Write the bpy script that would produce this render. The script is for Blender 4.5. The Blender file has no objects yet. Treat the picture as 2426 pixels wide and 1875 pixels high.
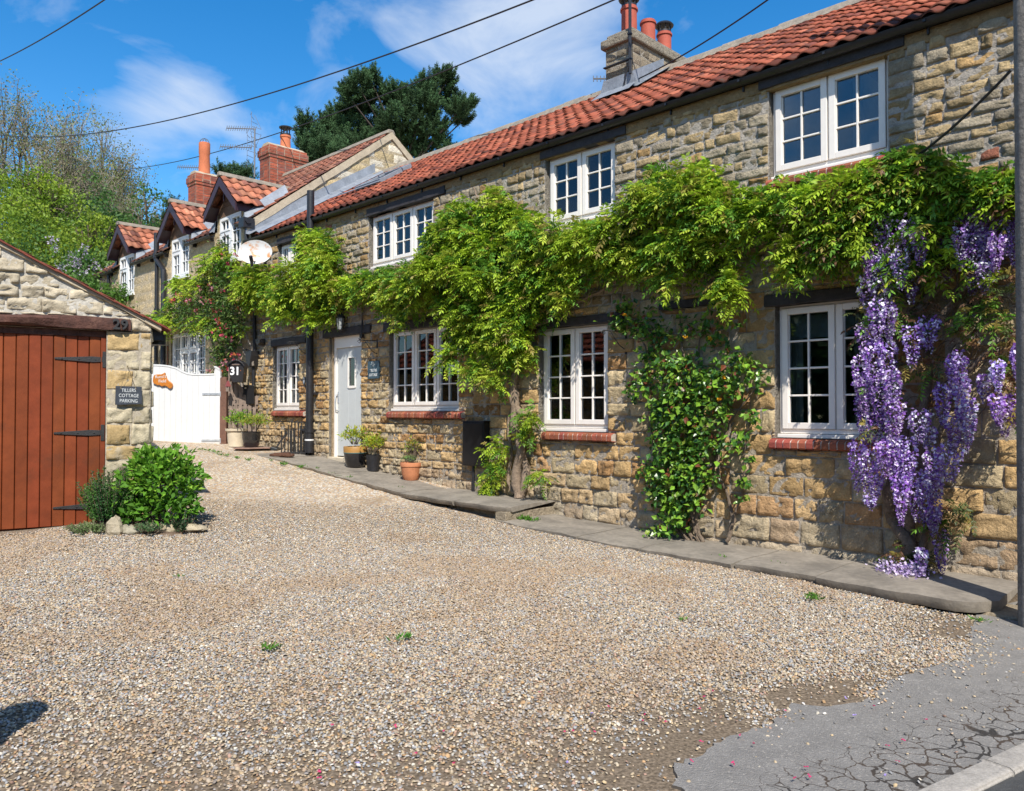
import bpy, math, random
import numpy as np
from mathutils import Vector, Matrix, geometry
random.seed(7); RNG = np.random.default_rng(11)
sc = bpy.context.scene
# ------------------------------------------------------------------ camera
F, CX, CY, EYE = 1870.0, 1213.0, 937.5, 1.6
PITCH = math.atan(37.5 / F)
cam = bpy.data.objects.new('camera', bpy.data.cameras.new('camera'))
sc.collection.objects.link(cam); sc.camera = cam
cam.location = (0, 0, EYE); cam.rotation_euler = (math.radians(90) + PITCH, 0, 0)
cam.data.sensor_width = 36; cam.data.lens = 36 * F / 2426
cam.data.clip_start = 0.05; cam.data.clip_end = 2000
# ------------------------------------------------------------------ sun and sky
SUN_EL = math.radians(47)
hd = Vector((-.132, .991, 0)).normalized()
sd = Vector((hd.x * math.cos(SUN_EL), hd.y * math.cos(SUN_EL), -math.sin(SUN_EL)))
sun = bpy.data.objects.new('sun', bpy.data.lights.new('sun', 'SUN')); sc.collection.objects.link(sun)
sun.data.energy = 5.0; sun.data.angle = math.radians(.5); sun.data.color = (1, .945, .86)
sun.rotation_euler = sd.to_track_quat('-Z', 'Y').to_euler(); sun.location = (4, -20, 25)
wd = bpy.data.worlds.new('World'); sc.world = wd; wd.use_nodes = True
nt = wd.node_tree; N = nt.nodes; N.clear()
def wn(t, **k):
    n = N.new(t)
    for a, b in k.items(): setattr(n, a, b)
    return n
sky = wn('ShaderNodeTexSky', sky_type='NISHITA', sun_disc=False, sun_elevation=SUN_EL, sun_rotation=math.radians(172.4))
sky.ozone_density = 2.2; sky.dust_density = .15; sky.air_density = 1.0
hs = wn('ShaderNodeHueSaturation'); hs.inputs['Saturation'].default_value = 1.42
hs.inputs['Value'].default_value = 1.0
nt.links.new(sky.outputs[0], hs.inputs['Color'])
bg = wn('ShaderNodeBackground'); bg.inputs[1].default_value = .15
nt.links.new(hs.outputs[0], bg.inputs[0])
tc = wn('ShaderNodeTexCoord')
mp = wn('ShaderNodeMapping'); mp.inputs['Scale'].default_value = (1.6, 1.6, 3.0)
nt.links.new(tc.outputs['Generated'], mp.inputs[0])
nz = wn('ShaderNodeTexNoise'); nz.inputs['Scale'].default_value = 3.4; nz.inputs['Detail'].default_value = 7
nz.inputs['Roughness'].default_value = .56; nz.inputs['Distortion'].default_value = .5
nt.links.new(mp.outputs[0], nz.inputs['Vector'])
def wm(op, a, b=None, clamp=False):
    n = wn('ShaderNodeMath', operation=op, use_clamp=clamp)
    for i, q in enumerate((a, b)):
        if q is None: continue
        if isinstance(q, (int, float)): n.inputs[i].default_value = q
        else: nt.links.new(q, n.inputs[i])
    return n.outputs[0]
acc = None
def skydir(px, py):
    a, b = (px - CX) / F, (CY - py) / F
    return Vector((a, math.cos(PITCH) - math.sin(PITCH) * b, math.sin(PITCH) + math.cos(PITCH) * b)).normalized()
for (px, py, rad, w) in [(425, 200, .07, .40), (420, 270, .10, .42), (330, 330, .08, .36), (540, 235, .07, .26), (500, 320, .08, .22), (290, 410, .08, .2), (1120, 90, .20, .34), (1400, 60, .18, .34), (900, 30, .16, .16),
                         (1260, 190, .16, .26), (150, 60, .2, .10), (1700, 110, .12, .16), (700, 380, .12, .14)]:
    dv = skydir(px, py)
    vs = wn('ShaderNodeVectorMath', operation='DISTANCE'); nrm = wn('ShaderNodeVectorMath', operation='NORMALIZE')
    nt.links.new(tc.outputs['Generated'], nrm.inputs[0]); nt.links.new(nrm.outputs[0], vs.inputs[0]); vs.inputs[1].default_value = dv
    t = wm('SUBTRACT', 1.0, wm('DIVIDE', vs.outputs['Value'], rad), True)
    t = wm('MULTIPLY', wm('SMOOTH_MIN', t, 1.0), w)
    acc = t if acc is None else wm('ADD', acc, t)
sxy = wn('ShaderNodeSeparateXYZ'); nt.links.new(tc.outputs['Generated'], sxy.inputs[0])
back = wm('MULTIPLY', wm('SUBTRACT', .15, sxy.outputs['Y'], True), 1.3, True)     # unseen broken cloud added behind the viewer to make the ambient light less blue
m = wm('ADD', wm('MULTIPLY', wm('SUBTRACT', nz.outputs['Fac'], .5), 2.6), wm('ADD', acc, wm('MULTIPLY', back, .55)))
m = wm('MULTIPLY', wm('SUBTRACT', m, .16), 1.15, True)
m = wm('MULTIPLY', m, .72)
bc = wn('ShaderNodeBackground'); bc.inputs[0].default_value = (.80, .88, 1, 1); bc.inputs[1].default_value = .80
mx = wn('ShaderNodeMixShader'); nt.links.new(m, mx.inputs[0]); nt.links.new(bg.outputs[0], mx.inputs[1]); nt.links.new(bc.outputs[0], mx.inputs[2])
wo = wn('ShaderNodeOutputWorld'); nt.links.new(mx.outputs[0], wo.inputs[0])
sc.view_settings.view_transform = 'Standard'; sc.view_settings.look = 'None'
sc.view_settings.exposure = 0.0; sc.view_settings.gamma = 1.0
sc.render.engine = 'CYCLES'
# ------------------------------------------------------------------ pixel -> world helpers (photo pixels, 2426 x 1875)
K = 2426 / 2184.0
D = 7.6
dv_ = Vector((CX + 660, 0, 0))
_n = math.hypot(1873, F); WD = Vector((-1873 / _n, F / _n, 0)); WN = Vector((F / _n, 1873 / _n, 0))
ROTW = math.atan2(-WD.y, -WD.x)
def ray(px, py):
    a, b = (px - CX) / F, (CY - py) / F
    return Vector((a, math.cos(PITCH) - math.sin(PITCH) * b, math.sin(PITCH) + math.cos(PITCH) * b))
def onwall(px, py, v=0.0):
    """photo pixel -> (u, z) on the plane v metres behind the cottage front (u to the right along the wall)"""
    r = ray(px, py); t = (D + v) / (r.dot(WN)); P = r * t
    return -P.dot(WD), P.z + EYE
def wp(u, v, z):
    P = WN * (D + v) - WD * u
    return Vector((P.x, P.y, z))
def atY(px, py, Y):
    r = ray(px, py); t = Y / r.y
    return Vector((r.x * t, Y, EYE + r.z * t))
GY = [-20, 0, 4, 5.8, 6.8, 8.25, 9.3, 9.7, 11.04, 12.07, 13.55, 14.8, 15.5, 20, 40, 400]
GZ = [0, 0, .02, .07, .12, .165, .23, .27, .40, .53, .66, .745, .78, .93, 1.2, 1.6]
def gz(x, y):
    return float(np.interp(y, GY, GZ)) + .05 * min(10, max(0, -x - 2)) * min(1, max(0, y / 6.0)) + .11 * math.exp(-((x + 3.9) ** 2 + (y - 8.7) ** 2) / 1.1)
def gzv(x, y):
    return np.interp(y, GY, GZ) + .05 * np.clip(-x - 2, 0, 10) * np.clip(y / 6.0, 0, 1) + .11 * np.exp(-((x + 3.9) ** 2 + (y - 8.7) ** 2) / 1.1)
def onground(px, py):
    r = ray(px, py); t = 2.0
    while t < 60 and EYE + r.z * t > gz(r.x * t, r.y * t): t += .02
    return Vector((r.x * t, r.y * t, gz(r.x * t, r.y * t)))
def proj(P):
    y, z = P.y, P.z - EYE; c, s = math.cos(PITCH), math.sin(PITCH); f = y * c + z * s
    return CX + F * P.x / f, CY - F * (z * c - y * s) / f
# ------------------------------------------------------------------ value noise
def _h(i, j, k):
    n = (i * 374761393 + j * 668265263 + k * 2147483647 % 4294967291) & 0xffffffff
    n = ((n ^ (n >> 13)) * 1274126177) & 0xffffffff
    return ((n ^ (n >> 16)) & 0xffff) / 65535.0
def vn(x, y, z):
    x, y, z = [np.asarray(q, dtype=np.float64) for q in (x, y, z)]
    x, y, z = np.broadcast_arrays(x, y, z)
    i, j, k = np.floor(x).astype(np.int64), np.floor(y).astype(np.int64), np.floor(z).astype(np.int64)
    fx, fy, fz = x - i, y - j, z - k
    fx, fy, fz = [q * q * (3 - 2 * q) for q in (fx, fy, fz)]
    r = 0
    for a in (0, 1):
        for b in (0, 1):
            for c in (0, 1):
                w = (fx if a else 1 - fx) * (fy if b else 1 - fy) * (fz if c else 1 - fz)
                r = r + w * _h(i + a, j + b, k + c)
    return r
def fbm(x, y, z, o=3):
    s, a, t = 0, 1, 0
    for q in range(o):
        s = s + a * vn(np.asarray(x) * 2 ** q + 17 * q, np.asarray(y) * 2 ** q, np.asarray(z) * 2 ** q); t += a; a *= .5
    return s / t
# ------------------------------------------------------------------ materials
MATS = {}
def mat(name, col=(.5, .5, .5), rough=.8, attr=False, nscale=0, namt=.25, bump=0, bscale=60, spec=.5, metal=0, trans=0, coat=0, detail=5, hue=None, bdist=.01):
    if name in MATS: return MATS[name]
    m = bpy.data.materials.new(name); m.use_nodes = True; t = m.node_tree; n = t.nodes; L = t.links
    b = n['Principled BSDF']; b.inputs['Roughness'].default_value = rough; b.inputs['Specular IOR Level'].default_value = spec
    b.inputs['Metallic'].default_value = metal; b.inputs['Coat Weight'].default_value = coat
    tcn = n.new('ShaderNodeTexCoord'); src = None
    if attr:
        a = n.new('ShaderNodeAttribute'); a.attribute_name = 'col'; src = a.outputs['Color']
    else:
        c = n.new('ShaderNodeRGB'); c.outputs[0].default_value = (*col, 1); src = c.outputs[0]
    if nscale:
        for sc_, am in ((nscale, namt), (nscale * 5.3, namt * .7)):
            q = n.new('ShaderNodeTexNoise'); q.inputs['Scale'].default_value = sc_; q.inputs['Detail'].default_value = detail
            q.inputs['Roughness'].default_value = .62
            L.new(tcn.outputs['Object'], q.inputs['Vector'])
            mr = n.new('ShaderNodeMapRange'); mr.inputs[1].default_value = .28; mr.inputs[2].default_value = .72
            mr.inputs[3].default_value = 1 - am; mr.inputs[4].default_value = 1 + am
            L.new(q.outputs['Fac'], mr.inputs[0])
            v = n.new('ShaderNodeVectorMath'); v.operation = 'SCALE'; L.new(src, v.inputs[0]); L.new(mr.outputs[0], v.inputs['Scale']); src = v.outputs[0]
    if hue:      # (second colour, scale, threshold, amount)
        q = n.new('ShaderNodeTexNoise'); q.inputs['Scale'].default_value = hue[1]; q.inputs['Detail'].default_value = 6; q.inputs['Roughness'].default_value = .65
        L.new(tcn.outputs['Object'], q.inputs['Vector'])
        mr = n.new('ShaderNodeMapRange'); mr.inputs[1].default_value = hue[2]; mr.inputs[2].default_value = hue[2] + .12; mr.inputs[4].default_value = hue[3]
        L.new(q.outputs['Fac'], mr.inputs[0])
        mi = n.new('ShaderNodeMix'); mi.data_type = 'RGBA'; L.new(mr.outputs[0], mi.inputs['Factor']); L.new(src, mi.inputs['A']); mi.inputs['B'].default_value = (*hue[0], 1)
        src = mi.outputs['Result']
    L.new(src, b.inputs['Base Color'])
    if bump:
        q = n.new('ShaderNodeTexNoise'); q.inputs['Scale'].default_value = bscale; q.inputs['Detail'].default_value = 6; q.inputs['Roughness'].default_value = .65
        L.new(tcn.outputs['Object'], q.inputs['Vector'])
        bp = n.new('ShaderNodeBump'); bp.inputs['Strength'].default_value = bump; bp.inputs['Distance'].default_value = bdist
        L.new(q.outputs['Fac'], bp.inputs['Height']); L.new(bp.outputs[0], b.inputs['Normal'])
    if trans:
        tr = n.new('ShaderNodeBsdfTranslucent'); L.new(src, tr.inputs['Color'])
        ms = n.new('ShaderNodeMixShader'); ms.inputs[0].default_value = trans
        L.new(b.outputs[0], ms.inputs[1]); L.new(tr.outputs[0], ms.inputs[2]); L.new(ms.outputs[0], n['Material Output'].inputs[0])
    MATS[name] = m; return m
def bsdf(m): return m.node_tree.nodes['Principled BSDF']
M_STONE = mat('stone', attr=True, rough=.95, nscale=11, namt=.24, bump=1, bscale=24, bdist=.04, hue=((.21, .17, .115), 3.6, .57, .5), spec=.12)
M_GSTONE = mat('garage_stone', attr=True, rough=.95, nscale=12, namt=.24, bump=.9, bscale=30, bdist=.015, hue=((.47, .42, .33), 5.0, .56, .5), spec=.15)
M_TILE = mat('clay_tile', attr=True, rough=.85, nscale=14, namt=.22, bump=.5, bscale=50, hue=((.085, .055, .042), 4.6, .56, .62), spec=.3)
M_LEAF = mat('leaf', attr=True, rough=.52, trans=.38, spec=.35)
M_GLOSSLEAF = mat('glossy_leaf', attr=True, rough=.34, trans=.22, spec=.5)
M_PETAL = mat('petal', attr=True, rough=.7, trans=.35, spec=.1)
M_BARK = mat('bark', (.16, .12, .085), rough=.95, nscale=14, namt=.4, bump=1, bscale=40, bdist=.02)
M_GBARK = mat('grey_bark', (.22, .19, .16), rough=.95, nscale=14, namt=.4, bump=1, bscale=40, bdist=.02)
M_WHITE = mat('white_upvc', (.84, .785, .715), rough=.38, nscale=2.0, namt=.05, spec=.4)
M_WPAINT = mat('white_paint', (.74, .74, .73), rough=.55, nscale=4, namt=.04, bump=.15, bscale=30)
M_GATEW = mat('gate_paint', (.66, .66, .645), rough=.5, nscale=3, namt=.05, bump=.2, bscale=20, hue=((.62, .61, .56), 6, .66, .4))
M_LINTEL = mat('dark_timber', (.033, .029, .031), rough=.75, nscale=12, namt=.4, bump=.5, bscale=40, hue=((.075, .055, .04), 7, .60, .5))
M_BLACK = mat('black_metal', (.018, .018, .021), rough=.45, nscale=8, namt=.3, bump=.25, bscale=50, hue=((.06, .06, .065), 9, .64, .5))
M_IRON = mat('black_iron', (.022, .021, .021), rough=.6, nscale=20, namt=.3, bump=.4, bscale=90)
M_LEAD = mat('lead', (.22, .24, .27), rough=.55, nscale=5, namt=.22, bump=.4, bscale=14, bdist=.02, hue=((.38, .40, .43), 4, .58, .5))
M_BRICK = mat('red_brick', attr=True, rough=.9, nscale=16, namt=.22, bump=.6, bscale=60)
M_BARGE = mat('maroon_paint', (.042, .018, .026), rough=.5, nscale=8, namt=.2, bump=.2)
M_PLANK = mat('brown_plank', (.13, .075, .045), rough=.8, nscale=12, namt=.3, bump=.4)
M_POT = mat('terracotta', (.47, .185, .085), rough=.85, nscale=9, namt=.15, bump=.3, hue=((.55, .36, .26), 7, .62, .4))
M_MORTAR = mat('mortar_fillet', (.42, .35, .25), rough=.95, nscale=8, namt=.2, bump=.6, bscale=40)
M_DOORG = mat('garage_door_paint', attr=True, rough=.62, nscale=1.6, namt=.22, bump=.4, bscale=22, bdist=.004, spec=.22, hue=((.115, .034, .014), 2.4, .55, .6))
M_BEAM = mat('weathered_beam', (.085, .035, .024), rough=.85, nscale=10, namt=.4, bump=.9, bscale=22, bdist=.02, hue=((.17, .09, .06), 5, .56, .6))
M_WOODG = mat('grey_wood', (.23, .175, .14), rough=.9, nscale=12, namt=.25, bump=.6, bscale=50)
M_POST = mat('brown_post', (.15, .075, .05), rough=.85, nscale=9, namt=.3, bump=.5, bscale=40)
M_SLATE = mat('slate', (.035, .042, .055), rough=.6, nscale=10, namt=.3, bump=.3, bscale=30)
M_CHALK = mat('chalk', (.62, .64, .63), rough=.9)
M_WHITEN = mat('white_number', (.85, .85, .85), rough=.5)
M_CREAM = mat('cream_stone', (.58, .50, .37), rough=.85, nscale=8, namt=.12, bump=.3)
M_GALV = mat('galvanised', (.42, .45, .48), rough=.45, metal=.3, nscale=12, namt=.15)
M_ALU = mat('aerial_alloy', (.16, .165, .175), rough=.5, metal=.2)
M_DOOR = mat('grey_door_paint', (.53, .55, .54), rough=.5, nscale=5, namt=.04, bump=.1)
M_ROOM = mat('dark_room', (.24, .21, .18), rough=.95, nscale=1.5, namt=.2)
M_NET = mat('net_curtain', (.62, .62, .62), rough=.9, trans=.3)
M_BLIND = mat('blind', (.30, .20, .19), rough=.9, nscale=3, namt=.4)
M_GREYBL = mat('grey_blind', (.30, .31, .30), rough=.9, nscale=2, namt=.15)
M_CABLE = mat('cable', (.02, .02, .022), rough=.7)
def glass(name, refl, tint=(.75, .8, .8)):
    m = bpy.data.materials.new(name); m.use_nodes = True; t = m.node_tree; n = t.nodes; L = t.links; n.remove(n['Principled BSDF'])
    g = n.new('ShaderNodeBsdfGlossy'); g.inputs['Roughness'].default_value = .025; g.inputs['Color'].default_value = (.9, .95, 1, 1)
    tcn = n.new('ShaderNodeTexCoord'); q = n.new('ShaderNodeTexNoise'); q.inputs['Scale'].default_value = 1.7; q.inputs['Detail'].default_value = 1
    L.new(tcn.outputs['Object'], q.inputs['Vector']); bp = n.new('ShaderNodeBump'); bp.inputs['Strength'].default_value = .2; bp.inputs['Distance'].default_value = .006
    L.new(q.outputs['Fac'], bp.inputs['Height']); L.new(bp.outputs[0], g.inputs['Normal'])
    tr = n.new('ShaderNodeBsdfTransparent'); tr.inputs['Color'].default_value = (*tint, 1)
    fr = n.new('ShaderNodeFresnel'); fr.inputs['IOR'].default_value = refl
    ms = n.new('ShaderNodeMixShader'); L.new(fr.outputs[0], ms.inputs[0]); L.new(tr.outputs[0], ms.inputs[1]); L.new(g.outputs[0], ms.inputs[2])
    L.new(ms.outputs[0], n['Material Output'].inputs[0]); return m
M_GLASS = glass('window_glass', 1.75)
# ------------------------------------------------------------------ object helpers
COL = sc.collection
def tag(o, label=None, cat=None, group=None, kind=None):
    if label: o['label'] = label
    if cat: o['category'] = cat
    if group: o['group'] = group
    if kind: o['kind'] = kind
    return o
def empty(name, loc, rz=0, label=None, cat=None, group=None):
    o = bpy.data.objects.new(name, None); COL.objects.link(o); o.location = loc; o.rotation_euler = (0, 0, rz)
    o.empty_display_size = .1
    return tag(o, label, cat, group)
def wroot(name, u, v, z, label, cat, group=None): return empty(name, wp(u, v, z), ROTW, label, cat, group)
def mesh_np(name, V, Fs, mt, parent=None, col=None, smooth=False):
    """V (n,3); Fs list of (m,k) int arrays; col (n,3)"""
    me = bpy.data.meshes.new(name); V = np.asarray(V, dtype=np.float32)
    me.vertices.add(len(V)); me.vertices.foreach_set('co', V.ravel())
    Fs = [np.asarray(f, dtype=np.int32) for f in Fs if len(f)]
    nl = sum(f.size for f in Fs); npoly = sum(len(f) for f in Fs)
    me.loops.add(nl); me.polygons.add(npoly)
    me.loops.foreach_set('vertex_index', np.concatenate([f.ravel() for f in Fs]))
    tot = np.concatenate([np.full(len(f), f.shape[1], np.int32) for f in Fs]); st = np.concatenate([[0], np.cumsum(tot)[:-1]]).astype(np.int32)
    me.polygons.foreach_set('loop_start', st); me.polygons.foreach_set('loop_total', tot)
    me.polygons.foreach_set('use_smooth', np.full(npoly, bool(smooth)))
    me.update(calc_edges=True)
    if col is not None:
        a = me.color_attributes.new('col', 'FLOAT_COLOR', 'POINT')
        c = np.ones((len(V), 4), np.float32); c[:, :3] = col; a.data.foreach_set('color', c.ravel())
    me.materials.append(mt)
    o = bpy.data.objects.new(name, me); COL.objects.link(o)
    if parent is not None: o.parent = parent
    return o
class MB:
    def __init__(s): s.v = []; s.f = []; s.c = []; s.cc = (.5, .5, .5)
    def add(s, vs, fs):
        b = len(s.v); s.v += [tuple(q) for q in vs]; s.f += [tuple(b + i for i in f) for f in fs]; s.c += [s.cc] * len(vs); return s
    def box(s, x0, x1, y0, y1, z0, z1, M=None):
        vs = [Vector((x, y, z)) for x in (x0, x1) for y in (y0, y1) for z in (z0, z1)]
        if M is not None: vs = [M @ q for q in vs]
        return s.add(vs, [(0, 1, 3, 2), (4, 6, 7, 5), (0, 4, 5, 1), (2, 3, 7, 6), (0, 2, 6, 4), (1, 5, 7, 3)])
    def tube(s, pts, r, n=8, cap=True):
        pts = [Vector(p) for p in pts]; m = len(pts); rr = r if isinstance(r, (list, tuple)) else [r] * m
        vs = []; fs = []; prev = None
        for i, p in enumerate(pts):
            t = (pts[min(i + 1, m - 1)] - pts[max(i - 1, 0)])
            if t.length < 1e-9: t = Vector((0, 0, 1))
            t.normalize()
            if prev is None: a = t.orthogonal().normalized()
            else:
                a = prev - t * prev.dot(t); a = a.normalized() if a.length > 1e-6 else t.orthogonal().normalized()
            prev = a; b = t.cross(a)
            for k in range(n):
                an = 2 * math.pi * k / n; vs.append(p + (a * math.cos(an) + b * math.sin(an)) * rr[i])
        for i in range(m - 1):
            for k in range(n):
                fs.append((i * n + k, i * n + (k + 1) % n, (i + 1) * n + (k + 1) % n, (i + 1) * n + k))
        if cap: fs.append(tuple(range(n - 1, -1, -1))); fs.append(tuple((m - 1) * n + k for k in range(n)))
        return s.add(vs, fs)
    def lathe(s, prof, c=(0, 0, 0), n=28):
        vs = []; fs = []; m = len(prof)
        for r, z in prof:
            for k in range(n):
                a = 2 * math.pi * k / n; vs.append((c[0] + r * math.cos(a), c[1] + r * math.sin(a), c[2] + z))
        for i in range(m - 1):
            for k in range(n): fs.append((i * n + k, i * n + (k + 1) % n, (i + 1) * n + (k + 1) % n, (i + 1) * n + k))
        if prof[0][0] > 1e-4: fs.append(tuple(range(n - 1, -1, -1)))
        if prof[-1][0] > 1e-4: fs.append(tuple((m - 1) * n + k for k in range(n)))
        return s.add(vs, fs)
    def prism(s, poly, fn, d0, d1):
        """poly in 2D, fn(a,b,d)->xyz"""
        n = len(poly); vs = [fn(a, b, d0) for a, b in poly] + [fn(a, b, d1) for a, b in poly]
        fs = [tuple(range(n)), tuple(range(2 * n - 1, n - 1, -1))] + [(i, n + i, n + (i + 1) % n, (i + 1) % n) for i in range(n)]
        return s.add(vs, fs)
    def build(s, name, mt, parent=None, smooth=False, bevel=0, loc=None):
        me = bpy.data.meshes.new(name); me.from_pydata(s.v, [], s.f)
        a = me.color_attributes.new('col', 'FLOAT_COLOR', 'POINT')
        c = np.ones((len(s.v), 4), np.float32)
        if len(s.v): c[:, :3] = np.array(s.c)
        a.data.foreach_set('color', c.ravel())
        if smooth:
            me.polygons.foreach_set('use_smooth', [True] * len(me.polygons))
            try: me.set_sharp_from_angle(angle=math.radians(42))
            except Exception: pass
        me.materials.append(mt); o = bpy.data.objects.new(name, me); COL.objects.link(o)
        if parent is not None: o.parent = parent
        if loc is not None: o.location = loc
        if bevel:
            b = o.modifiers.new('b', 'BEVEL'); b.width = bevel; b.segments = 2; b.limit_method = 'ANGLE'
        return o
def text(body, size, mt, parent, M, name='lettering', ext=.0015, sx=1, bold=0):
    cu = bpy.data.curves.new('t', 'FONT'); cu.body = body; cu.size = size; cu.align_x = 'CENTER'; cu.align_y = 'CENTER'; cu.extrude = ext; cu.offset = bold
    cu.resolution_u = 3
    o = bpy.data.objects.new('t', cu); COL.objects.link(o)
    dg = bpy.context.evaluated_depsgraph_get(); me = bpy.data.meshes.new_from_object(o.evaluated_get(dg)); bpy.data.objects.remove(o)
    me.name = name; me.transform(Matrix.Diagonal((sx, 1, 1, 1))); me.transform(M); me.materials.clear(); me.materials.append(mt)
    r = bpy.data.objects.new(name, me); COL.objects.link(r); r.parent = parent; return r
FACE = Matrix.Rotation(math.radians(90), 4, 'X')     # text lying in the x-z plane, facing -y
# ------------------------------------------------------------------ masonry: courses of rough stones over a mortar bed
def masonry(u0, u1, z0, z1, openings, course, slen, colf, mortar=(.40, .35, .28), prot=(.012, .034), gap=.014, top=None, grid=(9, 6), reveal=.16, vback=.0, seed=1, rough=.018, jit=.006, rcol=None, wob=0.0, inset=-.003, ew=.013, bed=-.009):
    rng = np.random.default_rng(seed); V = []; Fq = []; C = []; base = 0
    def grid_faces(nx, nz): 
        a = np.arange(nx * nz).reshape(nz, nx); return np.stack([a[:-1, :-1], a[:-1, 1:], a[1:, 1:], a[1:, :-1]], -1).reshape(-1, 4)
    nx, nz = grid; gf = grid_faces(nx, nz)
    z = z0
    def knots(L_, n_):
        e1, e2 = min(.3 * ew / L_, .06), min(1.0 * ew / L_, .2)
        if n_ < 6: return np.linspace(0, 1, n_)
        return np.concatenate([[0, e1], np.linspace(e2, 1 - e2, n_ - 4), [1 - e1, 1]])
    while z < z1 - .02:
        h = course(z, rng); zt = min(z + h, z1)
        if z1 - zt < .04: zt = z1
        ov = [o for o in openings if o[2] < zt - .001 and o[3] > z + .001]
        br = sorted(set([u0, u1] + [min(max(q, u0), u1) for o in ov for q in (o[0], o[1])]))
        for a, b in zip(br[:-1], br[1:]):
            mid = (a + b) / 2; rs = [(z, zt)]
            for o in ov:
                if o[0] < mid < o[1]:
                    nr = []
                    for (p, q) in rs:
                        if o[2] > p: nr.append((p, min(q, o[2])))
                        if o[3] < q: nr.append((max(p, o[3]), q))
                    rs = nr
            for (p, q) in rs:
                if q - p < .03: continue
                x = a
                while x < b - 1e-4:
                    l = slen(z, rng); x2 = x + l
                    if b - x2 < .08: x2 = b
                    if x2 - x > l * 1.7 and x2 - x > .5: x2 = x + (b - x) / 2
                    if top is not None and p > top((x + x2) / 2) - .03: x = x2; continue
                    g = gap * (.6 + .8 * rng.random()) / 2
                    tt = knots(x2 - x, nx); ss = knots(q - p, nz); lu, lz = (x2 - x), (q - p)
                    edge = np.clip(np.minimum(np.minimum(tt, 1 - tt)[None, :] * lu, np.minimum(ss, 1 - ss)[:, None] * lz) / ew, 0, 1) ** .5
                    X = x + g + (x2 - x - 2 * g) * tt[None, :] + 0 * ss[:, None]
                    Z = p + g + (q - p - 2 * g) * ss[:, None] + 0 * tt[None, :]
                    o1 = rng.random(3) * 100
                    X = X + (vn(X * 9 + o1[0], Z * 9, o1[1]) - .5) * 2 * jit + (rng.random() - .5) * jit; Z = Z + (vn(X * 7 + o1[2], Z * 9, o1[0]) - .5) * 2 * jit + wob * np.sin(X * 3.1 + z * 5) * 1.0
                    pr = prot[0] + (prot[1] - prot[0]) * rng.random()
                    rel = ((fbm(X * 11 + o1[0], Z * 15 + o1[1], o1[2], 3) - .5) * 2 + .9 * (.3 - np.abs(fbm(X * 17 + o1[1], Z * 26 + o1[0], o1[2], 2) - .5) * 2)) * rough * edge + (rng.random() - .5) * .02 * (tt[None, :] - .5) + (rng.random() - .5) * .02 * (ss[:, None] - .5)
                    Y = -(pr * edge) - rel * edge + vback + inset * (1 - edge)
                    if top is not None: Z = np.minimum(Z, np.vectorize(top)(X) - .01)
                    V.append(np.stack([X, Y, Z], -1).reshape(-1, 3)); Fq.append(gf + base); base += nx * nz
                    c = np.array(colf((x + x2) / 2, (p + q) / 2, rng)); ed = (.80 + .20 * edge).reshape(-1, 1)
                    C.append(np.repeat(c[None, :], nx * nz, 0) * ed + (1 - ed) * np.array(mortar)[None, :] * .6); x = x2
        z = zt
    # mortar bed
    us = sorted(set([u0, u1] + [min(max(q, u0), u1) for o in openings for q in (o[0], o[1])])); zs = sorted(set([z0, z1] + [min(max(q, z0), z1) for o in openings for q in (o[2], o[3])]))
    if top is not None:
        us = sorted(set(us + list(np.arange(u0, u1, .2)))); zs = sorted(set(zs + list(np.arange(z0, z1, .3))))
    mv = []; mf = []
    for a, b in zip(us[:-1], us[1:]):
        for p, q in zip(zs[:-1], zs[1:]):
            if any(o[0] <= (a + b) / 2 <= o[1] and o[2] <= (p + q) / 2 <= o[3] for o in openings): continue
            if top is not None:
                ta, tb = top(a), top(b)
                if p >= max(ta, tb): continue
                pts = [(a, bed, min(p, ta)), (b, bed, min(p, tb)), (b, bed, min(q, tb)), (a, bed, min(q, ta))]
            else: pts = [(a, bed, p), (b, bed, p), (b, bed, q), (a, bed, q)]
            k = len(mv); mv += pts; mf.append((k, k + 1, k + 2, k + 3))
    nm = len(mv)
    for o in openings:
        a, b, p, q = o[:4]; r = reveal; vback = bed
        for pts in ([(a, vback, p), (a, vback + r, p), (a, vback + r, q), (a, vback, q)], [(b, vback, p), (b, vback, q), (b, vback + r, q), (b, vback + r, p)],
                    [(a, vback, q), (a, vback + r, q), (b, vback + r, q), (b, vback, q)], [(a, vback, p), (b, vback, p), (b, vback + r, p), (a, vback + r, p)]):
            k = len(mv); mv += pts; mf.append((k, k + 1, k + 2, k + 3))
    mc = np.repeat(np.array(mortar)[None, :], len(mv), 0)
    if rcol is not None and len(mv) > nm: mc[nm:] = rcol
    V.append(np.array(mv)); C.append(mc); Fq.append(np.array(mf) + base)
    return np.concatenate(V), np.concatenate(Fq), np.concatenate(C)
sc.view_settings.exposure = 0.35
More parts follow.
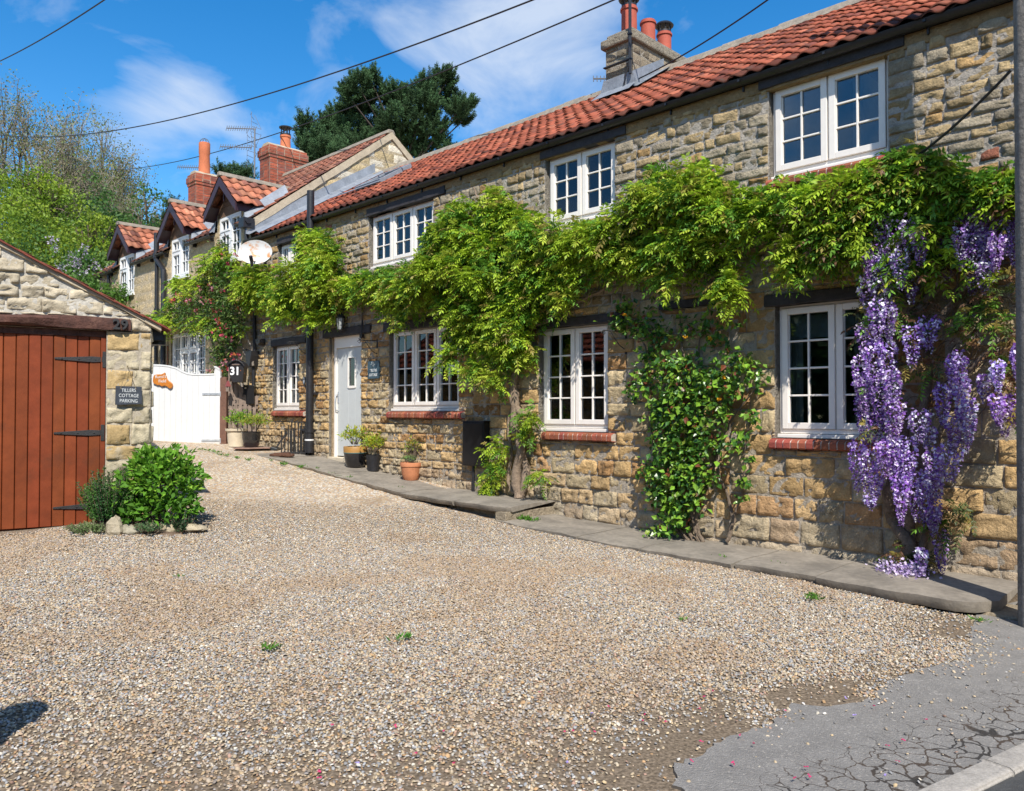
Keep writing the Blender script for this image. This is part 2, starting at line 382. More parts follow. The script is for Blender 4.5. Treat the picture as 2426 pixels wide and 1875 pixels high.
# ------------------------------------------------------------------ windows and fittings (house coordinates: u right, v into the wall, z up)
def bar(b, u0, u1, v0, v1, z0, z1): b.box(u0, u1, v0, v1, z0, z1)
def sash(b, u0, u1, z0, z1, v, cols, rows, w=.062, mt=.019):
    bar(b, u0, u0 + w, v - .034, v + .03, z0, z1); bar(b, u1 - w, u1, v - .034, v + .03, z0, z1)
    bar(b, u0 + w, u1 - w, v - .034, v + .03, z0, z0 + w); bar(b, u0 + w, u1 - w, v - .034, v + .03, z1 - w, z1)
    # thin inner bead
    for (a, c, p, q) in ((u0 + w, u0 + w + .008, z0 + w, z1 - w), (u1 - w - .008, u1 - w, z0 + w, z1 - w)): bar(b, a, c, v - .012, v + .02, p, q)
    iw = (u1 - u0 - 2 * w); ih = (z1 - z0 - 2 * w)
    for i in range(1, cols): c = u0 + w + iw * i / cols; bar(b, c - mt / 2, c + mt / 2, v - .016, v + .012, z0 + w, z1 - w)
    for j in range(1, rows):
        c = z0 + w + ih * j / rows
        for i in range(cols):
            a = u0 + w + iw * i / cols + (mt / 2 if i else 0); e = u0 + w + iw * (i + 1) / cols - (mt / 2 if i < cols - 1 else 0)
            bar(b, a, e, v - .015, v + .011, c - mt / 2, c + mt / 2)
def pane(u0, u1, z0, z1, v, win):
    b = MB(); b.box(u0, u1, v, v + .006, z0, z1); b.build('glass_pane', M_GLASS, win)
def window(root, u0, u1, z0, z1, n, cols, rows, v=.08, sill=True, curtain=None, m=None, w=.062):
    b = MB(); zf = z0 + (.045 if sill else 0)
    bar(b, u0, u0 + .03, v - .012, v + .06, zf, z1); bar(b, u1 - .03, u1, v - .012, v + .06, zf, z1)
    bar(b, u0 + .03, u1 - .03, v - .012, v + .06, zf, zf + .045); bar(b, u0 + .03, u1 - .03, v - .012, v + .06, z1 - .03, z1)
    lw = (u1 - u0 - .06) / n; pn = []
    for i in range(n):
        a = u0 + .03 + lw * i; 
        if i: bar(b, a - .008, a + .008, v - .010, v + .055, zf + .045, z1 - .03)
        a0 = a + (.003 if i == 0 else .010); a1 = a + lw - (.003 if i == n - 1 else .010)
        sash(b, a0 , a1, zf + .047, z1 - .032, v, cols, rows, w)
        pn.append((a0 + w - .01, a1 - w + .01, zf + .047 + w - .01, z1 - .032 - w + .01))
    win = b.build('window', m or M_WHITE, root, bevel=.005)
    for p in pn: pane(*p, v + .004, win)
    if sill:
        s = MB(); s.box(u0 - .012, u1 + .012, v - .055, v + .05, z0, z0 + .04); s.build('window_sill', M_WHITE, win, bevel=.006)
    if curtain:
        kind, f0, f1, mt_ = curtain
        c = MB(); nseg = int((u1 - u0 - .1) / .012); za, zb = z0 + .1 + (z1 - z0 - .2) * f0, z0 + .1 + (z1 - z0 - .2) * f1
        pts = [(u0 + .05 + (u1 - u0 - .1) * i / nseg, v + .12 + (.014 * math.sin(i * .9) if kind == 'net' else .002 * math.sin(i * .3))) for i in range(nseg + 1)]
        c.add([(a, d, za) for a, d in pts] + [(a, d, zb) for a, d in pts], [(i, i + 1, nseg + 2 + i, nseg + 1 + i) for i in range(nseg)])
        c.build('curtain' if kind == 'net' else 'blind', mt_, win, smooth=True)
    return win
def side_curtains(win, u0, u1, z0, z1, v, w=.14):
    for a0, a1 in ((u0 + .04, u0 + .04 + w), (u1 - .04 - w, u1 - .04)):
        c = MB(); n = 18; pts = [(a0 + (a1 - a0) * i / n, v + .15 + .02 * math.sin(i * 1.3)) for i in range(n + 1)]
        c.add([(a, d, z0 + .05) for a, d in pts] + [(a, d, z1 - .05) for a, d in pts], [(i, i + 1, n + 2 + i, n + 1 + i) for i in range(n)])
        c.build('curtain', M_NET, win, smooth=True)
def lintel(root, u0, u1, z0, z1, seed=0):
    rr = random.Random(seed); b = MB(); n = max(3, int((u1 - u0) / .12)); vs = []
    for i in range(n + 1):
        a = u0 + (u1 - u0) * i / n; e = rr.uniform(-.006, .006); e2 = rr.uniform(-.010, .010)
        vs += [(a, -.052 + e * .5, z0 + e * .6), (a, -.050 + e * .7, z1 + e2), (a, .12, z1 + e2), (a, .12, z0 + e * .6)]
    fs = [(0, 1, 2, 3), (4 * n + 3, 4 * n + 2, 4 * n + 1, 4 * n)]
    for i in range(n):
        for k in range(4): fs.append((4 * i + k, 4 * i + 4 + k, 4 * i + 4 + (k + 1) % 4, 4 * i + (k + 1) % 4))
    b.add(vs, fs); return b.build('lintel', M_LINTEL, root, bevel=.008)
def brick_sill(root, u0, u1, z1, h=.115, seed=0):
    rr = random.Random(seed); b = MB(); n = round((u1 - u0) / .078); w = (u1 - u0) / n
    for i in range(n):
        a = u0 + i * w + .006; e = a + w - .013; t = rr.uniform(-.004, .004); k = rr.uniform(.72, 1.2)
        b.cc = (.30 * k, .072 * k * rr.uniform(.8, 1.4), .045 * k)
        prof = [(.09, z1 - h), (-.075 + t, z1 - h + .004), (-.098 + t, z1 - h + .02), (-.100 + t, z1 - .045), (-.085 + t, z1 - .022), (-.05, z1 - .008), (.09, z1 + .0)]
        b.prism(prof, lambda p, q, d: (d, p, q), a, e)
    b.cc = (.50, .43, .36); b.prism([(.088, z1 - h + .004), (-.088, z1 - h + .016), (-.092, z1 - .04), (-.078, z1 - .025), (-.04, z1 - .013), (.088, z1 - .008)], lambda p, q, d: (d, p, q), u0 + .004, u1 - .006)
    return b.build('brick_sill', M_BRICK, root)
def pantiles(root, u0, u1, e_v, e_z, r_v, r_z, period=.19, gauge=.25, name='roof', clip=None, base=(.30, .080, .042), seed=3, flip=1, mt=None, bump=.034, dark_eave=True):
    rng = np.random.default_rng(seed); sl = math.hypot(r_v - e_v, r_z - e_z); dv, dz = (r_v - e_v) / sl, (r_z - e_z) / sl; nv, nzn = -dz * 1.0, abs(dv)
    if dv < 0: nv = abs(dz)
    rows = max(1, round(sl / gauge)); g = sl / rows; cols = max(1, round((u1 - u0) / period)); p = (u1 - u0) / cols
    V = []; Fq = []; C = []; base_i = 0; n = 11; t = np.linspace(0, 1.06, n)
    prof = bump * (np.sin(t * 2 * math.pi - .6) * .5 + .5) ** 1.15
    for j in range(rows):
        off = 0
        for i in range(cols):
            a = u0 + i * p
            if clip is not None and not clip(a + p / 2, (j + .5) / rows): continue
            ju, jd, jh = (rng.random(3) - .5) * np.array([.008, .02, .012]); k = .6 + .65 * rng.random(); hsh = rng.random()
            c = np.array(base) * k
            if hsh < .14: c = c * np.array([.55, .6, .75])
            if hsh > .86: c = c * np.array([1.15, 1.35, 1.4])
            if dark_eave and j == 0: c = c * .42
            us = a + p * t + ju; ss = np.array([j * g + jd - (.03 if j == 0 else 0), j * g + jd + g * .55, (j + 1) * g + jd + .035])
            hs_ = np.array([.030 + jh, .018 + jh * .5, .004])
            U = np.repeat(us[None, :], 3, 0); S = np.repeat(ss[:, None], n, 1); H = prof[None, :] + hs_[:, None] + (rng.random() - .5) * .01 * t[None, :]
            Vt = np.stack([U, e_v + S * dv + H * nv, e_z + S * dz + H * nzn], -1).reshape(-1, 3)
            lip = np.stack([us, e_v + ss[0] * dv + (H[0] - .016) * nv, e_z + ss[0] * dz + (H[0] - .016) * nzn], -1)
            V.append(np.concatenate([Vt, lip])); q = np.arange(3 * n).reshape(3, n)
            f = np.stack([q[:-1, :-1], q[:-1, 1:], q[1:, 1:], q[1:, :-1]], -1).reshape(-1, 4)
            lq = np.arange(3 * n, 4 * n); f2 = np.stack([lq[:-1], lq[1:], q[0, 1:], q[0, :-1]], -1)
            Fq.append(np.concatenate([f, f2]) + base_i); base_i += 4 * n
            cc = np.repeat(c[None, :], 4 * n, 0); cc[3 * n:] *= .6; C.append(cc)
    return mesh_np(name, np.concatenate(V), [np.concatenate(Fq)], mt or M_TILE, root, np.concatenate(C), smooth=True)
def gutter(root, u0, u1, v, z, r=.06, name='gutter', m=None):
    b = MB(); n = 8; pr = [(v - r * math.cos(math.pi * k / n), z - r * math.sin(math.pi * k / n)) for k in range(n + 1)]
    pi = [(v - (r - .006) * math.cos(math.pi * k / n), z - (r - .006) * math.sin(math.pi * k / n)) for k in range(n, -1, -1)]
    b.prism(pr + pi, lambda p, q, d: (d, p, q), u0, u1)
    u = u0 + .3
    while u < u1:
        b.box(u - .012, u + .012, v - r - .006, v + r + .05, z - r * .6, z - r * .2); b.box(u - .008, u + .008, v + r * .5, v + r + .06, z - r - .05, z - r * .5); u += .9
    return b.build(name, m or M_BLACK, root, smooth=True)
def downpipe(b, u, v, z0, z1, r=.036):
    b.tube([(u, v, z0), (u, v, z1)], r, 14)
    z = z0 + .25
    while z < z1: b.tube([(u, v, z), (u, v, z + .07)], r * 1.22, 14); b.box(u - r * 2, u + r * 2, v + r * .4, v + r * 1.0 + .02, z + .02, z + .05); z += 1.35
# ================================================================== NEAR COTTAGE
HA = wroot('cottage', 0, 0, 0, 'near sandstone cottage with grey front door and long red pantile roof', 'house')
U0A, U1A = -15.1, 2.6
def rect(xl, yt, yb, xr, xy=None, v=.08):
    """left px, top-left y, bottom-left y, right px"""
    a, zt = onwall(xl, yt, v); _, zb = onwall(xl, yb, v); c, _ = onwall(xr, yt, v); return [a, c, zb, zt]
WIN = {
 'w1': rect(1848, 727, 1037, 2131), 'w2': rect(1289, 781, 1021, 1449), 'w3': rect(934, 786, 974.5, 1097), 'w4': rect(657.5, 822, 973, 719),
 'w5': rect(1833, 215, 432, 2109), 'w6': rect(1304, 381, 545, 1466), 'w7': rect(885.5, 516, 640, 1036), 'w8': rect(669, 583, 686, 713)}
DOOR = rect(795.5, 800, 1085, 866)
ops = []
LIN = {'w1': rect(1809, 701.5, 724, 2160, v=-.05), 'w2': rect(1267, 763.5, 780, 1475, v=-.05), 'w3': rect(907, 767, 782, 1115, v=-.05), 'w4': rect(641, 806, 819, 723, v=-.05),
       'w5': rect(1796, 199, 216.5, 2142, v=-.05), 'w6': rect(1278, 369.5, 386, 1481, v=-.05), 'w7': rect(868, 497, 514, 1052, v=-.05), 'w8': rect(655, 570, 583, 728, v=-.05), 'door': rect(764, 785, 798, 876, v=-.05),
       'old': rect(1560, 718, 736, 1728, v=-.05)}
for k, w_ in WIN.items():
    ops.append((w_[0] - .012, w_[1] + .012, w_[2] + .0, min(w_[3] + .02, LIN[k][2]) if k in LIN else w_[3]))
ops = []
for k, w_ in WIN.items():
    L_ = LIN[k]; L_[2] = w_[3] - .005; L_[3] = max(L_[3], L_[2] + .11)
    ops.append((w_[0] - .010, w_[1] + .010, w_[2], w_[3]))
LIN['door'][2] = DOOR[3] - .005; LIN['door'][3] = LIN['door'][2] + .14
ops.append((DOOR[0] - .06, DOOR[1] + .012, .62, DOOR[3]))
for k, L_ in LIN.items(): ops.append((L_[0], L_[1], L_[2] + .002, L_[3]))
SILLS = {'w1': (onwall(1820, 1040, -.1)[0], WIN['w1'][1] + .1), 'w2': (onwall(1281, 1020, -.1)[0], onwall(1448, 1020, -.1)[0]), 'w3': (onwall(914, 976, -.1)[0], onwall(1092, 978, -.1)[0]),
         'w4': (onwall(641, 976, -.1)[0], onwall(717, 976, -.1)[0]), 'w5': (onwall(1812, 445, -.1)[0], WIN['w5'][1] + .1)}
for k, (a, b_) in SILLS.items(): ops.append((a - .005, b_ + .005, WIN[k][2] - .118, WIN[k][2] - .001))
def pal_low(u, z, r):
    t = r.random(); c = np.array([.52, .345, .16]) if t < .55 else (np.array([.49, .385, .23]) if t < .86 else np.array([.39, .225, .10]))
    c = c * (.76 + .46 * r.random()); b_ = max(0, 1 - (z - base_z(u)) / .55)
    return c * (1 - .7 * b_) + np.array([.43, .37, .28]) * (.85 + .3 * r.random()) * (.7 * b_)
def base_z(u): return float(np.interp(-u, [-3, 5, 6.7, 6.8, 8.9, 10.4, 11.5, 12.5, 14, 16, 25], [.19, .20, .27, .45, .48, .61, .72, .80, .885, .93, 1.1]))
def pal_up(u, z, r):
    t = r.random(); c = np.array([.42, .315, .175]) if t < .35 else (np.array([.36, .305, .22]) if t < .84 else (np.array([.48, .31, .14]) if t < .99 else np.array([.42, .17, .11])))
    return c * (.68 + .5 * r.random())
parts = []
MO = (.37, .32, .255)
segs = [(U0A, -8.35, (.105, .165), (.17, .36), 21), (-8.35, -4.3, (.165, .215), (.22, .42), 22), (-4.3, U1A, (.15, .25), (.20, .52), 27)]
for a, b_, ch, cl, sd_ in segs:
    parts.append(masonry(a, b_, .05, 2.9, [o for o in ops if o[1] > a and o[0] < b_], lambda z, r, ch=ch: r.uniform(*ch), lambda z, r, cl=cl: r.uniform(*cl), pal_low, mortar=MO, seed=sd_, grid=(14, 10), prot=(.012, .028), rough=.050, gap=.014, rcol=(.34, .27, .19)))
parts.append(masonry(U0A, U1A, 2.9, 4.95, ops, lambda z, r: r.uniform(.06, .125) if z < 4.6 else r.uniform(.13, .18), lambda z, r: r.uniform(.10, .33), pal_up, mortar=(.40, .36, .31), seed=31, grid=(10, 8), prot=(.012, .028), rough=.034, gap=.015, rcol=(.42, .38, .32), jit=.012, wob=.007))
V = np.concatenate([p[0] for p in parts]); C = np.concatenate([p[2] for p in parts]); off = 0; FF = []
for p in parts: FF.append(p[1] + off); off += len(p[0])
mesh_np('wall', V, FF, M_STONE, HA, C, smooth=True)
b = MB(); VB = 6.3   # rear and end walls, floor and partition
b.cc = (.4, .33, .22)
b.box(U0A, U1A, VB - .3, VB, 0, 4.95); b.box(U1A - .3, U1A, .17, VB - .3, 0, 4.95); b.box(U0A, U0A + .2, .17, VB - .3, 0, 4.95)
b.build('rear_wall', M_STONE, HA)
b = MB(); b.box(U0A + .2, U1A - .3, .17, VB - .3, 2.75, 2.95); b.box(U0A + .2, U1A - .3, 2.6, 2.7, 0, 2.75); b.box(U0A + .2, U1A - .3, 2.6, 2.7, 2.95, 4.9); b.box(U0A + .2, U1A - .3, .17, 2.6, .3, .42)
for uu in (-13.2, -10.6, -7, -3, -.4): b.box(uu - .06, uu + .06, .17, 2.6, .42, 2.75); b.box(uu - .05, uu + .05, .17, 2.6, 2.95, 4.9)
b.build('interior', M_ROOM, HA)
for k, cr in (('w1', (2, 2, 4)), ('w2', (2, 2, 4)), ('w3', (3, 2, 4)), ('w4', (2, 2, 4)), ('w5', (2, 2, 3)), ('w6', (2, 2, 3)), ('w7', (3, 2, 3)), ('w8', (2, 2, 3))):
    w_ = WIN[k]; cur = {'w4': ('net', 0, .58, M_NET), 'w1': ('blind', .80, 1, M_GREYBL), 'w2': ('blind', .78, 1, M_BLIND), 'w3': ('blind', .86, 1, M_GREYBL)}.get(k)
    wn_ = window(HA, w_[0], w_[1], w_[2], w_[3], *cr, curtain=cur, w=.055 if k in ('w4', 'w3', 'w7') else .062)
    if k in ('w6', 'w7', 'w8', 'w2', 'w3', 'w1'): side_curtains(wn_, *w_, .08)
    L_ = LIN[k]; lintel(HA, *L_, seed=hash(k) % 7 if False else len(k) + ord(k[1]))
    if k in SILLS: brick_sill(HA, SILLS[k][0], SILLS[k][1], w_[2], seed=ord(k[1]))
lintel(HA, *LIN['door'], seed=3); lintel(HA, *LIN['old'], seed=5)
# stone surround strip left of the door
b = MB(); b.cc = (.36, .27, .17); b.box(DOOR[0] - .055, DOOR[0] - .004, .03, .16, .74, DOOR[3]); b.build('door_jamb', M_STONE, HA, bevel=.01)
# door
du0, du1, _, dz1 = DOOR; dzb = .82; lt = onwall(806, 826, .1)[1]
b = MB(); b.box(du0, du0 + .055, .05, .15, dzb - .02, dz1); b.box(du1 - .055, du1, .05, .15, dzb - .02, dz1); b.box(du0 + .055, du1 - .055, .05, .15, lt, dz1)
b.box(du0 - .002, du1 + .002, .045, .16, dz1 - .03, dz1 + .0)
DF = b.build('door_frame', M_WHITE, HA, bevel=.004)
b = MB(); b.box(du0 - .06, du1 + .01, -.03, .16, .66, dzb - .02); b.build('doorstep', M_CREAM, HA, bevel=.01)
b = MB(); l0, l1 = du0 + .058, du1 - .058; gx0 = onwall(828, 880, .1)[0]; gx1 = onwall(843.5, 880, .1)[0]; gz1 = onwall(836, 848, .1)[1]; gz0 = onwall(836, 915, .1)[1]
b.box(l0, gx0, .085, .13, dzb, lt - .004); b.box(gx1, l1, .085, .13, dzb, lt - .004); b.box(gx0, gx1, .085, .13, dzb, gz0); b.box(gx0, gx1, .085, .13, gz1, lt - .004)
DR = b.build('door', M_DOOR, HA, bevel=.003)
b = MB()
for (a, c, p, q) in ((gx0 - .02, gx0 + .004, gz0 - .03, gz1 + .01), (gx1 - .004, gx1 + .02, gz0 - .03, gz1 + .01), (gx0 + .004, gx1 - .004, gz0 - .04, gz0 + .004), (gx0 + .004, gx1 - .004, gz1 - .004, gz1 + .014)): b.box(a, c, .07, .087, p, q)
b.build('glazing_bead', M_WHITE, DR, bevel=.003)
b = MB(); b.box(gx0, gx1, .10, .106, gz0, gz1); b.build('glass_pane', M_GLASS, DR)
b = MB(); b.box(gx0 + .01, gx1 - .01, .118, .121, gz0, gz0 + (gz1 - gz0) * .5); b.build('curtain', M_NET, DR)
hz_ = onwall(806, 955, .08)[1]; b = MB(); b.tube([(l0 + .03, .085, hz_ + .17), (l0 + .03, .03, hz_ + .15), (l0 + .025, .02, hz_), (l0 + .03, .03, hz_ - .12), (l0 + .03, .085, hz_ - .14)], .010, 10)
b.box(l0 + .012, l0 + .048, .075, .086, hz_ - .0, hz_ + .2); b.build('door_handle', M_GALV, DR, smooth=True)
# timber board under the eave, gutter, roof
b = MB(); b.cc = (.30, .21, .11); b.box(U0A, U1A, -.03, .25, 4.90, 5.03)
for i in range(60): 
    u = U0A + i * .3; 
b.build('eaves_course', M_STONE, HA, bevel=.012)
gutter(HA, U0A - .1, U1A, -.088, 5.075, .062)
EV, EZ, RV, RZ = -.13, 5.075, 3.0, 7.0
SLB = (RZ - EZ) / (RV - EV)
chu, = (0,)
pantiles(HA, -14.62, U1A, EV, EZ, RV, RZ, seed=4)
b = MB(); b.add([(U0A, EV + .02, EZ - .01), (U1A, EV + .02, EZ - .01), (U1A, RV, RZ - .02), (U0A, RV, RZ - .02), (U1A, VB + .1, EZ - .02), (U0A, VB + .1, EZ - .02)], [(0, 1, 2, 3), (3, 2, 4, 5)]); b.build('roof_deck', M_LINTEL, HA)
b = MB(); b.cc = (.3, .1, .05); 
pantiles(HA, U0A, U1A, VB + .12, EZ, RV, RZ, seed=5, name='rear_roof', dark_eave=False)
# ridge: grey mortared ridge tiles
b = MB(); n = 7; u = U0A + .1
while u < U1A:
    e = min(u + .44, U1A); j = random.uniform(-.01, .01)
    pr = [(RV + .13 * math.cos(math.pi * k / n), RZ + .015 + .085 * math.sin(math.pi * k / n) + j) for k in range(n + 1)]
    b.prism(pr, lambda p, q, d: (d, p, q), u, e + .0); u = e + .008
b.prism([(RV - .17, RZ - .05), (RV + .17, RZ - .05), (RV + .12, RZ + .04), (RV - .12, RZ + .04)], lambda p, q, d: (d, p, q), U0A, U1A)
M_RIDGE = mat('ridge_tile', (.25, .215, .17), rough=.95, nscale=9, namt=.3, bump=.6, bscale=30, hue=((.36, .30, .22), 4, .55, .5))
b.build('ridge', M_RIDGE, HA, smooth=True)
# lead gutter against the taller gable, small rooflight
def onroof(v): return EZ + (v - EV) * SLB
b = MB(); vs = []; nn = 10
for i in range(nn + 1):
    t = i / nn; v = EV - .02 + (RV - EV + .02) * t; z = onroof(v) + .075
    vs += [(-14.50, v, z - .01), (-14.62, v, z + .045), (-14.90, v, z + .02), (-15.055, v, z + .06), (-15.062, v, z + .26)]
fs = [(5 * i + k, 5 * i + k + 1, 5 * i + 6 + k, 5 * i + 5 + k) for i in range(nn) for k in range(4)]
b.add(vs, fs); b.build('lead_flashing', M_LEAD, HA, smooth=True)
ru = onwall(930, 430, 1.4)[0]
b = MB(); 
def rbox(b, ua, ub, va, vb, h0, h1):
    vs = [(u, v - h * SLB * .8, onroof(v) + h) for u in (ua, ub) for v in (va, vb) for h in (h0, h1)]
    b.add(vs, [(0, 1, 3, 2), (4, 6, 7, 5), (0, 4, 5, 1), (2, 3, 7, 6), (0, 2, 6, 4), (1, 5, 7, 3)])
r0, r1, q0, q1 = -13.2, -12.35, 1.25, 2.0
rbox(b, r0, r0 + .06, q0, q1, .03, .11); rbox(b, r1 - .06, r1, q0, q1, .03, .11); rbox(b, r0 + .06, r1 - .06, q0, q0 + .07, .03, .11); rbox(b, r0 + .06, r1 - .06, q1 - .07, q1, .03, .11)
RL = b.build('rooflight', M_LEAD, HA, bevel=.005); b = MB(); rbox(b, r0 + .06, r1 - .06, q0 + .07, q1 - .07, .07, .08); b.build('glass_pane', M_BLACK, RL)
b = MB(); rbox(b, r0 - .7, r1 + .1, q0 - .12, q0 - .01, .075, .085); b.build('flashing', M_LEAD, RL)
# chimney on the ridge (parts of the cottage): stack of stone, lead apron, three pots
cc_ = onwall(1507, 178, 2.3)[0]; CU0, CU1, CV0, CV1 = cc_ - .50, cc_, 2.2, 3.75
CT = 7.30
def stonebox(u0, u1, v0, v1, z0, z1, course, slen, colf, seed, prot=(.006, .02), mortar=(.3, .27, .22), rough=.02, grid=(7, 6), gap=.012, inset=-.003, ew=.013, bed=-.009):
    """four masonry faces round a block; returns V,F,C"""
    out = []; o = 0; Vs = []; Fs_ = []; Cs = []
    for k, (L_, f) in enumerate([(u1 - u0, lambda a, d: (u0 + a, v0 + d)), (v1 - v0, lambda a, d: (u1 - d, v0 + a)), (u1 - u0, lambda a, d: (u1 - a, v1 - d)), (v1 - v0, lambda a, d: (u0 + d, v1 - a))]):
        V_, F_, C_ = masonry(0, L_, z0, z1, [], course, slen, colf, seed=seed * 10 + k, prot=prot, mortar=mortar, rough=rough, grid=grid, gap=gap, inset=inset, ew=ew, bed=bed)
        X, Y = f(V_[:, 0], V_[:, 1]); Vs.append(np.stack([X, Y, V_[:, 2]], -1)); Fs_.append(F_ + o); Cs.append(C_); o += len(V_)
    return np.concatenate(Vs), [np.concatenate(Fs_)], np.concatenate(Cs)
palch = lambda u, z, r: np.array([.235, .195, .14]) * (.75 + .5 * r.random())
V_, F_, C_ = stonebox(CU0, CU1, CV0, CV1, 6.0, CT, lambda z, r: r.uniform(.13, .19), lambda z, r: r.uniform(.2, .4), palch, 5)
CH = mesh_np('chimney', V_, F_, M_STONE, HA, C_, smooth=True)
b = MB(); b.cc = (.27, .235, .18); b.box(CU0 + .01, CU1 - .01, CV0 + .01, CV1 - .01, 6.2, CT); 
for i in range(4):
    va, vb = CV0 - .07 + (CV1 - CV0 + .14) * i / 4, CV0 - .07 + (CV1 - CV0 + .14) * (i + 1) / 4 - .008
    b.box(CU0 - .07, CU1 + .07, va, vb, CT, CT + .14)
b.cc = (.25, .22, .18); b.box(CU0 - .0, CU1 + .0, CV0 - .0, CV1 + .0, CT + .14, CT + .22); b.box(CU0 + .08, CU1 - .08, CV0 + .08, CV1 - .08, CT + .22, CT + .27)
b.build('chimney_cap', M_STONE, CH, bevel=.03)
M_RPOT = mat('red_pot', (.40, .085, .05), rough=.75, nscale=8, namt=.15, bump=.2)
for i, (t, h, cowl, r) in enumerate(((.17, .44, 1, .125), (.50, .40, 0, .12), (.80, .36, 1, .118))):
    b = MB(); uc, vc = (CU0 + CU1) / 2, CV0 + (CV1 - CV0) * t; z = CT + .25
    b.lathe([(r, 0), (r * .97, h * .86), (r * 1.12, h * .86), (r * 1.12, h * .93), (r, h * .94), (r, h), (r * .8, h), (r * .8, h * .5)], (uc, vc, z), 24)
    pt = b.build('chimney_pot', M_RPOT, CH, smooth=True)
    if cowl:
        b = MB(); zz = z + h
        for k in range(8): a = k * math.pi / 4; b.tube([(uc + r * .9 * math.cos(a), vc + r * .9 * math.sin(a), zz - .02), (uc + r * .9 * math.cos(a), vc + r * .9 * math.sin(a), zz + .12)], .008, 5)
        b.lathe([(r * .95, .0), (r * .95, .03), (r * .9, .03)], (uc, vc, zz), 24); b.lathe([(r * 1.28, .11), (r * 1.34, .125), (r * 1.1, .16), (.001, .19)], (uc, vc, zz), 24); b.build('cowl', M_BLACK, pt, smooth=True)
b = MB()   # lead apron round the stack where it meets the tiles
zA = onroof(CV0 - .22) + .08
b.add([(CU0 - .12, CV0 - .25, zA), (CU1 + .12, CV0 - .25, zA), (CU1 + .10, CV0 - .03, onroof(CV0) + .12), (CU1 + .03, CV0 - .035, onroof(CV0) + .30), (CU0 - .03, CV0 - .035, onroof(CV0) + .30), (CU0 - .10, CV0 - .03, onroof(CV0) + .12)], [(0, 1, 2, 5), (5, 2, 3, 4)])
b.add([(CU1 + .035, CV0 - .035, onroof(CV0) + .06), (CU1 + .24, CV0 - .2, onroof(CV0 - .2) + .085), (CU1 + .24, 3.0, RZ + .11), (CU1 + .035, 3.0, RZ + .10), (CU1 + .035, 3.0, RZ + .26), (CU1 + .035, CV0 - .035, onroof(CV0) + .30)], [(0, 1, 2, 3), (0, 3, 4, 5)])
b.build('lead_apron', M_LEAD, CH)
# dark aerial mast strapped to the stack, with a small aerial seen left of it
MA = wroot('aerial_mast', CU1 + .02, CV0 - .08, 6.75, 'dark aerial mast strapped to the stone chimney corner on the near roof', 'aerial')
b = MB(); b.tube([(0, 0, 0), (0, 0, 2.2)], .024, 8); b.build('mast', M_BLACK, MA, smooth=True)
b = MB(); b.tube([(.02, .0, .35), (-.02, -.03, .1), (-.25, .05, -.35), (-.35, .04, -.55)], .008, 5); b.tube([(0, .02, .3), (-.12, .03, .05), (-.16, .06, -.4)], .007, 5); b.build('cable', M_CABLE, MA, smooth=True)
b = MB(); b.box(-.5, .03, -.03, .03, .22, .235); b.box(-.03, .035, -.035, .03, .6, .62); b.build('strap', M_BLACK, MA)
def yagi(root, p0, p1, n, el, name='aerial_head'):
    """boom from p0 to p1 (local), n vertical-ish elements"""
    b = MB(); p0, p1 = Vector(p0), Vector(p1); b.tube([p0, p1], .014, 6)
    for i in range(n):
        c = p0.lerp(p1, i / (n - 1)); b.tube([c - Vector(el), c + Vector(el)], .008, 5)
    return b.build(name, M_ALU, root, smooth=True)
pA = atY(1406, 187, 13.3); pB = atY(1457, 187, 13.3)
SA = empty('aerial', pB, 0, 'short silver rod aerial sticking out left of the stone chimney', 'aerial'); yagi(SA, (0, 0, 0), pA - pB, 7, (0, .015, .055)); b = MB(); b.tube([(0, 0, 0), (.25, .02, -.02)], .014, 6); b.build('bracket', M_BLACK, SA)
# ================================================================== TALLER HOUSE WITH DORMERS
HB = wroot('dormer_house', -15.1, 0, 0, 'taller sandstone house with three tiled dormers and two brick chimneys', 'house')
# local coordinates: u from 0 (gable end) to -9.3
def lw(px, py, v=0): u, z = onwall(px, py, v); return u + 15.1, z
UB0 = -9.15; EB = 5.45
GA, GAZ = 3.48, 8.16
SB = (GAZ - EB - .05) / GA
dorm = [(-.99, 1.0), (-3.53, 1.0), (-6.98, 1.02)]
DW = []
for (xl, yt, yb, xr, dx) in ((521, 519, 632, 572.5, 0), (407.5, 570, 668, 449, 0), (284, 612, 708, 319.5, 0)):
    a, zt = lw(xl, yt); _, zb = lw(xl, yb); c, _ = lw(xr, yt); DW.append((a, c, zb, zt))
a, zt = lw(414, 794, .08); c, _ = lw(496, 794, .08); GW = (a, c, 2.15, zt)
opB = [(w_[0], w_[1], w_[2], w_[3]) for w_ in DW] + [GW]
palB = lambda u, z, r: np.array([.56, .44, .265]) * (.86 + .24 * r.random())
pB_ = [masonry(UB0, 0, .6, 3.9, [GW], lambda z, r: r.uniform(.2, .26), lambda z, r: r.uniform(.35, .7), palB, mortar=(.50, .41, .28), seed=41, prot=(.010, .013), rough=.010, gap=.006, grid=(8, 5)),
       masonry(UB0, 0, 3.9, EB + .05, opB, lambda z, r: r.uniform(.2, .26), lambda z, r: r.uniform(.35, .7), palB, mortar=(.50, .41, .28), seed=42, prot=(.010, .013), rough=.010, gap=.006, grid=(8, 5))]
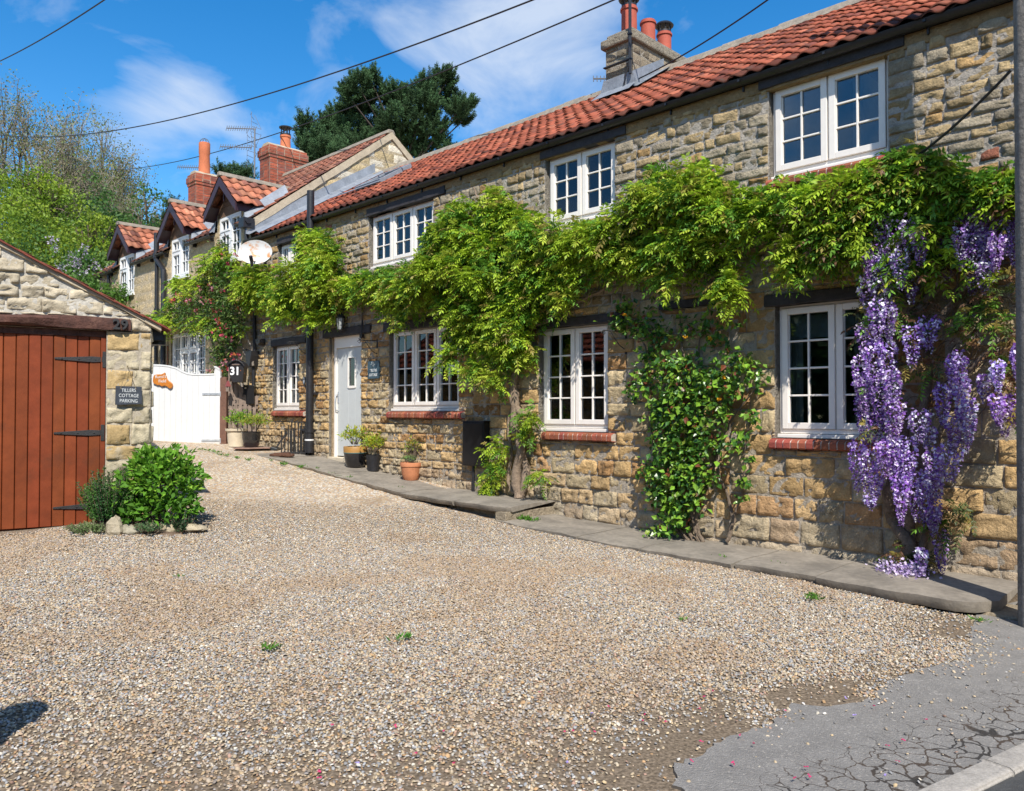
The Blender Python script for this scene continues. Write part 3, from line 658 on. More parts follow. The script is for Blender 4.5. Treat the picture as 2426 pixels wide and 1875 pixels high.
# gable end (faces +u): masonry in (v, z), mapped to the plane u = 0
gtop = lambda v: min(EB + .05 + v * SB, EB + .05 + (2 * GA - v) * SB) if v >= 0 else EB
palG = lambda u, z, r: (np.array([.52, .41, .235]) if z < 6.6 or r.random() < .35 else np.array([.70, .63, .50])) * (.85 + .25 * r.random())
G_ = masonry(0, 2 * GA, 3.0, GAZ, [], lambda z, r: r.uniform(.20, .27), lambda z, r: r.uniform(.35, .75), palG, mortar=(.44, .36, .24), seed=43, prot=(.011, .018), rough=.014, gap=.012, grid=(8, 5), top=gtop)
Vg = np.stack([-G_[0][:, 1], G_[0][:, 0], G_[0][:, 2]], -1)
# dormer fronts: small masonry piers beside and above eave level
V = [p[0] for p in pB_] + [Vg]; C = [p[2] for p in pB_] + [G_[2]]; FF = []; off = 0
for p in (pB_[0], pB_[1], G_): FF.append(p[1] + off); off += len(p[0])
mesh_np('wall', np.concatenate(V), FF, M_STONE, HB, np.concatenate(C), smooth=True)
b = MB(); b.cc = (.4, .33, .22); VBB = 2 * GA
b.box(UB0, 0 - .02, VBB - .25, VBB - .01, .3, EB); b.add([(UB0, 0, .3), (UB0, VBB, .3), (UB0, VBB, EB), (UB0, GA, GAZ - .05), (UB0, 0, EB)], [(0, 1, 2, 3, 4)]); b.build('rear_wall', M_STONE, HB)
b = MB(); b.box(UB0 + .1, -.1, 2.2, 2.3, .3, EB); b.box(UB0 + .1, -.1, .2, 2.2, 3.6, 3.8); b.build('interior', M_ROOM, HB)
b = MB(); b.add([(UB0, .02, EB + .01), (0, .02, EB + .01), (0, GA, GAZ - .03), (UB0, GA, GAZ - .03), (0, VBB + .1, EB - .02), (UB0, VBB + .1, EB - .02)], [(0, 1, 2, 3), (3, 2, 4, 5)]); b.build('roof_deck', M_LINTEL, HB)
def clipB(u, t):
    v = -.12 + (GA + .12) * t
    for (a, c, _, _) in DW:
        m = (a + c) / 2
        if abs(u - m) < .60 and v < 1.35 * (1 - abs(u - m) / .62 * .75): return False
    return True
RB0 = -.12
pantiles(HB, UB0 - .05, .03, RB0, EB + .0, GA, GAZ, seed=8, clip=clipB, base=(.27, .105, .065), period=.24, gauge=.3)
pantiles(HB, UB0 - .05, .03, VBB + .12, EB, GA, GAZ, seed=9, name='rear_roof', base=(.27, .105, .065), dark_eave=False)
b = MB(); b.prism([(GA - .13, GAZ - .02), (GA + .13, GAZ - .02), (GA + .07, GAZ + .09), (GA - .07, GAZ + .09)], lambda p, q, d: (d, p, q), UB0 - .05, .02); b.build('ridge', M_RIDGE, HB, bevel=.02)
# tan mortar verge bands on the gable
b = MB()
for sg in (0, 1):
    vs = []; n = 12
    for i in range(n + 1):
        t = i / n; v = -.12 + (GA + .12) * t; z = EB - .0 + v * SB + .03; v2 = v if sg == 0 else 2 * GA - v; e = .01 * math.sin(i * 2.3)
        vs += [(-.03, v2, z + .05), (.045, v2, z + .045), (.05, v2, z - .13 + e), (.0, v2, z - .15 + e)]
    b.add(vs, [(4 * i + k, 4 * i + k + 1, 4 * i + 5 + k, 4 * i + 4 + k) for i in range(n) for k in range(3)])
b.build('verge', M_MORTAR, HB)
gutter(HB, UB0 - .1, DW[2][0] - .12, -.13, EB - .02, .055); gutter(HB, DW[2][1] + .12, DW[1][0] - .1, -.13, EB - .02, .055); gutter(HB, DW[1][1] + .12, DW[0][0] - .12, -.13, EB - .02, .055); gutter(HB, DW[0][1] + .05, .12, -.13, EB + .0, .055)
def window_d(root, u0, u1, z0, z1, v=.05):
    b = MB(); zf = z0 + .05
    for (a, c, p, q) in ((u0, u0 + .04, zf, z1), (u1 - .04, u1, zf, z1), (u0 + .04, u1 - .04, zf, zf + .05), (u0 + .04, u1 - .04, z1 - .04, z1)): b.box(a, c, v - .05, v + .06, p, q)
    m = (u0 + u1) / 2; b.box(m - .02, m + .02, v - .05, v + .05, zf + .05, z1 - .04)
    tz = z1 - (z1 - z0) * .33; P = []
    sash(b, u0 + .042, m - .022, zf + .052, tz - .02, v - .02, 2, 2, .05, .022); P.append((u0 + .07, m - .05, zf + .08, tz - .05))
    b.box(u0 + .04, m - .02, v - .05, v + .05, tz - .018, tz + .018)
    sash(b, u0 + .042, m - .022, tz + .02, z1 - .042, v - .03, 2, 1, .045, .02); P.append((u0 + .07, m - .05, tz + .04, z1 - .07))
    sash(b, m + .022, u1 - .042, zf + .052, z1 - .042, v - .02, 2, 3, .05, .022); P.append((m + .05, u1 - .07, zf + .08, z1 - .07))
    w = b.build('window', M_WPAINT, root, bevel=.004)
    for p in P: pane(*p, v, w)
    s = MB(); s.box(u0 - .04, u1 + .04, v - .14, v + .04, z0 - .02, z0 + .045); s.build('window_sill', M_WPAINT, w, bevel=.006); side_curtains(w, u0, u1, z0 + .05, z1, v, .22); return w
for i, (a, c, z0, z1) in enumerate(DW):
    m = (a + c) / 2; window_d(HB, a, c, z0, z1)
    AP = z1 + .76; FE = z1 + .14; hw = .69; sl_ = (AP - FE) / hw; ov = .26
    b = MB(); b.cc = (.45, .35, .2); 
    b.box(a - .13, a - .002, .0, .16, EB - .6, z1 + .1); b.box(c + .002, c + .13, .0, .16, EB - .6, z1 + .1); DM = b.build('dormer', M_STONE, HB)
    b = MB(); b.box(a - .10, c + .10, .0, .08, z1 + .003, z1 + .10)
    for k in range(5):
        zz = z1 + .10 + k * .115; w_ = min((AP - .08 - zz) / sl_, c + .1 - m)
        w2 = max(.02, (AP - .08 - zz - .11) / sl_)
        if w_ < .05: break
        w2 = min(w2, w_); b.prism([(m - w_, zz), (m + w_, zz), (m + w2, zz + .108), (m - w2, zz + .108)], lambda p, q, d: (p, d, q), .0 + k * .002, .05)
    b.build('gable_boarding', M_PLANK, DM)
    b = MB()   # bargeboards
    for sg in (-1, 1):
        b.prism([(m, AP), (m + sg * (hw + .06), AP - (hw + .06) * sl_), (m + sg * (hw + .06), AP - (hw + .06) * sl_ - .17), (m, AP - .19)], lambda p, q, d: (p, d, q), -ov, -ov + .03)
        b.box(m + sg * (hw + .02) - .012, m + sg * (hw + .02) + .012, -ov + .03, 1.0, AP - (hw + .04) * sl_ - .17, AP - (hw + .04) * sl_ - .02)
        b.add([(m + sg * (hw + .01), -ov + .03, AP - hw * sl_ - .15), (m + sg * .5, -ov + .03, AP - .5 * sl_ - .1), (m + sg * .5, .0, AP - .5 * sl_ - .1), (m + sg * (hw + .01), .0, AP - hw * sl_ - .15)], [(0, 1, 2, 3)])
    b.prism([(m - .012, AP - .5), (m + .012, AP - .5), (m + .012, AP - .1), (m - .012, AP - .1)], lambda p, q, d: (p, d, q), -.16, -.13)
    b.build('bargeboard', M_BARGE, DM)
    back = (AP - EB) / SB + .15
    b = MB()   # white and lead cheeks
    for sg, mm in ((1, c + .132), (-1, a - .132)):
        b.prism([(.0, EB - .25), (.0, FE - .02), ((FE - EB) / SB + .3, FE - .02), ((FE - EB) / SB + .3, EB - .25 + .3)], lambda p, q, d: (d, p, q), mm, mm - sg * .02)
        b.add([(mm + sg * .02, -.05, EB + .05), (mm + sg * .22, -.10, EB + .07), (mm + sg * .20, .9, EB + .07 + .95 * SB), (mm + sg * .01, .9, EB + .3 + .95 * SB), (mm + sg * .01, -.02, EB + .32)], [(0, 1, 2, 3, 4)])
    b.build('cheek', M_LEAD, DM)
    # pantiled slopes: build in turned coordinates (ridge runs back into the roof)
    for sg in (-1, 1):
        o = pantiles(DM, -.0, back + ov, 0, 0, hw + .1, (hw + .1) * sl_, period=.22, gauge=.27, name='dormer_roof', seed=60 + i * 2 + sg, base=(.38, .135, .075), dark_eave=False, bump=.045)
        me = o.data; n_ = len(me.vertices); co = np.empty(n_ * 3, np.float32); me.vertices.foreach_get('co', co); co = co.reshape(-1, 3)
        new = np.stack([m + sg * (hw + .1 - co[:, 1]), -ov + co[:, 0], AP + .02 - (hw + .1) * sl_ + co[:, 2]], -1)
        keep_z = EB + .02 + np.maximum(new[:, 1], -5) * SB
        me.vertices.foreach_set('co', new.astype(np.float32).ravel()); me.update()
    b = MB(); b.prism([(m - .09, AP + .01), (m + .09, AP + .01), (m + .05, AP + .11), (m - .05, AP + .11)], lambda p, q, d: (p, d, q), -ov - .02, back); b.build('ridge', M_RIDGE, DM, bevel=.02)
    b = MB(); b.prism([(m, AP - .02), (m + hw + .05, AP - .02 - (hw + .05) * sl_), (m - hw - .05, AP - .02 - (hw + .05) * sl_)], lambda p, q, d: (p, d, q), .06, back - .1); b.build('roof_deck', M_LINTEL, DM)
# ground-floor window of four lights
def window_g(root, u0, u1, z0, z1, v=.08):
    b = MB(); n = 4; lw_ = (u1 - u0 - .08) / n; P = []
    for (a, c, p, q) in ((u0, u0 + .04, z0, z1), (u1 - .04, u1, z0, z1), (u0 + .04, u1 - .04, z0, z0 + .05), (u0 + .04, u1 - .04, z1 - .04, z1)): b.box(a, c, v - .05, v + .06, p, q)
    for i in range(n):
        a = u0 + .04 + lw_ * i; 
        if i: b.box(a - .025, a + .025, v - .05, v + .05, z0 + .05, z1 - .04)
        if i in (1, 2):
            tz = z1 - .42; sash(b, a + .026, a + lw_ - .026, z0 + .052, tz - .03, v - .02, 2, 3, .045, .02); sash(b, a + .026, a + lw_ - .026, tz + .02, z1 - .042, v - .03, 2, 1, .05, .02); b.box(a + .025, a + lw_ - .025, v - .05, v + .04, tz - .028, tz + .018)
        else: sash(b, a + .026, a + lw_ - .026, z0 + .052, z1 - .042, v - .02, 2, 4, .045, .02)
        P.append((a + .05, a + lw_ - .05, z0 + .08, z1 - .06))
    w = b.build('window', M_WPAINT, root, bevel=.004)
    for p in P: pane(*p, v + .01, w)
    side_curtains(w, u0, u1, z0, z1, v, .3); return w
window_g(HB, *GW)
# brick chimneys
def brick_stack(root, uc, vc, du, dvv, z0, z1, seed, name='chimney'):
    pal = lambda u, z, r: (np.array([.33, .075, .035]) if r.random() < .75 else np.array([.22, .06, .04])) * (.7 + .6 * r.random())
    V_, F_, C_ = stonebox(uc - du / 2, uc + du / 2, vc - dvv / 2, vc + dvv / 2, z0, z1 - .34, lambda z, r: .083, lambda z, r: .235, pal, seed, prot=(.003, .006), mortar=(.33, .29, .24), rough=.006, grid=(4, 3), gap=.010, inset=-.004, ew=.001, bed=.003)
    o = mesh_np(name, V_, F_, M_BRICK, root, C_); 
    for k, (g, za, zb) in enumerate(((.025, z1 - .34, z1 - .257), (.05, z1 - .257, z1 - .08), (.02, z1 - .08, z1))):
        V_, F_, C_ = stonebox(uc - du / 2 - g, uc + du / 2 + g, vc - dvv / 2 - g, vc + dvv / 2 + g, za, zb, lambda z, r: .083, lambda z, r: .235, pal, seed + k + 1, prot=(.003, .006), mortar=(.33, .29, .24), rough=.006, grid=(4, 3), gap=.010, inset=-.004, ew=.001, bed=.003); mesh_np('oversail_course', V_, F_, M_BRICK, o, C_)
        b = MB(); b.cc = (.3, .2, .15); b.box(uc - du / 2 - g, uc + du / 2 + g, vc - dvv / 2 - g, vc + dvv / 2 + g, za, zb - .0); 
        if k == 2: b.prism([(uc - du / 2, z1), (uc + du / 2, z1), (uc + .12, z1 + .10), (uc - .12, z1 + .10)], lambda p, q, d: (p, d, q), vc - dvv / 2 + .02, vc + dvv / 2 - .02)
        b.build('flaunching', M_MORTAR, o)
    return o
M_OPOT = mat('orange_pot', (.56, .17, .075), rough=.8, nscale=8, namt=.12, bump=.2)
C1 = brick_stack(HB, -5.2, 3.55, .56, 1.12, 7.4, 8.98, 71)
b = MB(); b.lathe([(.15, 0), (.135, .30), (.155, .32), (.155, .37), (.11, .38), (.10, .1)], (-5.2, 3.62, 9.05), 22); PT = b.build('chimney_pot', M_OPOT, C1, smooth=True)
b = MB(); 
for k in range(8): a = k * math.pi / 4; b.tube([(-5.2 + .12 * math.cos(a), 3.62 + .12 * math.sin(a), 9.40), (-5.2 + .12 * math.cos(a), 3.62 + .12 * math.sin(a), 9.66)], .011, 5)
b.lathe([(.15, .0), (.15, .05)], (-5.2, 3.62, 9.42), 20); b.lathe([(.175, .22), (.18, .25), (.001, .30)], (-5.2, 3.62, 9.42), 20); b.build('cowl', M_BLACK, PT, smooth=True)
C2 = brick_stack(HB, -8.55, 2.95, .55, 1.15, 6.6, 8.78, 81)
b = MB(); b.lathe([(.17, 0), (.155, .6), (.165, .62), (.165, .95), (.15, .96), (.13, .5)], (-8.55, 2.75, 8.86), 22); PT = b.build('chimney_pot', M_OPOT, C2, smooth=True)
b = MB()
for k in range(4):
    a = k * math.pi / 4; b.tube([(-8.55 + .15 * math.cos(a) * math.cos(t), 2.75 + .15 * math.sin(a) * math.cos(t), 9.80 + .16 * math.sin(t)) for t in [math.pi * i / 8 for i in range(9)]], .006, 4)
b.build('bird_guard', M_ALU, PT)
# downpipes of the taller house
for k, (px, y0, y1, v_) in enumerate(((371.5, 620, 860, -.1), (388, 640, 880, -.12), (257, 660, 780, -.08))):
    b = MB(); u_, zt = lw(px, y0, v_)
    if k == 1:
        u2, z2 = lw(371, 553, v_); b.tube([(u2, v_, z2), (u2, v_, lw(371, 615, v_)[1]), (u_, v_, lw(388, 640, v_)[1]), (u_, v_, 1.2)], .062, 14)
        b.tube([(u2, v_, lw(371, 612, v_)[1]), (u2, v_, lw(371, 600, v_)[1])], .078, 14); b.tube([(u_, v_, 3.4), (u_, v_, 3.5)], .078, 14); b.tube([(u_, v_, 2.0), (u_, v_, 2.1)], .078, 14)
    else: downpipe(b, u_, v_, 1.1, EB - .05 if k == 2 else zt, .045)
    b.build('downpipe', M_BLACK, HB, smooth=True)
b = MB(); u_, z_ = lw(397, 820, -.04); b.tube([(u_, -.04, 1.2), (u_, -.04, z_)], .018, 8); b.build('pipe', mat('copper_pipe', (.25, .11, .06), rough=.6), HB, smooth=True)
b = MB(); u_, z_ = lw(582, 527, -.12); b.box(u_ - .11, u_ + .11, -.22, .02, z_ - .12, z_ + .08); b.tube([(u_, -.1, z_ - .1), (u_ + .02, -.1, z_ - .5), (u_ + .03, -.08, z_ - 1.1)], .045, 10); b.build('rainwater_hopper', M_BLACK, HB)
# TV aerials on the taller house
def aerial(px, ybase, ytop, Y, arms, lab, lean=0):
    B = atY(px, ybase, Y); T = atY(px, ytop, Y); r = empty('aerial', B, 0, lab, 'aerial'); b = MB(); b.tube([(0, 0, 0), (lean, 0, (T - B).z)], .022, 7); b.build('mast', M_ALU, r, smooth=True)
    for (xa, xb, y, n) in arms:
        A = atY(xa, y, Y) - B; E = atY(xb, y + 2, Y) - B; yagi(r, A, E, n, (.02, .0, .07))
        b = MB(); 
        for s_ in (-1, 1):
            for q in range(4):
                t = q / 3; b.tube([(E.x - .12 + .0, 0.02 * s_, E.z + s_ * (.08 + .40 * t)), (E.x + .07 - .3 * t, .25, E.z + s_ * (.08 + .4 * t))], .006, 4)
            for q in (0, 1): b.tube([(E.x - .12 + q * .19, .0 + q * .25, E.z + s_ * .08), (E.x - .12 + q * .0, .0 + q * .25, E.z + s_ * .48)], .006, 4)
        b.build('reflector', M_ALU, r)
aerial(603, 420, 306, 21.5, [(537, 606, 304, 14), (522, 596, 348, 14)], 'tall double television aerial beside the brick chimney with the black cowl')
aerial(482, 489, 396, 24.8, [(421, 484, 396, 14)], 'single television aerial against the far brick chimney with the tall orange pot')
# ================================================================== GARAGE (front turned away from the cottage by about 15 degrees)
GP = Vector((-5.30, 8.17, 0)) ; GD = Vector((.8625, .506, 0)).normalized(); GROT = math.atan2(GD.y, GD.x)
HG = empty('garage', GP, GROT, 'stone garage with brown boarded door, oak beam and tiled gable edge', 'garage')
GN = Vector((-GD.y, GD.x, 0))
def ong(px, py, v=0):
    r = ray(px, py); P0 = GP + GN * v; t = (P0.dot(GN)) / r.dot(GN); P = r * t
    return (P - GP).dot(GD), P.z + EYE
g1 = ong(357, 900)[0]; gd1 = ong(251.5, 900)[0]
zb0, zb1 = .2, ong(0, 746)[1]; 
zr0, zr1 = ong(0, 576)[1], ong(358, 762)[1]; sg_ = (zr1 - zr0) / g1
gtopf = lambda u: zr0 + sg_ * u if u > -2.6 else zr0 - sg_ * (u + 5.2)
gb0 = ong(100, 786)[1]; gbr = ong(309, 770)[0]; bt = ong(250, 757)[1]; bb = ong(290, 785)[1]
palGa = lambda u, z, r: (np.array([.45, .39, .27]) if r.random() < .6 else np.array([.46, .33, .16])) * (.8 + .35 * r.random())
G1 = masonry(gd1 + .0, g1, .1, bb - .01, [], lambda z, r: r.uniform(.16, .24), lambda z, r: r.uniform(.18, .34), palGa, mortar=(.40, .35, .27), seed=91, prot=(.012, .032), rough=.045, gap=.012, grid=(14, 10), jit=.010)
G2 = masonry(-5.4, g1, bb, zr0 + 1.2, [(-5.4, gbr, bb, bt)], lambda z, r: r.uniform(.11, .19), lambda z, r: r.uniform(.2, .42), lambda u, z, r: np.array([.47, .405, .295]) * (.85 + .3 * r.random()), mortar=(.48, .45, .39), seed=92, prot=(.004, .034), rough=.065, gap=.010, grid=(13, 9), top=lambda u: gtopf(u) - .04, jit=.012)
G3 = masonry(0, 5.5, .1, zr1 - .08, [], lambda z, r: r.uniform(.16, .24), lambda z, r: r.uniform(.2, .4), palGa, mortar=(.40, .35, .27), seed=93)
V3 = np.stack([g1 - G3[0][:, 1] - .0, G3[0][:, 0], G3[0][:, 2]], -1)
mesh_np('wall', np.concatenate([G1[0], G2[0], V3]), [G1[1], G2[1] + len(G1[0]), G3[1] + len(G1[0]) + len(G2[0])], M_GSTONE, HG, np.concatenate([G1[2], G2[2], G3[2]]), smooth=True)
b = MB(); b.cc = (.4, .34, .25); b.box(gd1, gd1 + .02, .0, .25, .1, bb); b.box(-5.4, -5.2, .05, 5.5, 0, zr1 - .1); b.box(-5.2, g1 - .1, 5.3, 5.5, 0, zr1); b.build('rear_wall', M_GSTONE, HG)
b = MB(); b.add([(-2.6, -.03, gtopf(-2.6) + .0), (g1 + .12, -.03, gtopf(g1 + .12)), (g1 + .12, 5.6, gtopf(g1 + .12)), (-2.6, 5.6, gtopf(-2.6)), (-5.6, -.03, gtopf(-5.6)), (-5.6, 5.6, gtopf(-5.6))], [(0, 1, 2, 3), (0, 3, 5, 4)]); b.build('roof_deck', M_LINTEL, HG)
# roof tiles: rows along the slope seen as a red edge over the gable
def gtiles(ua, ub, nm, sd_):
    o = pantiles(HG, -.06, 5.5, 0, 0, abs(ub - ua), abs(ub - ua) * abs(sg_), period=.24, gauge=.29, name=nm, seed=sd_, base=(.37, .09, .042), dark_eave=False, bump=.02)
    me = o.data; n_ = len(me.vertices); co = np.empty(n_ * 3, np.float32); me.vertices.foreach_get('co', co); co = co.reshape(-1, 3)
    sgn = 1 if ub > ua else -1
    new = np.stack([ua + sgn * co[:, 1], co[:, 0], gtopf(ua) - .012 + co[:, 2]], -1); me.vertices.foreach_set('co', new.astype(np.float32).ravel()); me.update()
gtiles(g1 + .14, -2.6, 'roof', 95)
# clear mortar fillet under the tiles and a slim tile undercloak
b = MB(); n = 16; vs = []
for i in range(n + 1):
    u = -2.6 + (g1 + .1 + 2.6) * i / n; z = gtopf(u); e = .012 * math.sin(i * 1.9)
    vs += [(u, -.045, z + .005), (u, -.05, z - .045 + e), (u, -.0, z - .06 + e)]
b.add(vs, [(3 * i + k, 3 * i + k + 1, 3 * i + 4 + k, 3 * i + 3 + k) for i in range(n) for k in range(2)]); b.build('verge', M_MORTAR, HG)
b = MB(); u = -2.6; rr = random.Random(3)
while u < g1 + .1:
    e = u + .28; k = rr.uniform(.7, 1.15); b.cc = (.20 * k, .055 * k, .035 * k); j = rr.uniform(-.006, .006)
    b.prism([(u, gtopf(u) - .003 + j), (e + .02, gtopf(e + .02) - .006 + j), (e + .02, gtopf(e + .02) + .008 + j), (u, gtopf(u) + .016 + j)], lambda p, q, d: (p, d, q), -.085 + j, .2); u = e
b.build('verge_tiles', M_TILE, HG)
# oak beam
b = MB(); rr = random.Random(5); n = 30; vs = []; nk = 10
for i in range(n + 1):
    u = -2.7 + (gbr + 2.7) * i / n
    for k in range(nk):
        a = 2 * math.pi * (k + .5) / nk; y = math.cos(a); zc = math.sin(a); y = max(-1, min(1, y * 1.35)); zc = max(-1, min(1, zc * 1.3)); e = .010 * math.sin(u * 4 + k * 1.7) + rr.uniform(-.004, .004)
        tz_ = ong(250, 757)[1] + .0; zc_ = (bt + bb) / 2; vs.append((u, .02 + (.09 + e) * y * 1.0, zc_ + (.5 * (bt - bb) + e) * zc + .012 * math.sin(u * 1.7)))
b.add(vs, [(i * nk + k, i * nk + (k + 1) % nk, (i + 1) * nk + (k + 1) % nk, (i + 1) * nk + k) for i in range(n) for k in range(nk)] + [tuple(range(nk)), tuple(n * nk + k for k in range(nk))]); BM = b.build('lintel_beam', M_BEAM, HG, smooth=True)
u9, z9 = ong(284, 772); text('29', .155, M_IRON, BM, Matrix.Translation((u9, -.085, z9)) @ FACE, 'number', ext=.012, bold=.004)
# boarded door: leaf of vertical boards, frame edge, three strap hinges
dt = ong(100, 797)[1]; 
b = MB(); nb = 18; bw = (gd1 - .05) / 8.2; u = gd1 - .05
rr = random.Random(8)
while u > -2.4:
    a = u - bw; kk_ = rr.uniform(.86, 1.16); b.cc = (.205 * kk_, .045 * kk_ * rr.uniform(.9, 1.15), .014 * kk_); j = rr.uniform(-.003, .003)
    b.prism([(a + .003, .05 + j), (a + .009, .044 + j), (u - .009, .044 + j), (u - .003, .05 + j), (u - .003, .08), (a + .003, .08)], lambda p, q, d: (p, q, d), .16 + gz(-4.5, 8.6) * .55, dt + .02 + rr.uniform(-.002, .002)); u = a
DG = b.build('door', M_DOORG, HG)
b = MB(); b.cc = (.19, .042, .014); b.box(gd1 - .052, gd1 - .004, .02, .10, .2, dt + .02); b.box(-2.4, gd1 - .052, .085, .10, .2, dt + .02); b.build('door_frame', M_DOORG, HG, bevel=.004)
b = MB(); b.box(-2.4, gd1 - .004, .03, .2, dt + .021, bb + .03); b.build('door_head', M_BEAM, HG)
for (yl, yr, x0, x1) in ((850, 852, 129, 243), (1027.5, 1025, 127, 239), (1205, 1198, 125, 236)):
    ua, za = ong(x0, yl, .04); ub, zb_ = ong(x1, yr, .04); zc = (za + zb_) / 2; h = MB()
    h.prism([(ua, zc - .010), (ua, zc + .010), (ub - .1, zc + .032), (ub, zc + .026), (ub, zc - .026), (ub - .1, zc - .032)], lambda p, q, d: (p, d, q), .030, .0395)
    h.box(ub - .002, ub + .034, .012, .0395, zc - .088, zc + .088); h.tube([(ub - .002, .026, zc - .03), (ub - .002, .026, zc + .03)], .010, 10)
    for t in (.15, .5, .85): h.tube([(ua + (ub - ua) * t, .024, zc), (ua + (ub - ua) * t, .031, zc)], .008, 8)
    h.build('hinge', M_IRON, DG, bevel=.002)
b = MB(); b.tube([(g1 + .10, .3, zr1 - .12), (g1 + .10, .3, zr1 - .24)], .09, 16); b.prism([(-.1 + g1, zr1 - .20), (g1 + .14, zr1 - .20), (g1 + .14, zr1 - .1), (g1 - .1, zr1 - .1)], lambda p, q, d: (p, d, q), .1, 5.5); b.build('gutter', M_BLACK, HG)
# ================================================================== GROUND
xs = np.concatenate([np.linspace(-150, -14, 14), np.linspace(-13, 9, 221), np.linspace(10, 150, 14)]); ys = np.concatenate([np.linspace(-80, -1, 9), np.linspace(0, 22, 221), np.linspace(24, 300, 22)])
X, Y = np.meshgrid(xs, ys); Z = gzv(X, Y) + (fbm(X * .9, Y * .9, 3.3, 2) - .5) * .035 * ((X > -14) & (X < 10) & (Y > -1) & (Y < 23)); UU, VV_ = -(X * WD.x + Y * WD.y), X * WN.x + Y * WN.y - D; Z = Z - .14 * ((UU > -6.95) & (UU < -1.75) & (VV_ > -.84)); nx = len(xs); q = np.arange(X.size).reshape(X.shape)
Fg = np.stack([q[:-1, :-1], q[:-1, 1:], q[1:, 1:], q[1:, :-1]], -1).reshape(-1, 4)
def groundmat():
    m = bpy.data.materials.new('gravel_ground'); m.use_nodes = True; t = m.node_tree; n = t.nodes; L = t.links; b = n['Principled BSDF']; b.inputs['Roughness'].default_value = .95; b.inputs['Specular IOR Level'].default_value = .15
    g = n.new('ShaderNodeNewGeometry')
    def nn(ty, **k):
        q = n.new(ty)
        for a, c in k.items(): setattr(q, a, c)
        return q
    vo = nn('ShaderNodeTexVoronoi'); vo.inputs['Scale'].default_value = 46; L.new(g.outputs['Position'], vo.inputs['Vector'])
    sx = nn('ShaderNodeSeparateColor'); L.new(vo.outputs['Color'], sx.inputs[0])
    rp = nn('ShaderNodeValToRGB'); e = rp.color_ramp; e.interpolation = 'CONSTANT'
    cols = [(0, (.40, .31, .20)), (.16, (.50, .41, .29)), (.32, (.30, .25, .20)), (.44, (.42, .25, .12)), (.54, (.58, .52, .42)), (.68, (.27, .27, .27)), (.78, (.47, .36, .25)), (.9, (.35, .24, .19)), (.95, (.66, .62, .55))]
    while len(e.elements) < len(cols): e.elements.new(.5)
    for i, (p, c) in enumerate(cols): e.elements[i].position = p; e.elements[i].color = (*c, 1)
    L.new(sx.outputs[0], rp.inputs[0])
    dm = nn('ShaderNodeMapRange'); dm.inputs[1].default_value = .0; dm.inputs[2].default_value = .011; dm.inputs[3].default_value = 1; dm.inputs[4].default_value = .55; L.new(vo.outputs['Distance'], dm.inputs[0])
    nz1 = nn('ShaderNodeTexNoise'); nz1.inputs['Scale'].default_value = .75; nz1.inputs['Detail'].default_value = 6; nz1.inputs['Roughness'].default_value = .6; L.new(g.outputs['Position'], nz1.inputs['Vector'])
    mr = nn('ShaderNodeMapRange'); mr.inputs[1].default_value = .50; mr.inputs[2].default_value = .68; mr.inputs[4].default_value = .72; L.new(nz1.outputs['Fac'], mr.inputs[0])
    dirt = nn('ShaderNodeMix', data_type='RGBA'); dirt.inputs['B'].default_value = (.24, .165, .095, 1); L.new(mr.outputs[0], dirt.inputs['Factor']); L.new(rp.outputs[0], dirt.inputs['A'])
    # earth bed under the loose stones near the camera, packed stones farther off
    sy = nn('ShaderNodeSeparateXYZ'); L.new(g.outputs['Position'], sy.inputs[0]); ym = nn('ShaderNodeMapRange'); ym.inputs[1].default_value = 8.0; ym.inputs[2].default_value = 11.0; L.new(sy.outputs['Y'], ym.inputs[0])
    nz2 = nn('ShaderNodeTexNoise'); nz2.inputs['Scale'].default_value = 60; nz2.inputs['Detail'].default_value = 5; L.new(g.outputs['Position'], nz2.inputs['Vector'])
    er = nn('ShaderNodeValToRGB'); er.color_ramp.elements[0].position = .35; er.color_ramp.elements[0].color = (.10, .075, .05, 1); er.color_ramp.elements[1].position = .7; er.color_ramp.elements[1].color = (.26, .20, .14, 1); L.new(nz2.outputs['Fac'], er.inputs[0])
    mm = nn('ShaderNodeMix', data_type='RGBA'); L.new(ym.outputs[0], mm.inputs['Factor']); L.new(er.outputs[0], mm.inputs['A']); L.new(dirt.outputs['Result'], mm.inputs['B'])
    L.new(mm.outputs['Result'], b.inputs['Base Color'])
    bp = nn('ShaderNodeBump'); bp.inputs['Strength'].default_value = .45; bp.inputs['Distance'].default_value = .012; bp.invert = True
    L.new(vo.outputs['Distance'], bp.inputs['Height']); L.new(bp.outputs[0], b.inputs['Normal'])
    return m
M_GROUND = groundmat()
gr = mesh_np('ground', np.stack([X.ravel(), Y.ravel(), Z.ravel()], -1), [Fg], M_GROUND, smooth=True); tag(gr, kind='structure')
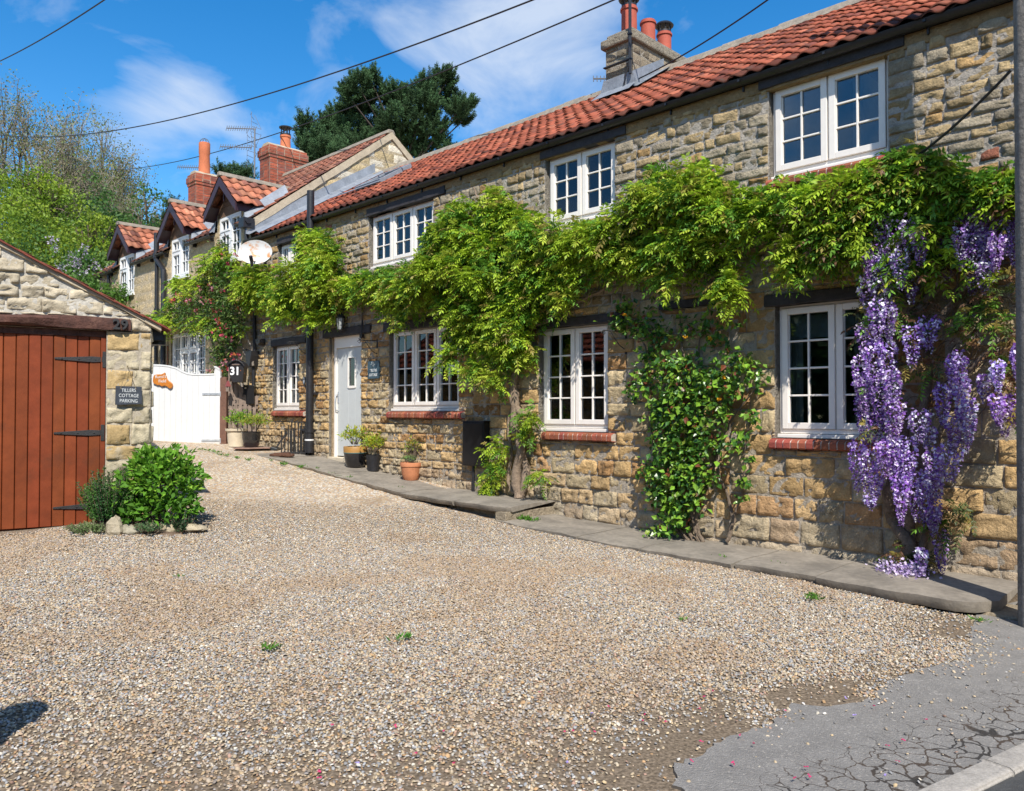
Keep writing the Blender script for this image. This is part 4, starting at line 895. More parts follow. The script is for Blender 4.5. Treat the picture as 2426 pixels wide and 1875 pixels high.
def sheet(poly, name, mt, dz=.004, step=.12, seed=1, thick=0, zf=None):
    """draped sheet over the ground, outline in world xy"""
    ptsl = [Vector(p[:2]) for p in poly]; n0 = len(ptsl); x0 = min(p.x for p in ptsl); x1 = max(p.x for p in ptsl); y0 = min(p.y for p in ptsl); y1 = max(p.y for p in ptsl)
    out = list(ptsl); 
    def inside(x, y):
        r = False; j = n0 - 1
        for i in range(n0):
            a, b_ = ptsl[i], ptsl[j]
            if (a.y > y) != (b_.y > y) and x < (b_.x - a.x) * (y - a.y) / (b_.y - a.y) + a.x: r = not r
            j = i
        return r
    x = x0
    while x < x1:
        y = y0
        while y < y1:
            if inside(x, y): out.append(Vector((x, y)))
            y += step
        x += step
    vs, es, fs, *_ = geometry.delaunay_2d_cdt(out, [(i, (i + 1) % n0) for i in range(n0)], [list(range(n0))], 1, 1e-4)
    zf = zf or (lambda x, y: gz(x, y))
    V = [(v.x, v.y, zf(v.x, v.y) + dz) for v in vs]
    me = bpy.data.meshes.new(name); 
    me.from_pydata(V, [], [tuple(f) for f in fs]); me.materials.append(mt); o = bpy.data.objects.new(name, me); COL.objects.link(o)
    me.polygons.foreach_set('use_smooth', [True] * len(me.polygons)); return o
def rough_line(pts, amp=.03, step=.06, seed=1):
    rr = random.Random(seed); o = []
    for a, c in zip(pts[:-1], pts[1:]):
        n = max(1, int((c - a).length / step))
        for i in range(n):
            p = a.lerp(c, i / n); o.append(Vector((p.x + rr.uniform(-amp, amp), p.y + rr.uniform(-amp, amp))))
    o.append(pts[-1]); return o
G = lambda x, y: (lambda p: Vector((p.x, p.y)))(onground(x * K, y * K))
edge_ = [G(2075, 1335), G(2088, 1385), G(2030, 1408), G(1985, 1424), G(1870, 1470), G(1850, 1492), G(1770, 1505), G(1700, 1515), G(1640, 1560), G(1560, 1580), G(1500, 1618), G(1425, 1640), G(1440, 1668), G(1465, 1700)]
kb = [G(1975, 1692), G(2080, 1642), G(2184, 1594)]; kdir = (kb[2] - kb[0]).normalized()
K0 = kb[0] - kdir * 3.2; K1 = kb[2] + kdir * 9
foot = [edge_[-1], Vector((K0.x - .2, K0.y - .1))]
M_ASPH = mat('asphalt', (.245, .23, .21), rough=.9, nscale=7, namt=.14, bump=1, bscale=110, hue=((.46, .42, .37), 60, .56, .8), spec=.3, bdist=.012)
# worn asphalt with a crazed, earth-filled strip along the kerb and pale scuffs at the gravel edge
def crackmat():
    m = M_ASPH; t = m.node_tree; n = t.nodes; L = t.links; b = bsdf(m); src = b.inputs['Base Color'].links[0].from_socket; g = n.new('ShaderNodeNewGeometry')
    vo = n.new('ShaderNodeTexVoronoi'); vo.feature = 'DISTANCE_TO_EDGE'; vo.inputs['Scale'].default_value = 9.5
    no = n.new('ShaderNodeTexNoise'); no.inputs['Scale'].default_value = 6; no.inputs['Detail'].default_value = 5; L.new(g.outputs['Position'], no.inputs['Vector'])
    ad = n.new('ShaderNodeVectorMath'); ad.operation = 'MULTIPLY_ADD'; L.new(no.outputs['Color'], ad.inputs[0]); ad.inputs[1].default_value = (.20, .20, 0); L.new(g.outputs['Position'], ad.inputs[2]); L.new(ad.outputs[0], vo.inputs['Vector'])
    # distance from the kerb line
    nn_ = Vector((-kdir.y, kdir.x, 0)); dd = n.new('ShaderNodeVectorMath'); dd.operation = 'DOT_PRODUCT'; L.new(ad.outputs[0], dd.inputs[0]); dd.inputs[1].default_value = nn_; off_ = kb[0].x * nn_.x + kb[0].y * nn_.y
    s = n.new('ShaderNodeMath'); s.operation = 'SUBTRACT'; L.new(dd.outputs['Value'], s.inputs[0]); s.inputs[1].default_value = off_ + .10
    wd_ = n.new('ShaderNodeMapRange'); wd_.inputs[1].default_value = .02; wd_.inputs[2].default_value = .50; wd_.inputs[3].default_value = .055; wd_.inputs[4].default_value = -.012; L.new(s.outputs[0], wd_.inputs[0])
    lt_ = n.new('ShaderNodeMath'); lt_.operation = 'SUBTRACT'; L.new(wd_.outputs[0], lt_.inputs[0]); L.new(vo.outputs['Distance'], lt_.inputs[1])
    ck = n.new('ShaderNodeMapRange'); ck.inputs[1].default_value = -.012; ck.inputs[2].default_value = .010; L.new(lt_.outputs[0], ck.inputs[0])
    nb = n.new('ShaderNodeTexNoise'); nb.inputs['Scale'].default_value = 3.0; L.new(g.outputs['Position'], nb.inputs['Vector'])
    ec = n.new('ShaderNodeValToRGB'); ec.color_ramp.elements[0].position = .45; ec.color_ramp.elements[0].color = (.05, .045, .04, 1); ec.color_ramp.elements[1].position = .55; ec.color_ramp.elements[1].color = (.085, .064, .048, 1); L.new(nb.outputs['Fac'], ec.inputs[0])
    mi = n.new('ShaderNodeMix'); mi.data_type = 'RGBA'; L.new(ck.outputs[0], mi.inputs['Factor']); L.new(src, mi.inputs['A']); L.new(ec.outputs[0], mi.inputs['B']); L.new(mi.outputs['Result'], b.inputs['Base Color'])
crackmat()
endR = G(2600, 1290)
el = rough_line(rough_line(edge_, .05, .22, 9), .018, .04, 4)
tip = [Vector((K1.x - .05, K1.y + .1)), Vector((4.6, 6.9)), Vector((3.75, 6.35))]
poly = el + foot + [K0 + Vector((-.0, 0)), K1] + [Vector((K1.x + .2, K1.y + .8)), Vector((9, 9)), Vector((6, 6.6)), Vector((3.9, 6.25))]
# outline: gravel edge (far to near), back along the kerb, then up the right side behind the pole
poly = [Vector((3.55, 6.05))] + el + [K0.lerp(K1, i / 90) for i in range(91)] + [ Vector((12, K1.y + 2)), Vector((9, 9.5)), Vector((4.4, 6.45))]
pv = sheet(poly, 'pavement', M_ASPH, dz=.009, step=.15); tag(pv, kind='structure')
# thickness of the asphalt edge
b = MB()
for a, c in zip(el[:-1], el[1:]): b.add([(a.x, a.y, gz(a.x, a.y) + .0085), (c.x, c.y, gz(c.x, c.y) + .0085), (c.x - .012, c.y + .004, gz(c.x, c.y) - .02), (a.x - .012, a.y + .004, gz(a.x, a.y) - .02)], [(0, 1, 2, 3)])
tag(b.build('pavement_edge', mat('asphalt_edge', (.07, .06, .05), rough=.95), None), kind='structure')
M_KERB = mat('kerb_stone', (.34, .31, .27), rough=.9, nscale=14, namt=.25, bump=.6, bscale=80, hue=((.2, .18, .15), 6, .6, .5))
kn = Vector((kdir.y, -kdir.x)); b = MB(); L_ = (K1 - K0).length; a = 0
while a < L_:
    e = min(a + .91, L_); pr = [(0, -.1), (0, .014), (.012, .019), (.115, .019), (.13, .010), (.135, -.1)]
    p0, p1 = K0 + kdir * (a + .004), K0 + kdir * (e - .004)
    vs = [(p0.x + kn.x * x, p0.y + kn.y * x, z + gz(p0.x, p0.y) + .012) for x, z in pr] + [(p1.x + kn.x * x, p1.y + kn.y * x, z + gz(p1.x, p1.y) + .012) for x, z in pr]; n_ = len(pr)
    b.add(vs, [(i, i + 1, n_ + i + 1, n_ + i) for i in range(n_ - 1)] + [tuple(range(n_)), tuple(range(2 * n_ - 1, n_ - 1, -1))]); a = e
tag(b.build('kerb', M_KERB, None, bevel=.008), kind='structure')
M_ROAD = mat('road_asphalt', (.06, .06, .058), rough=.9, nscale=5, namt=.3, bump=.8, bscale=120, hue=((.2, .19, .17), 50, .62, .6))
q0, q1 = K0 + kn * .13 - kdir * 8, K1 + kn * .13; b = MB(); NR = 40; b.add([(lambda p: (p.x, p.y, gz(p.x, p.y) + .030 - (.02 if w_ == 0 else 0)))(q0.lerp(q1, i / NR) + kn * w_) for w_ in (0, .25, 2, 7) for i in range(NR + 1)], [(j * (NR + 1) + i, j * (NR + 1) + i + 1, (j + 1) * (NR + 1) + i + 1, (j + 1) * (NR + 1) + i) for j in range(3) for i in range(NR)]); tag(b.build('road', M_ROAD, None), kind='structure')
# ---- flagged path along the cottage
M_FLAG = mat('flagstone', (.235, .205, .165), rough=.9, nscale=3.5, namt=.28, bump=.5, bscale=45, hue=((.13, .115, .095), 1.6, .55, .6))
def flags(u0, u1, wf, zf, name, joint, seed, th=.09):
    rr = random.Random(seed); b = MB(); u = u0; vs = []; bn = 0
    while u < u1 - .05:
        e = min(u + rr.uniform(*joint), u1); e = u1 if u1 - e < .3 else e; n = max(2, int((e - u) / .12)); m = 9; V_ = []
        j = rr.uniform(-.006, .006); je = rr.uniform(-.03, .03)
        for i in range(n + 1):
            uu = u + .009 + (e - u - .018) * i / n; w = wf(uu) + je + .014 * math.sin(uu * 13) + rr.uniform(-.008, .008)
            for k in range(m): v = .02 - (w + .02) * k / (m - 1); V_.append((uu, v, zf(uu) + j + .004 * math.sin(uu * 5 + v * 7) - (.012 if k == m - 1 else 0)))
            V_.append((uu, -w + .005, zf(uu) - th * .55)); V_.append((uu, -w + .03, zf(uu) - th))
        mm = m + 2; f = [(i * mm + k, i * mm + k + 1, (i + 1) * mm + k + 1, (i + 1) * mm + k) for i in range(n) for k in range(mm - 1)]
        f += [tuple(range(mm)), tuple(n * mm + k for k in range(mm))]; b.add(V_, f); u = e
    o = b.build(name, M_FLAG, None, smooth=True); o.location = wp(0, 0, 0); o.rotation_euler = (0, 0, ROTW); return tag(o, kind='structure')
def wlow(u): return float(np.interp(u, [-6.77, -5, -3, -1.9, -1.68, -1.6], [.95, .92, .97, 1.08, 1.0, .80]))
def wup(u): return float(np.interp(u, [-15.6, -12.6, -9, -6.95, -6.77], [.75, .9, .92, .96, .84]))
flags(-6.95, -1.6, wlow, lambda u: base_z(max(u, -6.6)) if u > -6.6 else .285, 'lower_path', (.5, 1.15), 3)
flags(-15.9, -6.77, wup, lambda u: base_z(min(u, -6.82)), 'upper_path', (.55, 1.2), 5, th=.075)
b = MB(); b.cc = (.3, .25, .18)   # riser under the upper slab end
b.box(-6.98, -6.80, -.90, .02, .12, base_z(-6.85) - .07); b.box(-16, -6.98, -.80, -.70, .2, .40); o = b.build('path_riser', M_STONE, None, bevel=.01); o.location = wp(0, 0, 0); o.rotation_euler = (0, 0, ROTW); tag(o, kind='structure')
b = MB(); b.cc = (.33, .27, .19); b.box(-1.9, -1.42, -.93, -.5, -.02, .105); b.cc = (.12, .1, .08); b.box(-1.55, 2.6, -.62, .0, -.05, .06); b.box(-1.58, -1.40, -.5, .0, .0, .12); o = b.build('path_footing', M_STONE, None, bevel=.02); o.location = wp(0, 0, 0); o.rotation_euler = (0, 0, ROTW); tag(o, kind='structure')
# ================================================================== LOOSE GRAVEL
def inpoly(px, py, poly):
    r = np.zeros(len(px), bool); j = len(poly) - 1
    for i in range(len(poly)):
        xi, yi, xj, yj = poly[i][0], poly[i][1], poly[j][0], poly[j][1]
        if yi != yj: r ^= ((yi > py) != (yj > py)) & (px < (xj - xi) * (py - yi) / (yj - yi) + xi)
        j = i
    return r
def wallcoords(x, y): return -(x * WD.x + y * WD.y), x * WN.x + y * WN.y - D
PAL = np.array([(.46, .36, .23), (.54, .45, .32), (.40, .33, .25), (.47, .29, .14), (.64, .58, .47), (.29, .285, .28), (.38, .39, .40), (.50, .37, .26), (.36, .22, .16), (.68, .64, .58), (.56, .42, .24), (.22, .205, .19)])
PW = np.array([.16, .12, .14, .07, .08, .13, .11, .09, .05, .03, .04, .03]); PW = PW / PW.sum()
def pebbles(x, y, zb, size, rng, name, label):
    n = len(x); ring = 5
    a = rng.random(n) * 6.283; asp = .62 + .38 * rng.random(n); ht = (.42 + .25 * rng.random(n)) * size
    ang = np.arange(ring) * 2 * math.pi / ring
    P = np.zeros((n, 11, 3)); 
    for lay, (rr_, zz) in enumerate(((.5, .0), (.40, .38))):
        for k in range(ring):
            q = ang[k] + lay * .6; w = .82 + .3 * rng.random(n)
            lx = np.cos(q) * rr_ * size * w; ly = np.sin(q) * rr_ * size * asp * w
            P[:, lay * 5 + k, 0] = lx * np.cos(a) - ly * np.sin(a); P[:, lay * 5 + k, 1] = lx * np.sin(a) + ly * np.cos(a); P[:, lay * 5 + k, 2] = zz * ht * (1 + (.5 * (rng.random(n) - .5)))
    P[:, 10, 2] = ht * (.5 + .1 * rng.random(n))
    tx, ty = (rng.random(n) - .5) * .9, (rng.random(n) - .5) * .9
    P[:, :, 2] += P[:, :, 0] * tx[:, None] + P[:, :, 1] * ty[:, None]
    P += np.stack([x, y, zb], -1)[:, None, :]
    f4 = np.array([(k, (k + 1) % 5, 5 + (k + 1) % 5, 5 + k) for k in range(5)]); f3 = np.array([(5 + k, 5 + (k + 1) % 5, 10) for k in range(5)])
    o = (np.arange(n) * 11)[:, None, None]
    c = (PAL[rng.choice(len(PAL), n, p=PW)] * .92 + np.array([.44, .38, .31]) * .08) * (.58 + .48 * rng.random((n, 1)))
    dm = fbm(x * .8, y * .8, 5.5, 3); k = np.clip((dm - .53) * 4, 0, .34)[:, None]; c = c * (1 - k) + np.array([.30, .19, .10]) * (.8 + .5 * rng.random((n, 1))) * k
    col = np.repeat(c[:, None, :], 11, 1); col[:, :5] *= .9
    ob = mesh_np(name, P.reshape(-1, 3), [(f4[None] + o).reshape(-1, 4), (f3[None] + o).reshape(-1, 3)], mat('pebble', attr=True, rough=.8, spec=.3, nscale=70, namt=.08), None, col.reshape(-1, 3), smooth=True)
    return tag(ob, label, 'gravel', kind='stuff')
rng = np.random.default_rng(5)
Y1 = 10.6; NP_ = 980000
y = 2.7 + (Y1 - 2.7) * np.sqrt(rng.random(NP_)); x = (rng.random(NP_) * 2 - 1) * (.67 * y + 1.7)
keep = rng.random(NP_) < np.clip((10.6 - y) / 3.2, 0, 1)
pl = [(p.x, p.y) for p in poly]
u_, v_ = wallcoords(x, y); wl = np.interp(u_, [-15.6, -12.6, -9, -6.95, -6.77, -5, -3, -1.9, -1.68, -1.5, -1.3], [.75, .9, .92, .96, .93, .92, .97, 1.08, 1.0, .9, .5])
inp = inpoly(x, y, pl)
# thin, earthy patches near the asphalt
de = np.min(np.stack([np.hypot(x - p.x, y - p.y) for p in el[::4]]), 0)
thin = np.clip(1.25 - de / .55, 0, 1) * np.clip((fbm(x * 2.3, y * 2.3, 9.1, 3) - .40) * 6, 0, 1)
keep &= (rng.random(NP_) > thin * .93) & (v_ < -wl + .02)
gl = (x - GP.x) * GD.x + (y - GP.y) * GD.y; gn_ = (x - GP.x) * GN.x + (y - GP.y) * GN.y
keep &= ~((gn_ > -.06) & (gl < g1 + .02)) 
keep &= ~((gl < g1 + .1) & (gn_ > -.5 + .3 * rng.random(NP_)) & (gl > -1) & (rng.random(NP_) < .8) & (gl < .35))
keep &= ((x - K0.x) * kn.x + (y - K0.y) * kn.y < -.03)
keep &= (~inp) | (rng.random(NP_) < .006 + .55 * np.exp(-de / .05) + .05 * np.exp(-de / .25))
x, y, inp = x[keep], y[keep], inp[keep]
size = .0105 + .0145 * rng.random(len(x)) ** 1.4
print('pebbles', len(x))
pebbles(x, y, gzv(x, y) + np.where(inp, .009, -.002 + rng.random(len(x)) * .012) + (fbm(x * .9, y * .9, 3.3, 2) - .5) * .035, size, rng, 'gravel', 'loose mixed river gravel covering the sloping drive')
# ================================================================== LEAVES
def norm(a): return a / np.maximum(np.linalg.norm(a, axis=-1, keepdims=True), 1e-9)
def leaf_quads(P, Dr, Nn, L, W, fold=.25):
    """single leaves: base, two mid edges, tip and a raised or lowered midrib -> two quads"""
    S = norm(np.cross(Dr, Nn)); Nn = norm(np.cross(S, Dr)); L = L[:, None]; W = W[:, None]
    b0 = P; t = P + Dr * L - Nn * L * .12; m = P + Dr * L * .48 - Nn * W * fold * .5; a = P + Dr * L * .42 + S * W * .5 + Nn * W * fold * .5; c = P + Dr * L * .42 - S * W * .5 + Nn * W * fold * .5
    V = np.stack([b0, a, t, c, m], 1); n = len(P); o = (np.arange(n) * 5)[:, None]
    F3 = np.concatenate([o + np.array([[0, 1, 4]]), o + np.array([[1, 2, 4]]), o + np.array([[2, 3, 4]]), o + np.array([[3, 0, 4]])])
    return V.reshape(-1, 3), F3
def leaf_mesh(name, P, Dr, Nn, L, W, C, mt, parent=None, fold=.25):
    V, F3 = leaf_quads(P, Dr, Nn, L, W, fold); return mesh_np(name, V, [F3], mt, parent, np.repeat(C, 5, 0), smooth=False)
def flat_quads(P, Dr, Nn, L, W):
    S = norm(np.cross(Dr, Nn)); L = L[:, None]; W = W[:, None]
    V = np.stack([P, P + Dr * L * .42 + S * W * .5, P + Dr * L, P + Dr * L * .42 - S * W * .5], 1); n = len(P); o = (np.arange(n) * 4)[:, None]
    return V.reshape(-1, 3), o + np.array([[0, 1, 2, 3]])
def rdir(n, rng): return norm(rng.normal(size=(n, 3)))
def pinnate_mesh(name, P, Dr, L, C, rng, K=5, mt=None, parent=None, lf=.37, wd=.37, droop=.5):
    n = len(P); z = np.array([0, 0, 1.0]); S = norm(np.cross(Dr, z + .35 * rng.normal(size=(n, 3)))); Nn = norm(np.cross(S, Dr))
    VV, FF, CC = [], [], []; off = 0
    items = [(t, s) for t in np.linspace(.22, .94, K) for s in (-1, 1)] + [(1.0, 0)]
    for t, s in items:
        base = P + Dr * (L * t)[:, None] - z * (L * droop * t * t)[:, None]; tang = norm(Dr - z * droop * 2 * t)
        ld = norm(tang * (.55 if s else 1) + S * s * .85 - z * .32 + .12 * rng.normal(size=(n, 3)))
        ll = L * lf * (1 - .35 * abs(t - .55)) * (.85 + .3 * rng.random(n)); V, Fq = flat_quads(base, ld, norm(Nn + .25 * rng.normal(size=(n, 3))), ll, ll * wd)
        VV.append(V); FF.append(Fq + off); off += len(V); CC.append(np.repeat(C * (.9 + .22 * rng.random((n, 1))), 4, 0))
    # leaf stalks
    e = P + Dr * L[:, None] - z * (L * droop)[:, None]; m = P + Dr * (L * .5)[:, None] - z * (L * droop * .25)[:, None]; w = S * .0022
    V = np.stack([P - w, P + w, m + w, m - w, e + w * .5, e - w * .5], 1).reshape(-1, 3); o = (np.arange(n) * 6)[:, None]
    VV.append(V); FF.append(off + np.concatenate([o + np.array([[0, 1, 2, 3]]), o + np.array([[3, 2, 4, 5]])])); CC.append(np.repeat(C * np.array([1.1, .8, .8]), 6, 0))
    return mesh_np(name, np.concatenate(VV), [np.concatenate(FF)], mt or M_LEAF, parent, np.concatenate(CC))
OUT = np.array(tuple(-WN)); ALO = np.array(tuple(-WD)); UPV = np.array([0, 0, 1.0])
def wps(u, v, z): return np.stack([WN.x * (D + v) - WD.x * u, WN.y * (D + v) - WD.y * u, z], -1)
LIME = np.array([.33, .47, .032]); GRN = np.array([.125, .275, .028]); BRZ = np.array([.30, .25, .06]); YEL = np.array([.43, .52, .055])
def spray_plant(name, parent, cu, cv, cz, rng, per=9, L=(.17, .27), cols=(LIME, GRN, YEL), w=(.55, .3, .15), mt=None, out=.55, bronze=.06, K=5, droop=.5):
    n = len(cu); N_ = n * per; P = np.repeat(wps(cu, cv, cz), per, 0) + rng.normal(size=(N_, 3)) * .035
    d = rng.normal(size=(N_, 3)); dt = norm(d + OUT * out * 1.6 + UPV * .25); 
    ci = rng.choice(len(cols), n, p=w); C = np.array(cols)[ci] * (.75 + .5 * rng.random((n, 1))); C = np.repeat(C, per, 0)
    bz = rng.random(N_) < bronze; C[bz] = BRZ * (.8 + .5 * rng.random((bz.sum(), 1)))
    l = L[0] + (L[1] - L[0]) * rng.random(N_)
    return pinnate_mesh(name, P, dt, l, C * (.85 + .3 * rng.random((N_, 1))), rng, K, mt, parent, droop=droop)
def band(tab, n, rng, off=(.08, .5), thr=.42, fr=(2.0, 3.4), top_u=None, seed=0.0):
    """table of (x, ytop, ybottom) display pixels -> sample points (u, v, z) in the creeper band on the wall"""
    T = []
    for x_, a, b_ in tab:
        u1_, z1_ = onwall(x_ * K, a * K, -.28); u2_, z2_ = onwall(x_ * K, b_ * K, -.34); T.append((u1_, z1_, z2_))
    T.sort(); T = np.array(T); u = T[0, 0] + (T[-1, 0] - T[0, 0]) * rng.random(n * 6); zt = np.interp(u, T[:, 0], T[:, 1]); zb = np.interp(u, T[:, 0], T[:, 2])
    zmin, zmax = T[:, 2].min(), T[:, 1].max(); z = zmin + (zmax - zmin) * rng.random(len(u)); ok = (z < zt - .07) & (z > zb + .08); u, z, zt, zb = u[ok], z[ok], zt[ok], zb[ok]
    t = (zt - z) / np.maximum(zt - zb, .05); th = np.clip((zt - zb) / .9, .3, 1)
    prof = np.sin(np.clip(t, .03, .97) ** .8 * math.pi) ** .6
    ridge_ = fbm(u * fr[0] + seed, z * fr[1], 2.2, 2)
    v = -(off[0] + (off[1] - off[0]) * prof * th * (.25 + .75 * rng.random(len(u)) ** .5) * (.45 + ridge_ * 1.1))
    dens = fbm(u * fr[0] * 1.1 + 7 + seed, z * fr[1] * 1.6, v * 2, 3)
    ok = dens > thr - .09 * (rng.random(len(u))); u, v, z = u[ok][:n], v[ok][:n], z[ok][:n]
    return u, v, z
def twig(b, pts, r0, r1, n=7, wob=.02, seed=0, sub=5):
    """smooth wobbly stem through points"""
    rr = random.Random(seed); P = [Vector(p) for p in pts]; out = []
    for i in range(len(P) - 1):
        p0 = P[max(i - 1, 0)]; p1 = P[i]; p2 = P[i + 1]; p3 = P[min(i + 2, len(P) - 1)]
        for k in range(sub):
            t = k / sub; q = .5 * ((2 * p1) + (-p0 + p2) * t + (2 * p0 - 5 * p1 + 4 * p2 - p3) * t * t + (-p0 + 3 * p1 - 3 * p2 + p3) * t ** 3)
            out.append(q + Vector((rr.uniform(-wob, wob), rr.uniform(-wob, wob), rr.uniform(-wob, wob) * .5)))
    out.append(P[-1]); m = len(out); b.tube(out, [(r0 + (r1 - r0) * (i / (m - 1))) * rr.uniform(.9, 1.15) for i in range(m)], n)
def wpx(x_, y_, v): u, z = onwall(x_ * K, y_ * K, v); return wp(u, v, z)
# ---- great green wisteria along the cottage
TAB = [(505, 600, 640), (520, 580, 655), (540, 566, 665), (560, 566, 655), (600, 600, 676), (622, 590, 680), (636, 560, 668), (645, 506, 660), (655, 487, 672), (680, 484, 690), (700, 492, 676), (714, 520, 655), (728, 582, 640), (760, 590, 640),
       (800, 560, 640), (840, 556, 672), (870, 560, 665), (900, 545, 660), (925, 525, 655), (945, 480, 675), (968, 420, 735), (1000, 392, 765), (1040, 390, 775), (1075, 410, 790), (1095, 432, 800), (1115, 445, 760), (1140, 448, 680), (1160, 444, 680),
       (1185, 452, 650), (1220, 466, 628), (1260, 470, 606), (1300, 456, 592), (1330, 425, 588), (1350, 388, 588), (1380, 366, 590), (1400, 358, 596), (1440, 352, 600), (1475, 346, 598), (1510, 336, 590), (1530, 352, 590), (1560, 400, 596),
       (1600, 408, 560), (1640, 398, 522), (1680, 396, 530), (1720, 388, 520), (1760, 382, 560), (1800, 370, 580), (1830, 360, 582)]
WI = wroot('wisteria', *(lambda q: (q[0], -.18, .48))(onwall(1105 * K, 1055 * K, -.2)), 'yellow-green wisteria on two twisted trunks, spreading over most of the near cottage front', 'climbing plant')
WIi = Matrix.Translation(WI.location) @ Matrix.Rotation(ROTW, 4, 'Z'); WIv = WIi.inverted()
def rel(o, root):
    """keep world geometry, parent to root"""
    M = Matrix.LocRotScale(root.location, root.rotation_euler.to_quaternion(), None); o.data.transform(M.inverted()); o.parent = root; return o
rng = np.random.default_rng(21)
u, v, z = band(TAB, 1650, rng, (.06, .54), .508, fr=(1.5, 4.4))
hang = [(1690, 520, 600, 16), (1550, 590, 645, 14), (1015, 780, 800, 10), (960, 740, 775, 8), (1065, 800, 822, 8), (660, 660, 690, 6), (860, 670, 700, 6), (605, 660, 685, 6), (1200, 630, 650, 5), (1430, 590, 612, 6)]
for x_, a, b_, n in hang:
    for i in range(n):
        t = rng.random(); q = onwall((x_ + rng.normal() * 9) * K, (a + (b_ - a) * t) * K, -.35); u = np.append(u, q[0]); v = np.append(v, -.32 - .08 * rng.random()); z = np.append(z, q[1])
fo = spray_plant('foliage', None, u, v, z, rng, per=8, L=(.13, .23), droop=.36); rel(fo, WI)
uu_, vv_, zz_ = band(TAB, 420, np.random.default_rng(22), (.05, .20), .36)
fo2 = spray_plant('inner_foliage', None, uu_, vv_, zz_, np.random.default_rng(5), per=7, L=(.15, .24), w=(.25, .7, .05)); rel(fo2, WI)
# low shoots near the foot
lowp = [(1137, 905, 14, .16, 22, 24), (1120, 885, 4, .2, 12, 12), (1063, 990, 13, .14, 14, 26), (1055, 1020, 10, .12, 10, 22), (1152, 1015, 6, .16, 12, 10), (1070, 965, 6, .14, 10, 16), (1062, 940, 4, .14, 8, 12)]
u, v, z = [], [], []
for x_, y_, n, vv, sx_, sy_ in lowp:
    for i in range(n): q = onwall((x_ + rng.normal() * sx_ * .7) * K, (y_ + rng.normal() * sy_ * .7) * K, -vv); u.append(q[0]); v.append(-vv - .1 * rng.random()); z.append(max(q[1], .55))
rel(spray_plant('low_foliage', None, np.array(u), np.array(v), np.array(z), rng, per=6, L=(.11, .18)), WI)
b = MB()
twig(b, [wpx(1108, 1062, -.17), wpx(1100, 1010, -.17), wpx(1112, 960, -.19), wpx(1096, 905, -.17), wpx(1100, 850, -.15), wpx(1085, 800, -.15), wpx(1060, 740, -.15)], .062, .05, 12, .012, 1)
twig(b, [wpx(1112, 1062, -.15), wpx(1122, 1000, -.13), wpx(1110, 950, -.12), wpx(1118, 900, -.13), wpx(1092, 850, -.17), wpx(1100, 790, -.16)], .052, .045, 12, .012, 2)
twig(b, [wpx(1104, 1055, -.16), wpx(1085, 1030, -.13), wpx(1090, 970, -.10), wpx(1085, 900, -.10), wpx(1105, 820, -.1)], .026, .02, 8, .01, 3)
twig(b, [wpx(1100, 800, -.14), wpx(1125, 710, -.10), wpx(1175, 680, -.08), wpx(1210, 630, -.12), wpx(1215, 560, -.2)], .024, .018, 8, .01, 4)
twig(b, [wpx(1130, 705, -.09), wpx(1180, 672, -.08), wpx(1240, 640, -.08), wpx(1300, 610, -.1), wpx(1400, 540, -.15), wpx(1550, 510, -.15), wpx(1720, 460, -.15)], .02, .022, 8, .012, 5)
twig(b, [wpx(1085, 800, -.15), wpx(1020, 700, -.15), wpx(940, 630, -.15), wpx(860, 610, -.15), wpx(720, 612, -.16), wpx(600, 620, -.16), wpx(530, 620, -.15)], .04, .02, 8, .015, 6)
twig(b, [wpx(1000, 690, -.1), wpx(1035, 640, -.1), wpx(1060, 560, -.12), wpx(1030, 450, -.12), wpx(1010, 400, -.12)], .025, .012, 8, .012, 7)
twig(b, [wpx(1200, 630, -.1), wpx(1330, 520, -.2), wpx(1450, 430, -.15), wpx(1500, 360, -.1)], .025, .01, 8, .012, 8)
rr = random.Random(4)
for i in range(46):
    x_ = rr.uniform(560, 1800); t = np.interp(x_, [q[0] for q in TAB], [q[1] for q in TAB]); bt_ = np.interp(x_, [q[0] for q in TAB], [q[2] for q in TAB]); y_ = rr.uniform(t + 20, bt_ - 10)
    twig(b, [wpx(x_, y_, -.08), wpx(x_ + rr.uniform(-20, 20), y_ + rr.uniform(-18, 10), -.2), wpx(x_ + rr.uniform(-45, 45), y_ + rr.uniform(-35, 20), -.33)], .008, .003, 5, .008, i)
o = b.build('trunk', mat('vine_bark', (.25, .185, .13), rough=.95, nscale=14, namt=.4, bump=1, bscale=40, bdist=.02), None, smooth=True); rel(o, WI)
